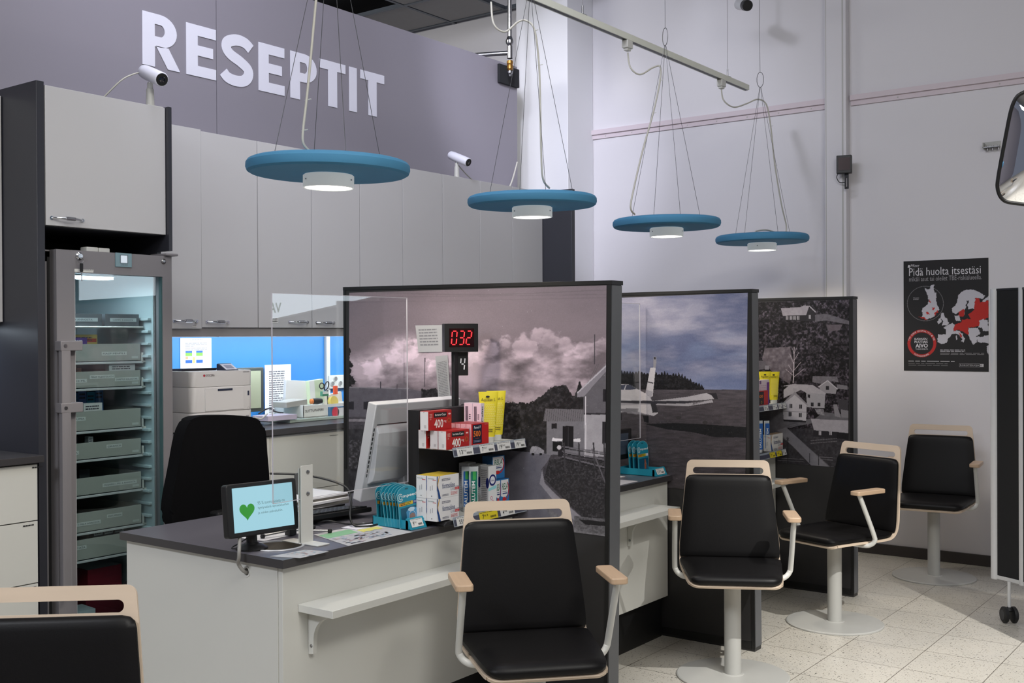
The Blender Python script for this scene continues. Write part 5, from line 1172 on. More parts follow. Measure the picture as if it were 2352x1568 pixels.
cream_tube('yellow cream tube standing behind its twin at the right', XS-.085, YX(1140, XS-.085, 950), .078, z1+.001, at(1140, 897, X=XS-.085).z, YEL, (212, 214, 210), d_aqua, 'yellow cream tubes on the top shelf', yaw=-44)

# lower shelf
def d_form(b, w, h):
    b.rgb(206, 160, 60); b.poly([(w*.10, h), (w*.13, h), (w*.05, h*.62), (w*.09, h*.35), (w*.16, h*.1), (w*.13, h*.1), (w*.04, h*.35), (w*.01, h*.62)], k=1)
    b.rgb(30, 70, 130); b.poly([(w*.0, h), (w*.04, h), (w*.02, h*.6), (w*.12, h*.25), (w*.17, 0), (w*.07, 0), (w*.03, h*.3), (0, h*.4)], k=2)
    b.rgb(40, 60, 110).text(w*.24, h*.46, 'formoline', h*.19, w*.56, k=2); b.rect(w*.24, h*.435, w*.98, h*.45, k=2); b.text(w*.62, h*.29, 'L112', h*.11, w*.18, k=2); b.rgb(196, 40, 46).rect(w*.81, h*.29, w*1.0, h*.40, k=2); b.rgb(240, 220, 220).text(w*.83, h*.31, 'EXTRA', h*.06, w*.13, k=3)
    b.rgb(90, 90, 110).greek(w*.22, h*.86, w*.6, 2, h*.06); b.greek(w*.24, h*.16, w*.52, 2, h*.05, seed=7); b.rgb(200, 110, 110).greek(w*.62, h*.22, w*.92, 3, h*.055, seed=9)
def s_form(b, t, h): b.rgb(60, 110, 110).text(t*.14, h*.86, 'formoline', h*.06, t*.6, k=2); b.rgb(196, 60, 70).rect(t*.6, h*.82, t*.95, h*.845, k=2); b.rgb(150, 150, 154); b.rect(t*.35, h*.35, t*.4, h*.55, k=2); b.rect(t*.55, h*.38, t*.6, h*.6, k=2); b.rgb(30, 30, 30).rect(t*.45, h*.1, t*.55, h*.13, k=2)
yF = YX(1003, XS-.012, 1100); yF2 = YX(1054, XS-.012, 1100); zf = z2+.001; hF = .0815
for r in range(2):
    for c_ in range(2):
        X = XS-.012-c_*.0475
        carton('slimming_tablet_box', 'white box with blue wave and red tag, %s %s of the four-box stack' % (('bottom', 'top')[r], ('front', 'rear')[c_]), X, yF-c_*.004, yF2-c_*.004, .047, zf+r*(hF+.0005), zf+hF+r*(hF+.0005), (226, 226, 228), (224, 222, 222), (196, 168, 60) if r else None, d_form, s_form, 'white boxes with a blue wave')
def d_salu(c1):
    def f_(b, w, h, f):
        o0 = b.fr; onsurf(b, f(.3)+.002); b.c = lin(c1); b.rect(w*.16, h*.12, w*.84, h*.90, k=0); b.rgb(228, 232, 232).text(w*.60, h*.13, 'SALUTEM', w*.36, h*.56, k=2, rot=pi/2, bold=.02); b.rgb(60, 160, 80).rect(w*.35, h*.72, w*.7, h*.9, k=1)
    return f_
for i, (u, X, c1, dy) in enumerate(((1071, XS-.075, (36, 96, 170), 0), (1088, XS-.035, (16, 110, 96), 0))):
    cream_tube(('blue', 'green')[i]+' and white herbal tube standing beside the white boxes', X, YX(u, X, 1110), .036, zf, at(u, 1071, X=X).z, (206, 212, 216), (206, 208, 208), d_salu(c1), 'herbal tubes on the lower shelf', capw=.8, th=.018, yaw=-42)
def s_txt(b, t, h): b.rgb(120, 120, 126).greek(t*.12, h*.92, t*.85, 20, h*.042, seed=15); b.rgb(20, 28, 90).disc(t*.9, h*.62, t*.2, ry=h*.12, k=3)
def d_orif(b, w, h):
    b.rgb(28, 40, 110).ring(w*.5, h*.68, w*.44, w*.14, k=2); b.rgb(225, 228, 235).disc(w*.5, h*.68, w*.3, k=2); b.rgb(28, 40, 110).text(w*.27, h*.655, 'Orifarm', w*.12, w*.46, k=3)
    b.rgb(150, 214, 220).poly([(0, h*.5), (w, h*.56), (w, h*.48), (0, h*.44)], k=1); b.rgb(206, 90, 130).ring(w*.35, h*.28, w*.14, .0016, k=2, n=14); b.ring(w*.5, h*.20, w*.1, .0016, k=2, n=14); b.ring(w*.28, h*.18, w*.08, .0014, k=2, n=12); b.rgb(120, 130, 140).greek(w*.12, h*.1, w*.8, 2, h*.035, seed=2)
yo = YX(1122, XS-.014, 1110); zo = at(1122, 1071, X=XS-.014).z
carton('supplement_box', 'tall white box with a dark blue ring on the lower shelf', XS-.014, yo, YX(1140, XS-.014, 1110), .040, zf, zo, (224, 226, 228), (176, 176, 178), (190, 190, 188), d_orif, s_txt)
yo2 = YX(1104, XS-.056, 1110)
carton('supplement_box', 'tall grey-printed box behind the box with the blue ring', XS-.056, yo2, yo2+.04, .045, zf, zo+.002, (200, 200, 200), (184, 184, 184), (196, 196, 194), None, s_txt)
carton('supplement_box', 'tall grey box at the back of the lower shelf behind the tubes', XS-.110, YX(1075, XS-.11, 1100), YX(1075, XS-.11, 1100)+.05, .045, zf, zo+.006, (196, 196, 196), (180, 180, 182), (196, 196, 194), None, s_txt)
def d_rela(b, w, h):
    b.rgb(225, 226, 228).poly([(w*.03, h*.97), (w*.90, h*.97), (w*.93, h*.7), (w*.8, h*.42), (w*.5, h*.32), (w*.03, h*.4)], k=1); b.rgb(40, 110, 80).text(w*.14, h*.62, 'RELA', h*.23, w*.66, k=2, bold=.01, shear=.12)
    b.rgb(190, 40, 40); b.ring(w*.42, h*.62, w*.54, w*.07, k=2, ry=h*.42, a0=radians(-70), a1=radians(40)); b.disc(w*.38, h*.28, w*.2, ry=h*.08, k=3); b.rgb(40, 60, 120).greek(w*.2, h*.56, w*.7, 1, h*.04); b.rgb(30, 60, 120).rect(w*.2, h*.46, w*.75, h*.50, k=2)
BL_ = (44, 116, 176)
zr = z2+.001; hr = .083
carton('chewable_tablet_box', 'blue box with green RELA lettering, right one of the lower pair', XS-.025, YX(1150, XS-.025, 1120), YX(1169, XS-.025, 1120), .045, zr, at(1160, 1099, X=XS-.025).z, BL_, (36, 84, 130), (36, 84, 130), d_rela, None, 'blue RELA boxes on the lower shelf')
carton('chewable_tablet_box', 'blue box with green RELA lettering, left one of the lower pair', XS-.026, YX(1139, XS-.026, 1120), YX(1149.6, XS-.026, 1120), .045, zr, at(1160, 1099, X=XS-.025).z, BL_, (36, 84, 130), (36, 84, 130), d_rela, None, 'blue RELA boxes on the lower shelf')
zq = at(1160, 1099, X=XS-.025).z+.001
yr = YX(1140, XS-.03, 1070)
carton('chewable_tablet_box', 'blue box with green RELA lettering standing on the lower pair', XS-.045, YX(1131, XS-.045, 1070), YX(1159, XS-.045, 1070), .050, zq, at(1150, 1046, X=XS-.045).z, BL_, (36, 84, 130), (36, 70, 110), d_rela, None, 'blue RELA boxes on the lower shelf')

# ---- queue number display
def number_display():
    c0 = at(1056, 775, X=-2.72); e = empty('queue_display', (-2.745, 3.30, ZD), 0, 'black queue display showing red digits 032 on a pole', 'display')
    yc = YX(1046, -2.79, 850)
    b = MB(); b.box(-2.80, -2.784, yc-.014, yc+.014, ZD+.001, 1.50, black_mt, .002); b.obj('pole', e)
    zt_, zb_ = at(1056, 743, X=-2.76).z, at(1056, 808, X=-2.76).z; zc = (zt_+zb_)/2; hh = (zt_-zb_)/2
    M_ = Matrix.Translation((-2.775, YX(1057, -2.775, 775), zc)) @ Matrix.Rotation(radians(54), 4, 'Z')     # local x = right, -y = out
    b = MB(); b.M = M_; hw_ = .069; pts = []
    out = [(-hw_, .022), (-hw_, -.010)]+[(-hw_+2*hw_*i/8, -.020-.006*sin(pi*i/8)) for i in range(9)]+[(hw_, -.010), (hw_, .022)]
    b.prism(out, -hh, hh, black_pl, 'Z', bev=.002); b.obj('case', e)
    b = MB(); b.M = M_; b.prism([(-hw_*.74+2*hw_*.74*i/8, -.0222-.0058*sin(pi*(.13+.74*i/8))) for i in range(9)]+[(hw_*.7, -.015), (-hw_*.7, -.015)], -hh*.64, hh*.66, mat('display_window', (36, 10, 12), .12, noise=.02), 'Z'); b.obj('window', e)
    seg = {'0': 'abcdef', '3': 'abgcd', '2': 'abged', '4': 'fgbc'}
    def digit(b, ch, x, y, w, h, t, m, k, sh=.08):
        S = {'a': (0, h, w, h), 'g': (0, h/2, w, h/2), 'd': (0, 0, w, 0), 'f': (0, h/2, 0, h), 'b': (w, h/2, w, h), 'e': (0, 0, 0, h/2), 'c': (w, 0, w, h/2)}
        for s_ in seg[ch]:
            x0, y0, x1, y1 = S[s_]; g = t*.75; dx, dy = (g, 0) if y0 == y1 else (0, g)
            a = (x+x0+dx+sh*y0, y+y0+dy); c_ = (x+x1-dx+sh*y1, y+y1-dy); b.line(a[0], a[1], c_[0], c_[1], t, m, k)
    b = MB(); b.M = M_; b.frame((0, -.0300, 0), (1, 0, 0), (0, 0, 1)); b.rgb(255, 44, 52)
    for i, ch in enumerate('032'): digit(b, ch, -.044+.030*i, -.0265, .0195, .053, .0043, LED, 1)
    b.obj('red_digits', e)
    b = MB(); b.M = Matrix.Translation((-2.782, YX(1062, -2.78, 835), 0)) @ Matrix.Rotation(radians(54), 4, 'Z'); za, zb = at(1062, 862, X=-2.78).z, at(1062, 808, X=-2.78).z
    b.box(-.026, .023, -.012, -.004, za, zb, black_pl, .002); o = b.obj('number_plate', e)
    b = MB(); b.M = Matrix.Translation((-2.782, YX(1062, -2.78, 835), 0)) @ Matrix.Rotation(radians(54), 4, 'Z'); b.frame((0, -.0124, (za+zb)/2), (1, 0, 0), (0, 0, 1)); b.rgb(235, 235, 238); digit(b, '4', -.011, -.027, .016, .052, .0050, CARD, 1); b.obj('number_4', o)
number_display()
# papers hung on the village-road photo
def wallpaper_sheet(us, label, seed, warp=0):
    P = [at(u, v, Y=Y1-.006) for u, v in us]; b = MB(); b.rgb(176, 176, 178); n = 8; rows = []
    for i in range(n+1):
        t = i/n; a = P[0].lerp(P[3], t); c = P[1].lerp(P[2], t); k = -.012*sin(pi*t)*warp; rows.append([b.bm.verts.new(a+Vector((0, k, 0))), b.bm.verts.new(c+Vector((0, k-.004*t*warp, 0)))])
    for r0, r1 in zip(rows, rows[1:]): b.paint([b.bm.faces.new([r1[0], r1[1], r0[1], r0[0]])], PAPER)
    b.frame(P[3]+Vector((0, -.0004 if not warp else -.013, 0)), P[2]-P[3], P[0]-P[3]); w = (P[2]-P[3]).length; h = (P[0]-P[3]).length; b.rgb(128, 128, 132).greek(w*.12, h*.85, w*.88, 6 if w > h*.7 else 22, h*(.11 if w > h*.7 else .035), PAPER, k=1, seed=seed)
    o = b.obj('paper_sheet'); tag(o, label, 'paper')
wallpaper_sheet([(954, 747), (1016, 746), (1016, 808), (961, 809)], 'white sheet taped on the photo behind the red number display', 4)
wallpaper_sheet([(1000, 818), (1028, 815), (1035, 917), (1007, 923)], 'long narrow list taped on the photo beside the display pole', 9)

# ---- staff computer seen from behind
def aio():
    e = empty('computer_monitor', (-3.0, 3.25, ZD), 0, 'white computer monitor seen from behind on the nearest desk', 'monitor')
    ang = radians(13); y0 = YX(864, -2.86, 908); W = .50
    c = Vector((-2.945, y0, .868)); M_ = Matrix.Translation(c) @ Matrix.Rotation(ang, 4, 'Y')      # local z up along the slab, x toward customer
    pw = mat('monitor_white', (206, 205, 208), .4, noise=.02); b = MB(); b.M = M_
    b.box(-.045, 0, 0, W, 0, .385, pw, .004); b.obj('housing', e)
    b = MB(); b.M = M_; b.prism([(0, .30), (.018, .275), (.030, .12), (.028, .09), (.010, .075), (0, .07)], .018, W-.03, pw, 'Y', bev=.004); b.obj('rear_cover', e)
    b = MB(); b.M = M_
    for k in range(11): b.box(.0005, .0026, .006, .0105, .10+k*.018, .112+k*.018, black_pl)
    b.box(-.001, .0008, .02, W-.03, .303, .306, black_pl); b.obj('vent', e)
    b = MB(); b.M = M_; b.box(-.047, -.0445, .012, W-.012, .05, .37, mat('dark_screen', (14, 16, 20), .15, noise=.02)); b.obj('screen', e)
    b = MB(); b.box(-2.97, -2.84, y0+.16, y0+.34, ZD+.001, ZD+.010, pw, .003); b.prism([(-2.92, ZD+.008), (-2.875, ZD+.008), (-2.90, .98), (-2.93, .98)], y0+.19, y0+.31, pw, 'Y', bev=.004); b.obj('stand', e)
aio()
e = empty('keyboard', (-3.05, 2.9, ZD), 0, 'black keyboard raised at the back on the nearest desk', 'keyboard')
b = MB(); b.M = Matrix.Translation((-3.075, 2.62, ZD+.012)) @ Matrix.Rotation(radians(-7), 4, 'Z') @ Matrix.Rotation(radians(-6), 4, 'Y'); KM = b.M.copy(); b.box(-.085, .085, 0, .44, 0, .018, black_pl, .004); b.obj('case', e)
b = MB(); b.M = KM
for i in range(6):
    for j in range(21): b.box(-.075+i*.0255, -.075+i*.0255+.02, .010+j*.02, .010+j*.02+.0165, .018, .024, black_pl, .0012, 1)
b.obj('keys', e)
def papers(name, x0, x1, y0, y1, z, n, th, label, seed, cols, twist=4):
    rr = random.Random(seed); e = empty(name, ((x0+x1)/2, (y0+y1)/2, z), 0, label, 'papers')
    zz = z+.0008
    for i in range(n):
        b = MB(); c = cols[i % len(cols)]; b.c = lin(c); cx, cy = (x0+x1)/2, (y0+y1)/2; t = th*rr.uniform(.6, 1.4); b.M = Matrix.Translation((cx+rr.uniform(-.01, .01), cy+rr.uniform(-.01, .01), zz)) @ Matrix.Rotation(radians(rr.uniform(-twist, twist)), 4, 'Z')
        b.box(-(x1-x0)/2, (x1-x0)/2, -(y1-y0)/2, (y1-y0)/2, 0, t, PAPER); b.obj('sheet_bundle', e); zz += t+.0005
    return e
papers('paper_stack', -3.42, -3.18, 2.86, 3.16, ZD, 7, .008, 'pile of folders and papers at the back of the nearest desk', 3, ((214, 214, 218), (60, 58, 56), (206, 204, 200), (120, 118, 112), (216, 216, 220), (90, 86, 80), (222, 222, 226)))
papers('loose_paper', -3.04, -2.90, 2.46, 2.66, ZD, 1, .0006, 'white sheet of paper under the metal stand legs', 5, ((204, 204, 208),))
papers('loose_paper', -2.86, -2.78, 2.80, 2.92, ZD, 2, .0015, 'white notepad lying left of the teal plaster tray', 6, ((206, 206, 220),))
e = empty('card_reader_stand', (-2.90, 2.62, ZD), 0, 'metal tripod stand with a slotted plate behind the shield bracket', 'stand')
pA = Vector((-2.90, 2.60, ZD+.03))
b = MB(); b.box(pA.x-.014, pA.x+.014, pA.y-.016, pA.y+.016, ZD+.001, ZD+.045, black_pl, .003); b.obj('block', e)
b = MB()
for dx, dy in ((.085, .105), (-.02, .125), (-.03, -.10)): b.tube([(pA.x, pA.y, ZD+.018), (pA.x+dx, pA.y+dy, ZD+.010)], .0035, steel, 8)
b.obj('legs', e)
for dx, dy in ((.085, .105), (-.02, .125), (-.03, -.10)):
    b = MB(); b.lathe([(.001, 0), (.007, .002), (.0085, .008), (.007, .014), (.001, .016)], (pA.x+dx, pA.y+dy, ZD+.001), rubber, 12); b.obj('rubber_foot', e)
b = MB(); b.tube([(pA.x, pA.y, ZD+.04), (pA.x+.02, pA.y+.045, .95)], .004, steel, 8)
b.obj('rod', e)
b = MB(); b.M = Matrix.Translation((pA.x+.02, pA.y+.04, .985)) @ Matrix.Rotation(radians(60), 4, 'Z')
b.prism(rrect(-.030, -.038, .030, .038, .012), -.003, .003, steel, 'Y', holes=[rrect(-.012, y-.002, .012, y+.002, .0019, 2) for y in (-.012, -.002, .008)]); b.obj('plate', e)
b = MB(); z = ZD+.006
b.tube(smoothpath([(-3.10, 2.68, 1.0), (-3.02, 2.80, .985), (-2.90, 2.86, .95), (-2.86, 2.855, .90), (-2.85, 2.84, .85), (-2.82, 2.83, z+.005), (-2.78, 2.87, z), (-2.79, 2.96, z)]), .0042, black_pl, 8); tag(b.obj('black_cable'), 'black cable looping down behind the acrylic shield onto the desk', 'cable')
b = MB(); b.tube(smoothpath([(-2.98, 2.80, z), (-2.90, 2.78, z+.02), (-2.86, 2.84, z+.004), (-2.82, 2.92, z), (-2.84, 3.0, z)]), .003, black_pl, 8); tag(b.obj('black_cable'), 'thin black cable lying flat on the desk toward the teal tray', 'cable')

# ---- second and third desk goods
e = empty('computer_monitor', (-3.0, 4.3, ZD), 0, 'dark monitor half hidden by the nearest screen edge on the middle desk', 'monitor')
yR = 4.79; zt_ = at(1478, 980, X=-2.80).z
b = MB(); b.box(-2.84, -2.81, yR-.5, yR, .88, zt_, black_pl, .004); b.box(-2.87, -2.84, yR-.4, yR-.1, .93, zt_-.05, black_pl, .006); b.obj('housing', e)
b = MB(); b.box(-2.8099, -2.809, yR-.48, yR-.035, .905, zt_-.02, mat('grey_blue_glass', (74, 84, 100), .15, noise=.03)); b.obj('rear_panel', e)
b = MB(); b.box(-2.96, -2.82, yR-.33, yR-.17, ZD+.001, ZD+.012, black_pl, .003); b.box(-2.86, -2.835, yR-.28, yR-.22, ZD+.01, .95, black_pl); b.obj('stand', e)
papers('loose_paper', -2.74, -2.62, 4.34, 4.52, ZD, 1, .0008, 'printed sheet at the front edge of the middle desk', 8, ((190, 186, 190),), 2)
papers('notepad', -2.84, -2.74, 4.47, 4.62, ZD, 1, .004, 'small white notepad on the middle desk left of the teal tray', 9, ((206, 200, 200),), 2)
e = empty('product_stand', (-2.62, 5.9, ZD), 0, 'black product stand beside the aerial photo on the farthest desk', 'stand', 'black product stands on the desks')
yS1 = 6.143; zA = at(1800, 927, X=-2.56).z; zB = at(1790, 1036, X=-2.56).z
b = MB(); b.box(-2.775, -2.72, yS1-.45, yS1-.02, ZD+.001, zA+.14, black_mt, .001); b.obj('back_panel', e)
for z in (zA, zB): b = MB(); b.box(-2.72, -2.56, yS1-.45, yS1, z-.003, z, wmetal); b.obj('shelf', e)
b = MB(); b.box(-2.76, -2.56, yS1-.47, yS1-.01, ZD+.001, ZD+.016, black_mt, .002); b.obj('foot', e)
strip_(-2.56, yS1-.45, yS1, zA, [(.28, .42, '13', '19', False), (.56, .70, '7', '93', False), (.74, .85, '19', '29', False), (.88, .985, '19', '29', False)], 'price rail with white labels on the far product stand')
strip_(-2.56, yS1-.45, yS1, zB, [(.46, .63, '7', '63', True), (.68, .84, '4', '98', True), (.87, .99, '5', '6', False)], 'price rail with two yellow labels on the far product stand')
Xp = -2.575
for i, (u, X) in enumerate(((1757, Xp-.05), (1783, Xp-.035))):
    cream_tube('yellow cream tube on the far product stand, '+('left, half hidden', 'right, larger in view')[i], X, min(YX(u, X, 880), 6.095), .078, zA+.001, at(u, 853, X=X).z, YEL, (212, 214, 210), d_aqua, 'yellow cream tubes on the far stand', yaw=-40)
ya = YX(1745, Xp-.012, 900); carton('skin_cream_box', 'pink and purple box on the far product stand', Xp-.014, YX(1742, Xp, 900), YX(1772, Xp, 900), .035, zA+.001, at(1755, 873, X=Xp).z, (222, 206, 214), (150, 90, 170), None, lambda b, w, h: (b.rgb(110, 50, 140).rect(w*.8, 0, w, h*.9, k=2), b.rgb(120, 90, 130).rect(w*.25, h*.85, w*.38, h*.98, k=2), b.rgb(200, 170, 190).greek(w*.1, h*.8, w*.75, 8, h*.08, seed=3)))
carton('medicine_box', 'red box with a dark panel on the far product stand', Xp, YX(1738, Xp, 900), YX(1764, Xp, 900), .012, zA+.001, at(1755, 897, X=Xp).z, (186, 32, 32), (186, 32, 32), None, lambda b, w, h: (b.rgb(30, 22, 30).rect(0, h*.1, w*.62, h*.95, k=2), b.rgb(226, 120, 40).text(w*.08, h*.55, '500', h*.2, w*.45, k=3, bold=.02), b.rgb(220, 160, 40).ring(w*.4, h*.25, h*.09, .002, k=3, n=12)))
def d_salf(b, w, h, f): onsurf(b, f(.3)+.002); b.rgb(30, 92, 168).rect(w*.12, h*.12, w*.88, h*.92, k=0); b.rgb(228, 232, 232).text(w*.66, h*.16, 'SALUTEM', w*.36, h*.6, k=2, rot=pi/2, bold=.02)
for i, u in enumerate((1745, 1753, 1761)):
    X = Xp-.03; cream_tube('blue and white herbal tube on the far stand, '+('leftmost', 'middle', 'rightmost')[i], X-.02*(i % 2), YX(u, X, 1000), .034, zB+.001, at(u, 966, X=X).z, (206, 212, 216), (206, 208, 208), d_salf, 'herbal tubes on the far stand', capw=.8, th=.016, yaw=-40)
carton('slimming_tablet_box', 'white box with blue wave on the far product stand', Xp, YX(1770, Xp, 1010), YX(1798, Xp, 1010), .045, zB+.001, at(1785, 996, X=Xp).z, (222, 220, 216), (222, 220, 216), (180, 150, 120), d_form, s_form)

# ================================================================== STAFF CHAIR
def staff_chair():
    e = empty('office_chair', (-3.68, 2.84, 0), 0, 'black high-backed office chair behind the nearest desk', 'chair')
    b = MB(); zc = lambda v: at(500, v, X=-3.62).z; Y = lambda u, v: YX(u, -3.62, v)
    px = [(430, 965), (450, 956), (500, 953), (560, 955), (590, 966), (603, 990), (607, 1040), (612, 1105), (612, 1190), (600, 1215), (500, 1225), (410, 1222), (388, 1190), (387, 1150), (400, 1080), (415, 1000)]
    pts = [(at(u, v, X=-3.62).y, at(u, v, X=-3.62).z) for u, v in px]; pts = [(p.x, p.y) for p in smoothpath([(a, c, 0) for a, c in pts+pts[:1]], 4)[:-1]]
    b.prism(pts[::-1], -3.665, -3.60, fabric, 'X', bev=.02, seg=4); b.obj('backrest', e)
    b = MB(); b.box(-3.70, -3.55, 2.80, 2.88, .40, .80, black_pl, .01); b.obj('back_support', e)
    b = MB(); b.prism(rrect(-3.98, 2.60, -3.52, 3.08, .09), .43, .50, fabric, 'Z', bev=.02, seg=3); b.obj('seat', e)
    b = MB(); b.tube([(-3.75, 2.84, .08), (-3.75, 2.84, .43)], .028, black_pl, 20); b.obj('gas_lift', e)
    for k in range(5):
        a = 2*pi*k/5; p = Vector((-3.75+.29*cos(a), 2.84+.29*sin(a), .07)); b = MB(); b.tube([(-3.75, 2.84, .10), p], .022, black_pl, 10, r1=.014); l = b.obj('leg', e)
        b = MB(); b.lathe([(.024, -.012), (.027, 0), (.024, .012)], (p.x, p.y, .0275), rubber, 16, (sin(a), -cos(a), 0)); b.obj('caster', l)
staff_chair()

# ================================================================== ON THE BACK COUNTER
ZC = 1.047
def printer():
    e = empty('laser_printer', (-4.4, 3.4, ZC), 0, 'white laser printer on the back counter beside the fridge', 'printer')
    XF_ = -4.22; yL, yR = YX(441, XF_, 900), YX(582, XF_, 900); zt = at(520, 851, X=XF_).z; zs = [at(520, v, X=XF_).z for v in (886, 943)]
    b = MB(); b.prism(rrect(XF_-.40, yL, XF_, yR, .03, 5), ZC+.004, zs[1]-.002, printer_w, 'Z', bev=.003); b.obj('paper_cassette', e)
    b = MB(); b.prism(rrect(XF_-.40, yL, XF_, yR, .03, 5), zs[1], zs[0]-.0015, printer_w, 'Z', bev=.002); o = b.obj('body', e)
    b = MB(); b.prism(rrect(XF_-.40, yL, XF_, yR, .03, 5), zs[0], zt, printer_w, 'Z', bev=.003)
    b.frame((XF_+.0005, yL, zs[0]), (0, 1, 0), (0, 0, 1)); W = yR-yL; b.rgb(70, 50, 54).text(W*.215, .048, 'KYOCERA', .011, W*.14, k=1, bold=.01); b.rgb(176, 44, 60).disc(W*.19, .053, .006); b.rgb(120, 118, 120).greek(W*.82, .066, W*.93, 1, .008, k=1); b.obj('top_cover', e)
    b = MB(); b.box(XF_, XF_+.003, yL+W*.20, yL+W*.83, zs[1]+.004, zs[0]-.006, printer_w, .001); b.box(XF_+.003, XF_+.004, yL+W*.40, yL+W*.64, zs[0]-.022, zs[0]-.012, printer_d); d = b.obj('front_tray', e)
    b = MB(); b.box(XF_, XF_+.0015, yL+W*.90, yL+W*.925, zs[0]-.05, zs[0]-.028, printer_d); b.obj('usb_port', e); b = MB(); b.frame((XF_+.0006, yL, 0), (0, 1, 0), (0, 0, 1)); b.rgb(150, 148, 152).ring(W*.915, zs[0]-.115, .008, .001, k=1); b.rect(W*.87, zs[1]-.04, W*.92, zs[1]-.028, k=1); b.obj('power_button', e)
    b = MB(); b.prism([(XF_-.34, zt), (XF_-.12, zt), (XF_-.10, zt+.012), (XF_-.34, zt+.006)], yL+.03, yR-.13, printer_d, 'Y'); b.obj('paper_exit', e)
    b = MB(); b.prism([(XF_-.015, zt), (XF_-.075, zt+.033), (XF_-.085, zt+.03), (XF_-.085, zt)], yR-.155, yR-.075, printer_d, 'Y', bev=.002); o = b.obj('control_panel', e)
    d_ = Vector((-.06, 0, .033)).normalized(); b = MB(); b.frame(Vector((XF_-.015, yR-.150, zt))+Vector((.0008, 0, .001)), (0, 1, 0), d_); b.rgb(206, 208, 220).rect(0, .006, .07, .06, k=1); b.rgb(136, 140, 160).rect(.012, .016, .058, .05, k=2); b.obj('panel_screen', o)
    b = MB()
    for k in range(15): b.box(XF_-.26, XF_-.20, yL-.001, yL+.001, zs[1]-.03+k*.009-.05, zs[1]-.03+k*.009-.0455, printer_d)
    b.obj('side_vent', e)
printer()
e = empty('computer_monitor', (-4.55, 3.75, ZC), 0, 'dark grey monitor edge standing between printer and paper list', 'monitor')
dm = mat('dark_grey_plastic', (66, 72, 68), .5, noise=.05); yM = YX(602, -4.6, 900); zM = at(600, 843, X=-4.6).z
b = MB(); b.box(-4.62, -4.585, yM-.38, yM, 1.10, zM, dm, .004); b.obj('housing', e)
b = MB(); b.box(-4.5845, -4.583, yM-.36, yM-.022, 1.12, zM-.018, mat('pale_panel', (168, 176, 150), .5, noise=.05)); b.obj('rear_panel', e)
b = MB(); b.box(-4.68, -4.54, yM-.28, yM-.10, ZC+.001, ZC+.014, dm, .003); b.box(-4.62, -4.60, yM-.22, yM-.16, ZC+.013, 1.12, dm); b.obj('stand', e)
def wallsheet(u0, v0, u1, v1, label, draw, X=-4.922):
    a, c = at(u0, v0, X=X), at(u1, v1, X=X); b = MB(); b.rgb(225, 225, 222); b.box(X-.0006, X, a.y, c.y, c.z, a.z, PAPER); b.frame((X+.0002, a.y, c.z), (0, 1, 0), (0, 0, 1)); draw(b, c.y-a.y, a.z-c.z); tag(b.obj('paper_sheet'), label, 'paper')
def dr1(b, w, h):
    b.rgb(60, 60, 66).greek(w*.3, h*.95, w*.7, 1, h*.02)
    for x in (.16, .50): b.rgb(30, 100, 190).rect(w*x, h*.55, w*(x+.21), h*.61); b.rgb(130, 190, 70).rect(w*x, h*.45, w*(x+.21), h*.55); b.rgb(30, 100, 190).rect(w*x, h*.24, w*(x+.21), h*.33)
    b.rgb(226, 200, 120).rect(w*.39, h*.24, w*.46, h*.42); b.rgb(220, 170, 130).rect(w*.16, h*.36, w*.24, h*.44); b.rgb(160, 160, 160).greek(w*.15, h*.85, w*.85, 5, h*.05, seed=3); b.rgb(200, 190, 80).rect(w*.12, h*.02, w*.38, h*.05)
wallsheet(414, 776, 486, 850, 'printed sheet with blue and green blocks on the blue board', dr1)
wallsheet(608, 838, 669, 956, 'long printed list hanging on the blue board', lambda b, w, h: b.rgb(110, 110, 116).greek(w*.15, h*.88, w*.75, 20, h*.042, seed=22), -4.88)
# power socket, box and clutter
e = empty('power_socket', (-4.915, 4.78, 1.2), 0, 'white triple power socket on the blue board', 'socket')
a, c = at(751, 862, X=-4.915), at(795, 890, X=-4.915)
b = MB(); b.box(-4.924, -4.895, a.y, c.y, c.z, a.z, white_lam, .004); b.obj('plate', e)
for (u, v) in ((771, 870), (764, 881), (782, 880)):
    p = at(u, v, X=-4.893); b = MB(); b.lathe([(.017, 0), (.017, .003), (.0145, .003), (.0145, -.001)], p, white_lam, 20, (1, 0, 0)); b.lathe([(.0135, .0005), (.0135, .001)], p, mat('socket_grey', (120, 120, 118), .5, noise=.02), 20, (1, 0, 0)); b.obj('outlet', e)
XB = -4.40; yb0, yb1 = YX(697, XB, 945), YX(786, XB, 945); yb00 = YX(650, XB-.2, 945); zt = at(697, 932, X=XB).z
e = empty('cardboard_tray', (-4.5, (yb0+yb1)/2, ZC), 0, 'open white cardboard tray with SUTTUPAPERI handwritten on its front', 'box')
b = MB(); Zb = ZC+.018; b.box(XB-.003, XB, yb0, yb1+.12, Zb, zt, cutout); b.box(XB-.23, XB, yb0, yb0+.003, Zb, zt+.004, cutout); b.box(XB-.23, XB-.227, yb0, yb1+.12, Zb, zt+.01, cutout); b.box(XB-.23, XB, yb1+.117, yb1+.12, Zb, zt, cutout); b.box(XB-.23, XB, yb0, yb1+.12, Zb-.001, Zb+.002, cutout)
b.frame((XB+.0004, yb0, Zb), (0, 1, 0), (0, 0, 1)); b.rgb(40, 38, 40).text(.012, (zt-Zb)*.42, 'SUTTUPAPERI', .014, (yb1-yb0)*.46, bold=.0, rot=.02); b.obj('tray', e)
b = MB(); b.box(XB-.30, XB+.05, yb0-.14, yb1+.15, ZC+.001, ZC+.016, mat('glass_green_edge', (170, 186, 176), .2, noise=.03), .002); tag(b.obj('shelf_plate'), 'pale greenish raised plate under the cardboard tray on the back counter', 'shelf')
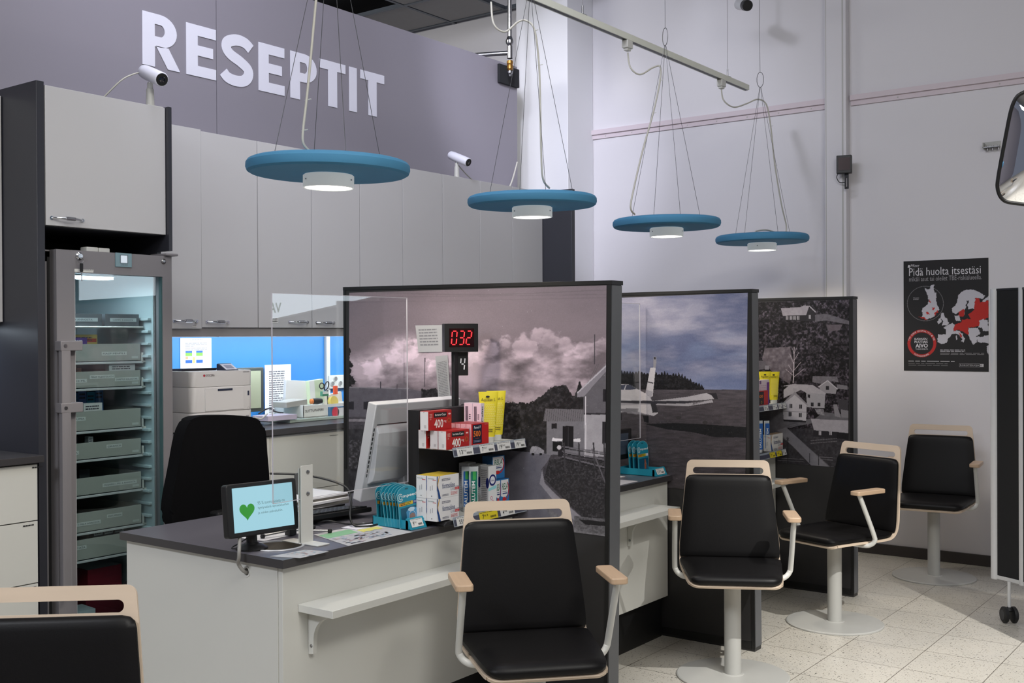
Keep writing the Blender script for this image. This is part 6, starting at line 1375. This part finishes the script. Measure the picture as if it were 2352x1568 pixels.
def dbox(name, label, u0, u1, v0, v1, X, th, col, cat='box', draw=None, yaw=0, roll=0):
    a, c = at(u0, v0, X=X), at(u1, v1, X=X); b = MB(); b.c = lin(col)
    cy, cz = (a.y+c.y)/2, (a.z+c.z)/2; b.M = Matrix.Translation((X, cy, cz)) @ Matrix.Rotation(radians(yaw), 4, 'Z') @ Matrix.Rotation(radians(roll), 4, 'X')
    b.box(-th, 0, -(c.y-a.y)/2, (c.y-a.y)/2, -(a.z-c.z)/2, (a.z-c.z)/2, CARD, .001); b.frame((.0002, -(c.y-a.y)/2, -(a.z-c.z)/2), (0, 1, 0), (0, 0, 1))
    if draw: draw(b, c.y-a.y, a.z-c.z)
    return tag(b.obj(name), label, cat)
dbox('paper_pad', 'white pad standing upright in the cardboard tray', 656, 710, 875, 932, XB-.16, .02, (226, 226, 224), 'paper', roll=-4)
dbox('leaflet_bundle', 'green and white leaflets leaning in the tray beside the pad', 712, 744, 873, 925, XB-.13, .03, (206, 222, 190), 'paper', draw=lambda b, w, h: (b.rgb(236, 238, 236).rect(0, 0, w*.35, h), b.rgb(120, 190, 130).rect(w*.4, 0, w*.6, h*.1)), roll=5)
dbox('leaflet_bundle', 'pale sheets leaning at the right end of the tray', 744, 786, 905, 930, XB-.15, .02, (226, 220, 206), 'paper', roll=8)
dbox('paper_pad', 'thin lilac notepad in front of the cardboard tray', 616, 682, 956, 962, XB+.06, .12, (206, 196, 216), 'paper')
tb = at(765, 922, X=XB-.05); b = MB(); b.c = lin((222, 200, 100)); b.lathe([(.006, -.012), (.030, -.012), (.030, .012), (.006, .012)], tb, CARD, 28, (1, 0, .2)); tag(b.obj('tape_roll'), 'yellow tape roll lying on the cardboard tray', 'tape')
tb = at(728, 921, X=XB-.04); b = MB(); b.M = Matrix.Translation(tb); b.lathe([(.004, -.03), (.016, -.024), (.018, .0), (.014, .03), (.004, .036)], (0, 0, 0), black_pl, 20, (0.2, 1, 0)); b.rgb(226, 130, 60).lathe([(.006, -.045), (.014, -.04), (.015, -.028)], (0, 0, 0), CARD, 16, (.2, 1, 0)); tag(b.obj('hand_stamp'), 'black and orange hand stamp on the cardboard tray', 'stamp')
e = empty('scissors', at(745, 890, X=XB-.1), 0, 'black-handled scissors standing in the tray before the socket', 'scissors'); p = at(745, 890, X=XB-.1)
b = MB()
for (u, v, rx, rz, an) in ((739, 886, .017, .016, 0), (750, 886, .014, .026, -.5)):
    c0 = at(u, v, X=XB-.1); b.tube([(c0.x, c0.y+rx*cos(t)*cos(an)-rz*sin(t)*sin(an), c0.z+rx*cos(t)*sin(an)+rz*sin(t)*cos(an)) for t in [2*pi*i/20 for i in range(21)]], .0035, black_pl, 6)
b.obj('handles', e)
b = MB(); c0 = at(752, 900, X=XB-.1); b.prism([(c0.y-.004, c0.z+.01), (c0.y+.008, c0.z+.01), (c0.y+.004, c0.z-.07), (c0.y, c0.z-.07)], XB-.102, XB-.099, steel, 'X'); b.obj('blades', e)
dbox('marker_pen', 'orange marker standing in the tray under the socket', 768, 776, 886, 905, XB-.12, .012, (232, 90, 50), 'pen')
dbox('correction_bottle', 'small green and white bottle beside the scissors', 741, 755, 899, 909, XB-.06, .02, (60, 140, 110), 'bottle', draw=lambda b, w, h: b.rgb(230, 234, 230).rect(0, h*.45, w, h))
dbox('packet', 'blue and red packet right of the cardboard tray writing', 759, 795, 935, 957, XB+.02, .03, (60, 110, 150), 'packet', draw=lambda b, w, h: (b.rgb(214, 60, 80).disc(w*.32, h*.5, h*.45, ry=h*.5), b.rgb(214, 214, 218).rect(w*.45, h*.1, w, h*.9)))
b = MB(); b.tube(smoothpath([at(594, 950, X=-4.42), at(610, 940, X=-4.42), at(622, 938, X=-4.44), at(632, 945, X=-4.46), at(650, 948, X=-4.47)]), .004, black_pl, 8); tag(b.obj('black_cable'), 'black cable humped on the counter beside the printer', 'cable')
b = MB(); b.tube(smoothpath([at(584, 958, X=-4.3), at(598, 962, X=-4.3), at(606, 957, X=-4.32), at(614, 950, X=-4.36)]), .004, cable_w, 8); tag(b.obj('white_cable'), 'white cable on the counter at the printer foot', 'cable')
dbox('price_gadget', 'grey flat gadget resting on the front edge of the tray', 658, 706, 922, 931, XB-.03, .12, (178, 178, 172), 'device', roll=4)

# ================================================================== GLASS-DOORED MEDICINE FRIDGE
def fridge():
    X = -4.15; y0, y1 = 2.452, 2.994; zt = 1.862
    e = empty('medicine_fridge', (-4.45, 2.73, 0), 0, 'tall grey glass-doored medicine fridge full of labelled trays', 'fridge')
    b = MB()
    b.box(-4.85, X-.055, y0, y0+.035, .06, zt-.004, fridge_gr, .002); b.box(-4.85, X-.055, y1-.02, y1, .06, zt-.004, fridge_gr, .002); b.box(-4.85, X-.055, y0, y1, zt-.05, zt, fridge_gr, .002); b.box(-4.85, X-.055, y0, y1, .0, .12, fridge_gr); b.box(-4.85, -4.83, y0, y1, .1, zt-.01, fridge_gr); b.obj('cabinet', e)
    b = MB(); b.box(-4.829, -4.82, y0+.036, y1-.021, .12, zt-.051, fridge_in); b.box(-4.83, X-.06, y0+.0355, y0+.038, .12, zt-.051, fridge_in); b.box(-4.83, X-.06, y1-.023, y1-.0205, .12, zt-.051, fridge_in); b.box(-4.83, X-.06, y0+.036, y1-.021, zt-.056, zt-.051, fridge_in); b.box(-4.83, X-.06, y0+.036, y1-.021, .12, .125, fridge_in)
    for k in range(26): b.box(X-.20, X-.075, y1-.040, y1-.023, .2+k*.055, .212+k*.055, fridge_in, .002)
    b.obj('liner', e)
    b = MB(); gy0, gy1 = 2.553, 2.962; gz1, gz0 = 1.769, .22; ya, yb = 2.472, 3.0
    yb = 3.028
    b.box(X-.05, X, ya, gy0, .12, zt, fridge_gr); b.box(X-.05, X, gy1+.018, yb, .12, zt, fridge_gr); b.box(X-.05, X, gy0, gy1+.018, gz1, zt, fridge_gr); b.box(X-.05, X, gy0, gy1+.018, .12, gz0, fridge_gr); bmesh.ops.remove_doubles(b.bm, verts=b.bm.verts, dist=1e-5); d = b.obj('door', e)
    b = MB(); b.box(X-.03, X-.025, gy0, gy1+.018, gz0, gz1, fglass); b.obj('glass_pane', d)
    b = MB(); b.box(X-.024, X-.004, gy0-.0, gy0+.004, gz0, gz1, alu); b.box(X-.024, X-.004, gy1+.014, gy1+.018, gz0, gz1, mat('green_seal', (60, 86, 88), .4, noise=.03)); b.obj('glazing_bead', d)
    hz = [at(150, v, X=X+.02).z for v in (794, 936)]
    b = MB(); b.prism(rrect(2.466, .45, 2.505, hz[0]+.005, .012), X+.022, X+.045, fridge_gr, 'X', bev=.006, seg=3)
    for z in hz: b.box(X, X+.046, 2.462, 2.560, z-.020, z+.020, fridge_gr, .003); b.lathe([(.008, 0), (.007, .003)], (X+.046, 2.482, z), steel, 12, (1, 0, 0))
    b.obj('door_handle', d)
    dy0, dy1 = YX(264, X, 600), YX(301, X, 600); dz1, dz0 = at(280, 581, X=X).z, at(280, 613, X=X).z
    b = MB(); b.box(X, X+.006, dy0, dy1, dz0, dz1, mat('display_frame', (120, 148, 156), .3, noise=.03), .001); o = b.obj('temperature_display', d)
    b = MB(); b.frame((X+.0065, dy0, dz0), (0, 1, 0), (0, 0, 1)); w, h = dy1-dy0, dz1-dz0; b.rgb(40, 56, 66).rect(w*.26, h*.26, w*.76, h*.86, SCREEN); b.rgb(200, 210, 220).rect(w*.3, h*.3, w*.70, h*.82, SCREEN, k=2); b.rgb(60, 70, 80).text(w*.3, h*.12, 'LIEBHERR', h*.08, w*.45, SCREEN, k=2); b.obj('screen', o)
    p = at(181, 588, X=X); b = MB(); b.lathe([(.016, 0), (.016, .006), (.010, .010), (.010, .014)], (X, p.y, p.z), chrome, 20, (1, 0, 0)); lk = b.obj('lock', d)
    p = at(375, 600, X=X); b = MB(); b.lathe([(.012, 0), (.012, .004), (.005, .007)], (X, p.y, p.z), steel, 20, (1, 0, 0)); b.obj('door_stud', d)
    b = MB(); b.box(X, X+.002, YX(171, X, 620), YX(214, X, 620), at(190, 625, X=X).z, at(190, 618, X=X).z, cutout); b.frame((X+.0024, YX(171, X, 620), at(190, 625, X=X).z), (0, 1, 0), (0, 0, 1)); b.rgb(80, 80, 90).text(.02, .005, 'JA INSULI', .009, .06); b.obj('name_strip', d)
    b = MB(); b.box(X-.10, X+.02, 2.985, 3.05, zt+.001, zt+.012, fridge_gr, .004); b.obj('hinge_cap', e)
    b = MB(); b.box(X-.055, X-.0505, y0+.01, ya, .12, zt-.03, rubber); b.obj('seal', e)
    b = MB(); b.box(X-.16, X-.09, gy0-.05, gy0+.24, 1.752, 1.762, ledmat); b.box(X-.17, X-.08, gy0-.06, gy0+.25, 1.763, zt-.057, fridge_in); b.obj('interior_light', e)
    l = bpy.data.lights.new('fridge_led', 'AREA'); l.shape = 'RECTANGLE'; l.size = .04; l.size_y = .30; l.energy = 1.2; l.color = (.88, .97, 1); o = bpy.data.objects.new('fridge_led', l); COL.objects.link(o); o.location = (X-.125, 2.68, 1.748)
    # shelf and trays
    Xt = X-.125; zz = lambda v: at(172, v, X=Xt).z
    b = MB(); z = at(230, 751, X=Xt).z
    b.tube([(Xt, y0+.04, z), (Xt, y1-.03, z)], .004, wmetal, 8); b.tube([(-4.8, y0+.04, z), (-4.8, y1-.03, z)], .003, wmetal, 8)
    for k in range(22): y = y0+.05+k*.0215; b.tube([(-4.8, y, z+.002), (Xt, y, z+.002)], .0016, wmetal, 5)
    b.obj('wire_shelf', e)
    zsh = z+.006
    L = []
    lab = [['AGONA', 'FIASP PENFILL'], ['FIASP 10 ML', 'FIASP FLEXTOUCH', 'LANTUS SOLOSTAR'], ['LYXUMIA'], ['APIDRA', 'ORANSSI'], ['OZEMPIC', 'OZEMPIC 1 MG 4 ANNOSTA'], ['OZEMPIC 1 MG 4 ANNOSTA', 'INSUMAN'], ['VICTOZA'], []]
    names_ = ('topmost', 'second', 'third', 'fourth', 'fifth', 'sixth', 'seventh')
    for i, (va, vb) in enumerate(((790, 828), (854, 889), (946, 988), (1019, 1054), (1100, 1137), (1180, 1222), (1242, 1286))):
        z1_, z0_ = zz(va), zz(vb); t = MB(); yA, yB = y0+.05, y1-.045
        t.box(Xt-.004, Xt, yA, yB, z0_, z1_, tray_m, .001); t.box(-4.78, Xt-.004, yA, yA+.004, z0_, z1_, tray_m); t.box(-4.78, Xt-.004, yB-.004, yB, z0_, z1_, tray_m); t.box(-4.78, Xt, yA, yB, z0_-.004, z0_, tray_m); t.box(-4.784, -4.78, yA, yB, z0_, z1_, tray_m)
        t.box(Xt-.002, Xt+.006, yA-.005, yB+.012, z0_-.018, z0_-.008, alu, .002); tr = t.obj('tray', e)
        t = MB(); t.frame((Xt+.0006, 0, z0_), (0, 1, 0), (0, 0, 1)); hh = z1_-z0_
        t.rgb(200, 204, 204)
        for k, s_ in enumerate(lab[i]):
            n = len(lab[i]); yy = (2.555+(.20 if n == 2 else .122)*k+.02*(i % 2)) if n > 1 else (2.60 if i != 4 else 2.7); wl = min(.008*len(s_)+.02, .17 if n < 3 else .12); zl = hh*(.28 if (i+k) % 2 else .5)
            t.rgb(204, 208, 206).rect(yy, zl, yy+wl, zl+.016); t.rgb(50, 52, 58).text(yy+.006, zl+.004, s_, .0075, wl-.012)
        t.rgb(190, 194, 192).rect(yB-.045, .004, yB-.012, .014)
        t.obj('tray_labels', tr)
        t = MB(); t.box(Xt-.002, Xt+.008, yB+.004, yB+.010, z0_-.012, z0_+.03, wmetal, .001); t.box(Xt-.002, Xt+.008, yB+.004, yB+.030, z0_-.014, z0_-.006, wmetal, .001); t.obj('tray_clip', tr)
        L.append((z0_, z1_))
    return Xt, y0, y1, zsh, L, zt
Xt, fy0, fy1, zsh, TR, fzt = fridge()
# contents: every box is a thing of its own
rr = random.Random(21)
def fbox(label, X, y, w, th, z0, h, col, txt=None, accent=None, group='medicine boxes inside the fridge', name='medicine_box', tcol=(60, 60, 70)):
    b = MB(); b.c = lin(col); b.box(X-th, X, y, y+w, z0, z0+h, CARD, .0006, 1); b.frame((X+.0002, y, z0), (0, 1, 0), (0, 0, 1))
    if accent: b.c = lin(accent); b.rect(w*.04, h*.70, w*.96, h*.84)
    if txt: b.c = lin(tcol); b.text(w*.12, h*.5, txt, h*.16, w*.5, k=2)
    b.c = lin(tcol); b.greek(w*.1, h*.9, w*.8, 2, h*.1, k=2, seed=int(y*1000) % 97)
    return tag(b.obj(name, smooth=10), label, 'box', group)
e = []
b_ = [('dark grey open bin with a label on the upper fridge shelf, left', 2.505, .255), ('dark grey open bin with a label on the upper fridge shelf, right', 2.775, .17)]
for lb, y, w in b_:
    b = MB(); g = mat('grey_bin', (96, 104, 110), .5, noise=.04); b.box(Xt-.006, Xt-.003, y, y+w, zsh, zsh+.052, g); b.box(-4.6, Xt-.006, y, y+.003, zsh, zsh+.052, g); b.box(-4.6, Xt-.006, y+w-.003, y+w, zsh, zsh+.052, g); b.box(-4.6, Xt-.006, y, y+w, zsh-.001, zsh+.002, g)
    b.frame((Xt-.0028, y, zsh), (0, 1, 0), (0, 0, 1)); b.rgb(196, 206, 208).rect(w*.14, .018, w*.92, .034); b.rgb(56, 60, 66).text(w*.22, .022, 'OZEMPIC 4 ANNOSTA', .008, w*.6); tag(b.obj('bin'), lb, 'bin')
fbox('purple medicine box standing in the topmost fridge tray', Xt-.05, 2.60, .118, .03, TR[0][0]+.001, TR[0][1]-TR[0][0]+.026, (86, 60, 150), 'lyxumia', None, tcol=(214, 206, 226))
fbox('yellow and red medicine box behind the purple one in the fridge', Xt-.085, 2.655, .135, .03, TR[0][0]+.001, TR[0][1]-TR[0][0]+.040, (196, 176, 96), None, (170, 60, 40))
fbox('dark blue medicine box at the left of the topmost fridge tray', Xt-.06, 2.53, .05, .03, TR[0][0]+.001, TR[0][1]-TR[0][0]+.022, (40, 52, 110))
fbox('white medicine box with violet pattern at the right of the second tray', Xt-.012, 2.80, .13, .03, TR[1][0]+.001, TR[1][1]-TR[1][0]+.027, (206, 208, 212), 'Lantus')
fbox('white and yellow box with a barcode in the second fridge tray', Xt-.03, 2.578, .045, .03, TR[1][0]+.001, TR[1][1]-TR[1][0]+.022, (196, 200, 196), None, (206, 186, 70))
fbox('brown medicine box lying low in the second fridge tray', Xt-.05, 2.62, .07, .03, TR[1][0]+.001, TR[1][1]-TR[1][0]+.014, (110, 70, 56))
fbox('white medicine box with a green band in the third fridge tray', Xt-.010, 2.545, .105, .03, TR[2][0]+.001, TR[2][1]-TR[2][0]+.022, (206, 208, 206), 'Lyxumia', (30, 140, 100))
fbox('white medicine box tilted in the third fridge tray beside the green-banded one', Xt-.012, 2.675, .09, .03, TR[2][0]+.001, TR[2][1]-TR[2][0]+.032, (206, 206, 206), 'Humalog')
fbox('dark purple medicine box in the middle of the third fridge tray', Xt-.05, 2.63, .05, .03, TR[2][0]+.001, TR[2][1]-TR[2][0]+.03, (70, 46, 80))
for i in range(4): fbox('blue medicine box in the back row of the third fridge tray, '+('leftmost', 'second from left', 'third from left', 'rightmost')[i], Xt-.16, 2.70+i*.042, .04, .05, TR[2][0]+.001, .15+.012*((i*3) % 2), ((60, 130, 190), (100, 130, 200), (50, 150, 190), (70, 120, 180))[i], group='blue boxes in the third fridge tray')
fbox('small white-framed box in the fourth fridge tray', Xt-.04, 2.715, .022, .03, TR[3][0]+.001, TR[3][1]-TR[3][0]+.02, (190, 194, 196))
for i in range(3): fbox('dark boxes with pale rims at the back of the fourth tray, '+('left', 'middle', 'right')[i], Xt-.10, 2.56+i*.05, .042, .05, TR[3][0]+.001, TR[3][1]-TR[3][0]+.02, (46, 50, 60), group='dark boxes in the fourth fridge tray')
for i in range(3): fbox('dark medicine box in the fifth fridge tray, '+('left', 'middle', 'right')[i], Xt-.12, 2.60+i*.06, .05, .05, TR[4][0]+.001, TR[4][1]-TR[4][0]+.02, (56, 62, 66), group='dark boxes in the fifth fridge tray')
for i in range(4): fbox('white-rimmed navy medicine box in the seventh fridge tray, '+('leftmost', 'second from left', 'third from left', 'rightmost')[i], Xt-.05, 2.60+i*.052+(.09 if i > 0 else 0), .046, .04, TR[6][0]+.001, TR[6][1]-TR[6][0]+(.03 if i else .018), (34, 40, 66), None, (176, 186, 190), group='navy boxes in the seventh fridge tray')
carton('medicine_box', 'red carton at the bottom of the fridge behind the desk edge', -4.40, 2.76, 2.93, .2, .35, .47, (150, 40, 56), (150, 40, 56), (190, 190, 194)); carton('medicine_box', 'dark red carton under the red carton in the fridge', -4.40, 2.75, 2.94, .2, .126, .349, (110, 30, 44), (110, 30, 44))
for i in range(9): papers('leaflet_stack', -4.42, -4.30, 2.56, 2.73, .126+i*.022, 1, .018, 'bundle of white leaflets in the fridge bottom, '+(('lowest', 'second', 'third', 'fourth', 'fifth', 'sixth', 'seventh', 'eighth', 'topmost')[i])+' of the pile', 30+i, ((200-6*(i % 3), 200, 204),), 6)
# keys and gadgets on and at the fridge
e = empty('key_bunch', (-4.13, 2.58, 1.8), 0, 'small bunch of keys hanging from the fridge lock', 'keys')
p = at(184, 590, X=-4.13); b = MB(); b.tube([(p.x+.004, p.y+.012*cos(t), p.z-.014+.012*sin(t)) for t in [2*pi*i/16 for i in range(17)]], .0012, steel, 6); b.obj('key_ring', e)
b = MB(); b.prism(rrect(p.y-.004, p.z-.062, p.y+.010, p.z-.026, .004), p.x+.003, p.x+.006, black_pl, 'X'); b.prism([(p.y+.002, p.z-.10), (p.y+.006, p.z-.10), (p.y+.006, p.z-.06), (p.y+.001, p.z-.06)], p.x+.004, p.x+.0055, steel, 'X'); b.obj('key', e)
b = MB(); pa = at(190, 573, X=-4.22); b.box(-4.24, -4.19, pa.y, pa.y+.055, fzt+.001, fzt+.022, wmetal, .004); b.box(-4.24, -4.19, pa.y+.057, pa.y+.11, fzt+.001, fzt+.021, wmetal, .004); tag(b.obj('white_gadget'), 'small white double gadget lying on top of the fridge', 'device')

# ================================================================== ROLLING SCREEN AND MIRROR AT THE RIGHT EDGE
def rolling():
    e = empty('rolling_partition', (-1.3, 6.06, 0), 0, 'black folding partition with silver posts on casters at the right edge', 'partition')
    z0, z1_ = .205, 1.736
    d0 = ray(2285, 700); A = Vector((d0.x, d0.y))*(5.78/(d0@Fv)); d1 = ray(2350, 700); B_ = Vector((d1.x, d1.y))*(5.62/(d1@Fv)); C_ = Vector((-.86, 5.42)); D_ = Vector((-.25, 5.15))
    for P in (A, B_, C_, D_):
        b = MB(); c = Vector((P.x, P.y, 0)); b.lathe([(.021, z0-.004), (.023, z0), (.023, z1_-.004), (.019, z1_)], c, alu, 28); 
        b.obj('post', e)
    for k, (P, Q) in enumerate(((A, B_), (B_, C_), (C_, D_))):
        d = (Q-P); L = d.length; u = d/L; n = Vector((-u.y, u.x)); b = MB()
        b.M = Matrix(((u.x, n.x, 0, P.x), (u.y, n.y, 0, P.y), (0, 0, 1, 0), (0, 0, 0, 1)))
        b.box(.02, L-.02, -.010, .010, z0+.02, z1_-.012, mat('black_felt', (16, 17, 19), .9, noise=.1, nscale=60)); pn = b.obj('panel', e)
        b = MB(); b.M = Matrix(((u.x, n.x, 0, P.x), (u.y, n.y, 0, P.y), (0, 0, 1, 0), (0, 0, 0, 1))); b.box(.018, L-.018, -.012, .012, z0, z0+.02, alu, .002); b.box(.018, L-.018, -.012, .012, z1_-.014, z1_-.002, black_pl, .002); b.obj('rail', e)
    w = at(2318, 1430, Z=0)
    for (x, y) in ((w.x, w.y), (-.35, 6.1)):
        b = MB(); b.tube([(x, y, .075), (x, y, z0+.01)], .0085, alu, 14); b.obj('leg', e)
        lg = MB(); a = Vector((.80, .60, 0)); 
        lg.lathe([(.016, .06), (.019, .066), (.012, .082)], (x, y, 0), rubber, 16)
        cst = lg.obj('caster', e)
        for s in (-1, 1):
            b = MB(); c = Vector((x, y, .0425))+a*(.024*s); b.lathe([(.030, -.011*s), (.040, -.009*s), (.042, -.002*s), (.042, .006*s), (.036, .011*s)], c, rubber, 28, a); b.lathe([(.026, .0112*s), (.026, .0122*s)], c, mat('caster_grey', (54, 55, 58), .5, noise=.04), 24, a); b.obj('wheel', cst)
rolling()
def mirror():
    X0 = at(2290, 420, Y=4.6); e = empty('convex_mirror', (-.75, 4.6, 2.2), 0, 'black-rimmed convex mirror cut off by the right edge', 'mirror')
    # plate facing the camera side, slightly tilted; outline measured along its left edge
    n = Vector((.30, -.93, -.20)).normalized(); u = Vector((0, 0, 1)).cross(-n).normalized(); u = Vector((n.y*-1, n.x, 0)).normalized(); v = n.cross(u)*1; v = u.cross(n)*-1 if v.z < 0 else v
    v = n.cross(u); 
    if v.z < 0: v = -v
    # rim points from the photograph, on the mirror plane through c0
    c0 = X0.copy()
    def pl(a, b_): d = ray(a, b_); o = Vector((0, 0, CAMH)); t = (c0-o).dot(n)/d.dot(n); q_ = o+d*t; return ((q_-c0).dot(u), (q_-c0).dot(v))
    px = [(2352, 212), (2338, 220), (2328, 236), (2320, 262), (2309, 318), (2298, 376), (2292, 412), (2291, 430), (2296, 448), (2306, 460), (2320, 465), (2352, 469), (2440, 478), (2560, 480), (2600, 470), (2612, 440), (2596, 330), (2560, 230), (2540, 205), (2480, 192), (2400, 196)]
    pts = [pl(*p) for p in px]; pts = [(p.x, p.y) for p in smoothpath([(a, c, 0) for a, c in pts+pts[:1]], 3)[:-1]]
    cx = sum(p[0] for p in pts)/len(pts); cy = sum(p[1] for p in pts)/len(pts); N = len(pts)
    b = MB(); b.M = Matrix(((u.x, v.x, n.x, c0.x), (u.y, v.y, n.y, c0.y), (u.z, v.z, n.z, c0.z), (0, 0, 0, 1)))
    rings = []
    for k in range(13):
        t = 1-k/12*.999; h = .055*(1-t*t)+.002; rings.append([b.bm.verts.new(b.M @ Vector((cx+(p[0]-cx)*t*.985, cy+(p[1]-cy)*t*.985, h))) for p in pts])
    fs = []
    for r0, r1 in zip(rings, rings[1:]):
        for k in range(N): fs.append(b.bm.faces.new([r0[k], r0[(k+1) % N], r1[(k+1) % N], r1[k]]))
    b.paint(fs, mirror_m); b.obj('mirror_face', e, smooth=60)
    b = MB(); b.M = Matrix(((u.x, v.x, n.x, c0.x), (u.y, v.y, n.y, c0.y), (u.z, v.z, n.z, c0.z), (0, 0, 0, 1)))
    b.tube([(p[0], p[1], 0) for p in pts+pts[:2]], .0075, black_pl, 10, caps=False); b.obj('rim', e)
    b = MB(); b.M = Matrix(((u.x, v.x, n.x, c0.x), (u.y, v.y, n.y, c0.y), (u.z, v.z, n.z, c0.z), (0, 0, 0, 1))); b.prism([(p[0], p[1]) for p in pts], -.012, -.002, black_pl, 'Z'); b.obj('backing', e)
    b = MB(); cc = c0+u*cx+v*cy; b.tube([cc-n*.01, (cc.x, cc.y+.12, cc.z+.05), (cc.x, cc.y+.12, 4.7)], .012, black_mt, 10); b.obj('hanger_rod', e)
mirror()

# ================================================================== REST OF THE SHOP (seen only in the reflections)
rr = random.Random(99)
for i, (x, y, L, horizontal) in enumerate(((3.6, .3, 5.4, 0), (3.6, 5.2, 2.0, 0), (.8, -2.6, 6.0, 1))):
    e = empty('shop_shelving', (x, y, 0), 0, 'white shop shelving out of the frame, seen only mirrored, unit %s' % ('nearest the camera', 'by the white wall', 'behind the camera')[i], 'shelving')
    b = MB()
    X0_, X1_, Ya, Yb = (x, x+.4, y-L/2, y+L/2) if not horizontal else (x-L/2, x+L/2, y-.4, y)
    for k in range(6): b.box(X0_, X1_, Ya, Yb, .15+k*.36, .17+k*.36, wmetal)
    if not horizontal: b.box(X1_-.02, X1_, Ya, Yb, 0, 2.2, wmetal)
    else: b.box(X0_, X1_, Ya, Ya+.02, 0, 2.2, wmetal)
    b.obj('frame', e)
    b = MB()
    for k in range(6):
        s = 0
        while s < L-.1:
            w = rr.uniform(.05, .12); h = rr.uniform(.1, .26); b.rgb(*rr.choice(((226, 226, 226), (200, 210, 220), (60, 130, 190), (200, 50, 60), (230, 210, 80), (80, 160, 110), (220, 150, 180), (235, 235, 235), (90, 80, 140))))
            if not horizontal: b.box(X0_+.02, X0_+.2, Ya+s, Ya+s+w, .171+k*.36, .171+k*.36+h, CARD)
            else: b.box(X0_+s, X0_+s+w, Yb-.2, Yb-.02, .171+k*.36, .171+k*.36+h, CARD)
            s += w+.01
    g = b.obj('stock', e); g['kind'] = 'stuff'
e = empty('light_fascia', (2.4, YW-.05, 2.1), 0, 'lit white sign on the wall out of the frame, seen only mirrored in the glass', 'sign')
b = MB(); b.prism([(1.5, 1.86), (3.6, 1.58), (3.6, 2.6), (1.5, 2.6)], YW-.06, YW-.002, wmetal, 'Y'); b.obj('sign_box', e)
b = MB(); b.prism([(1.52, 1.88), (3.58, 1.60), (3.58, 2.58), (1.52, 2.58)], YW-.064, YW-.061, mat('fascia_lit', (225, 236, 246), .5, noise=.01, emis=5), 'Y'); b.obj('lit_face', e)
b = MB(); b.frame((2.86, YW-.066, 1.74), (1, 0, 0), (0, 0, 1)); b.rgb(60, 170, 110).text(0, 0, 'VATE', .10, .32, SCREEN, bold=.02); b.obj('lettering', e)
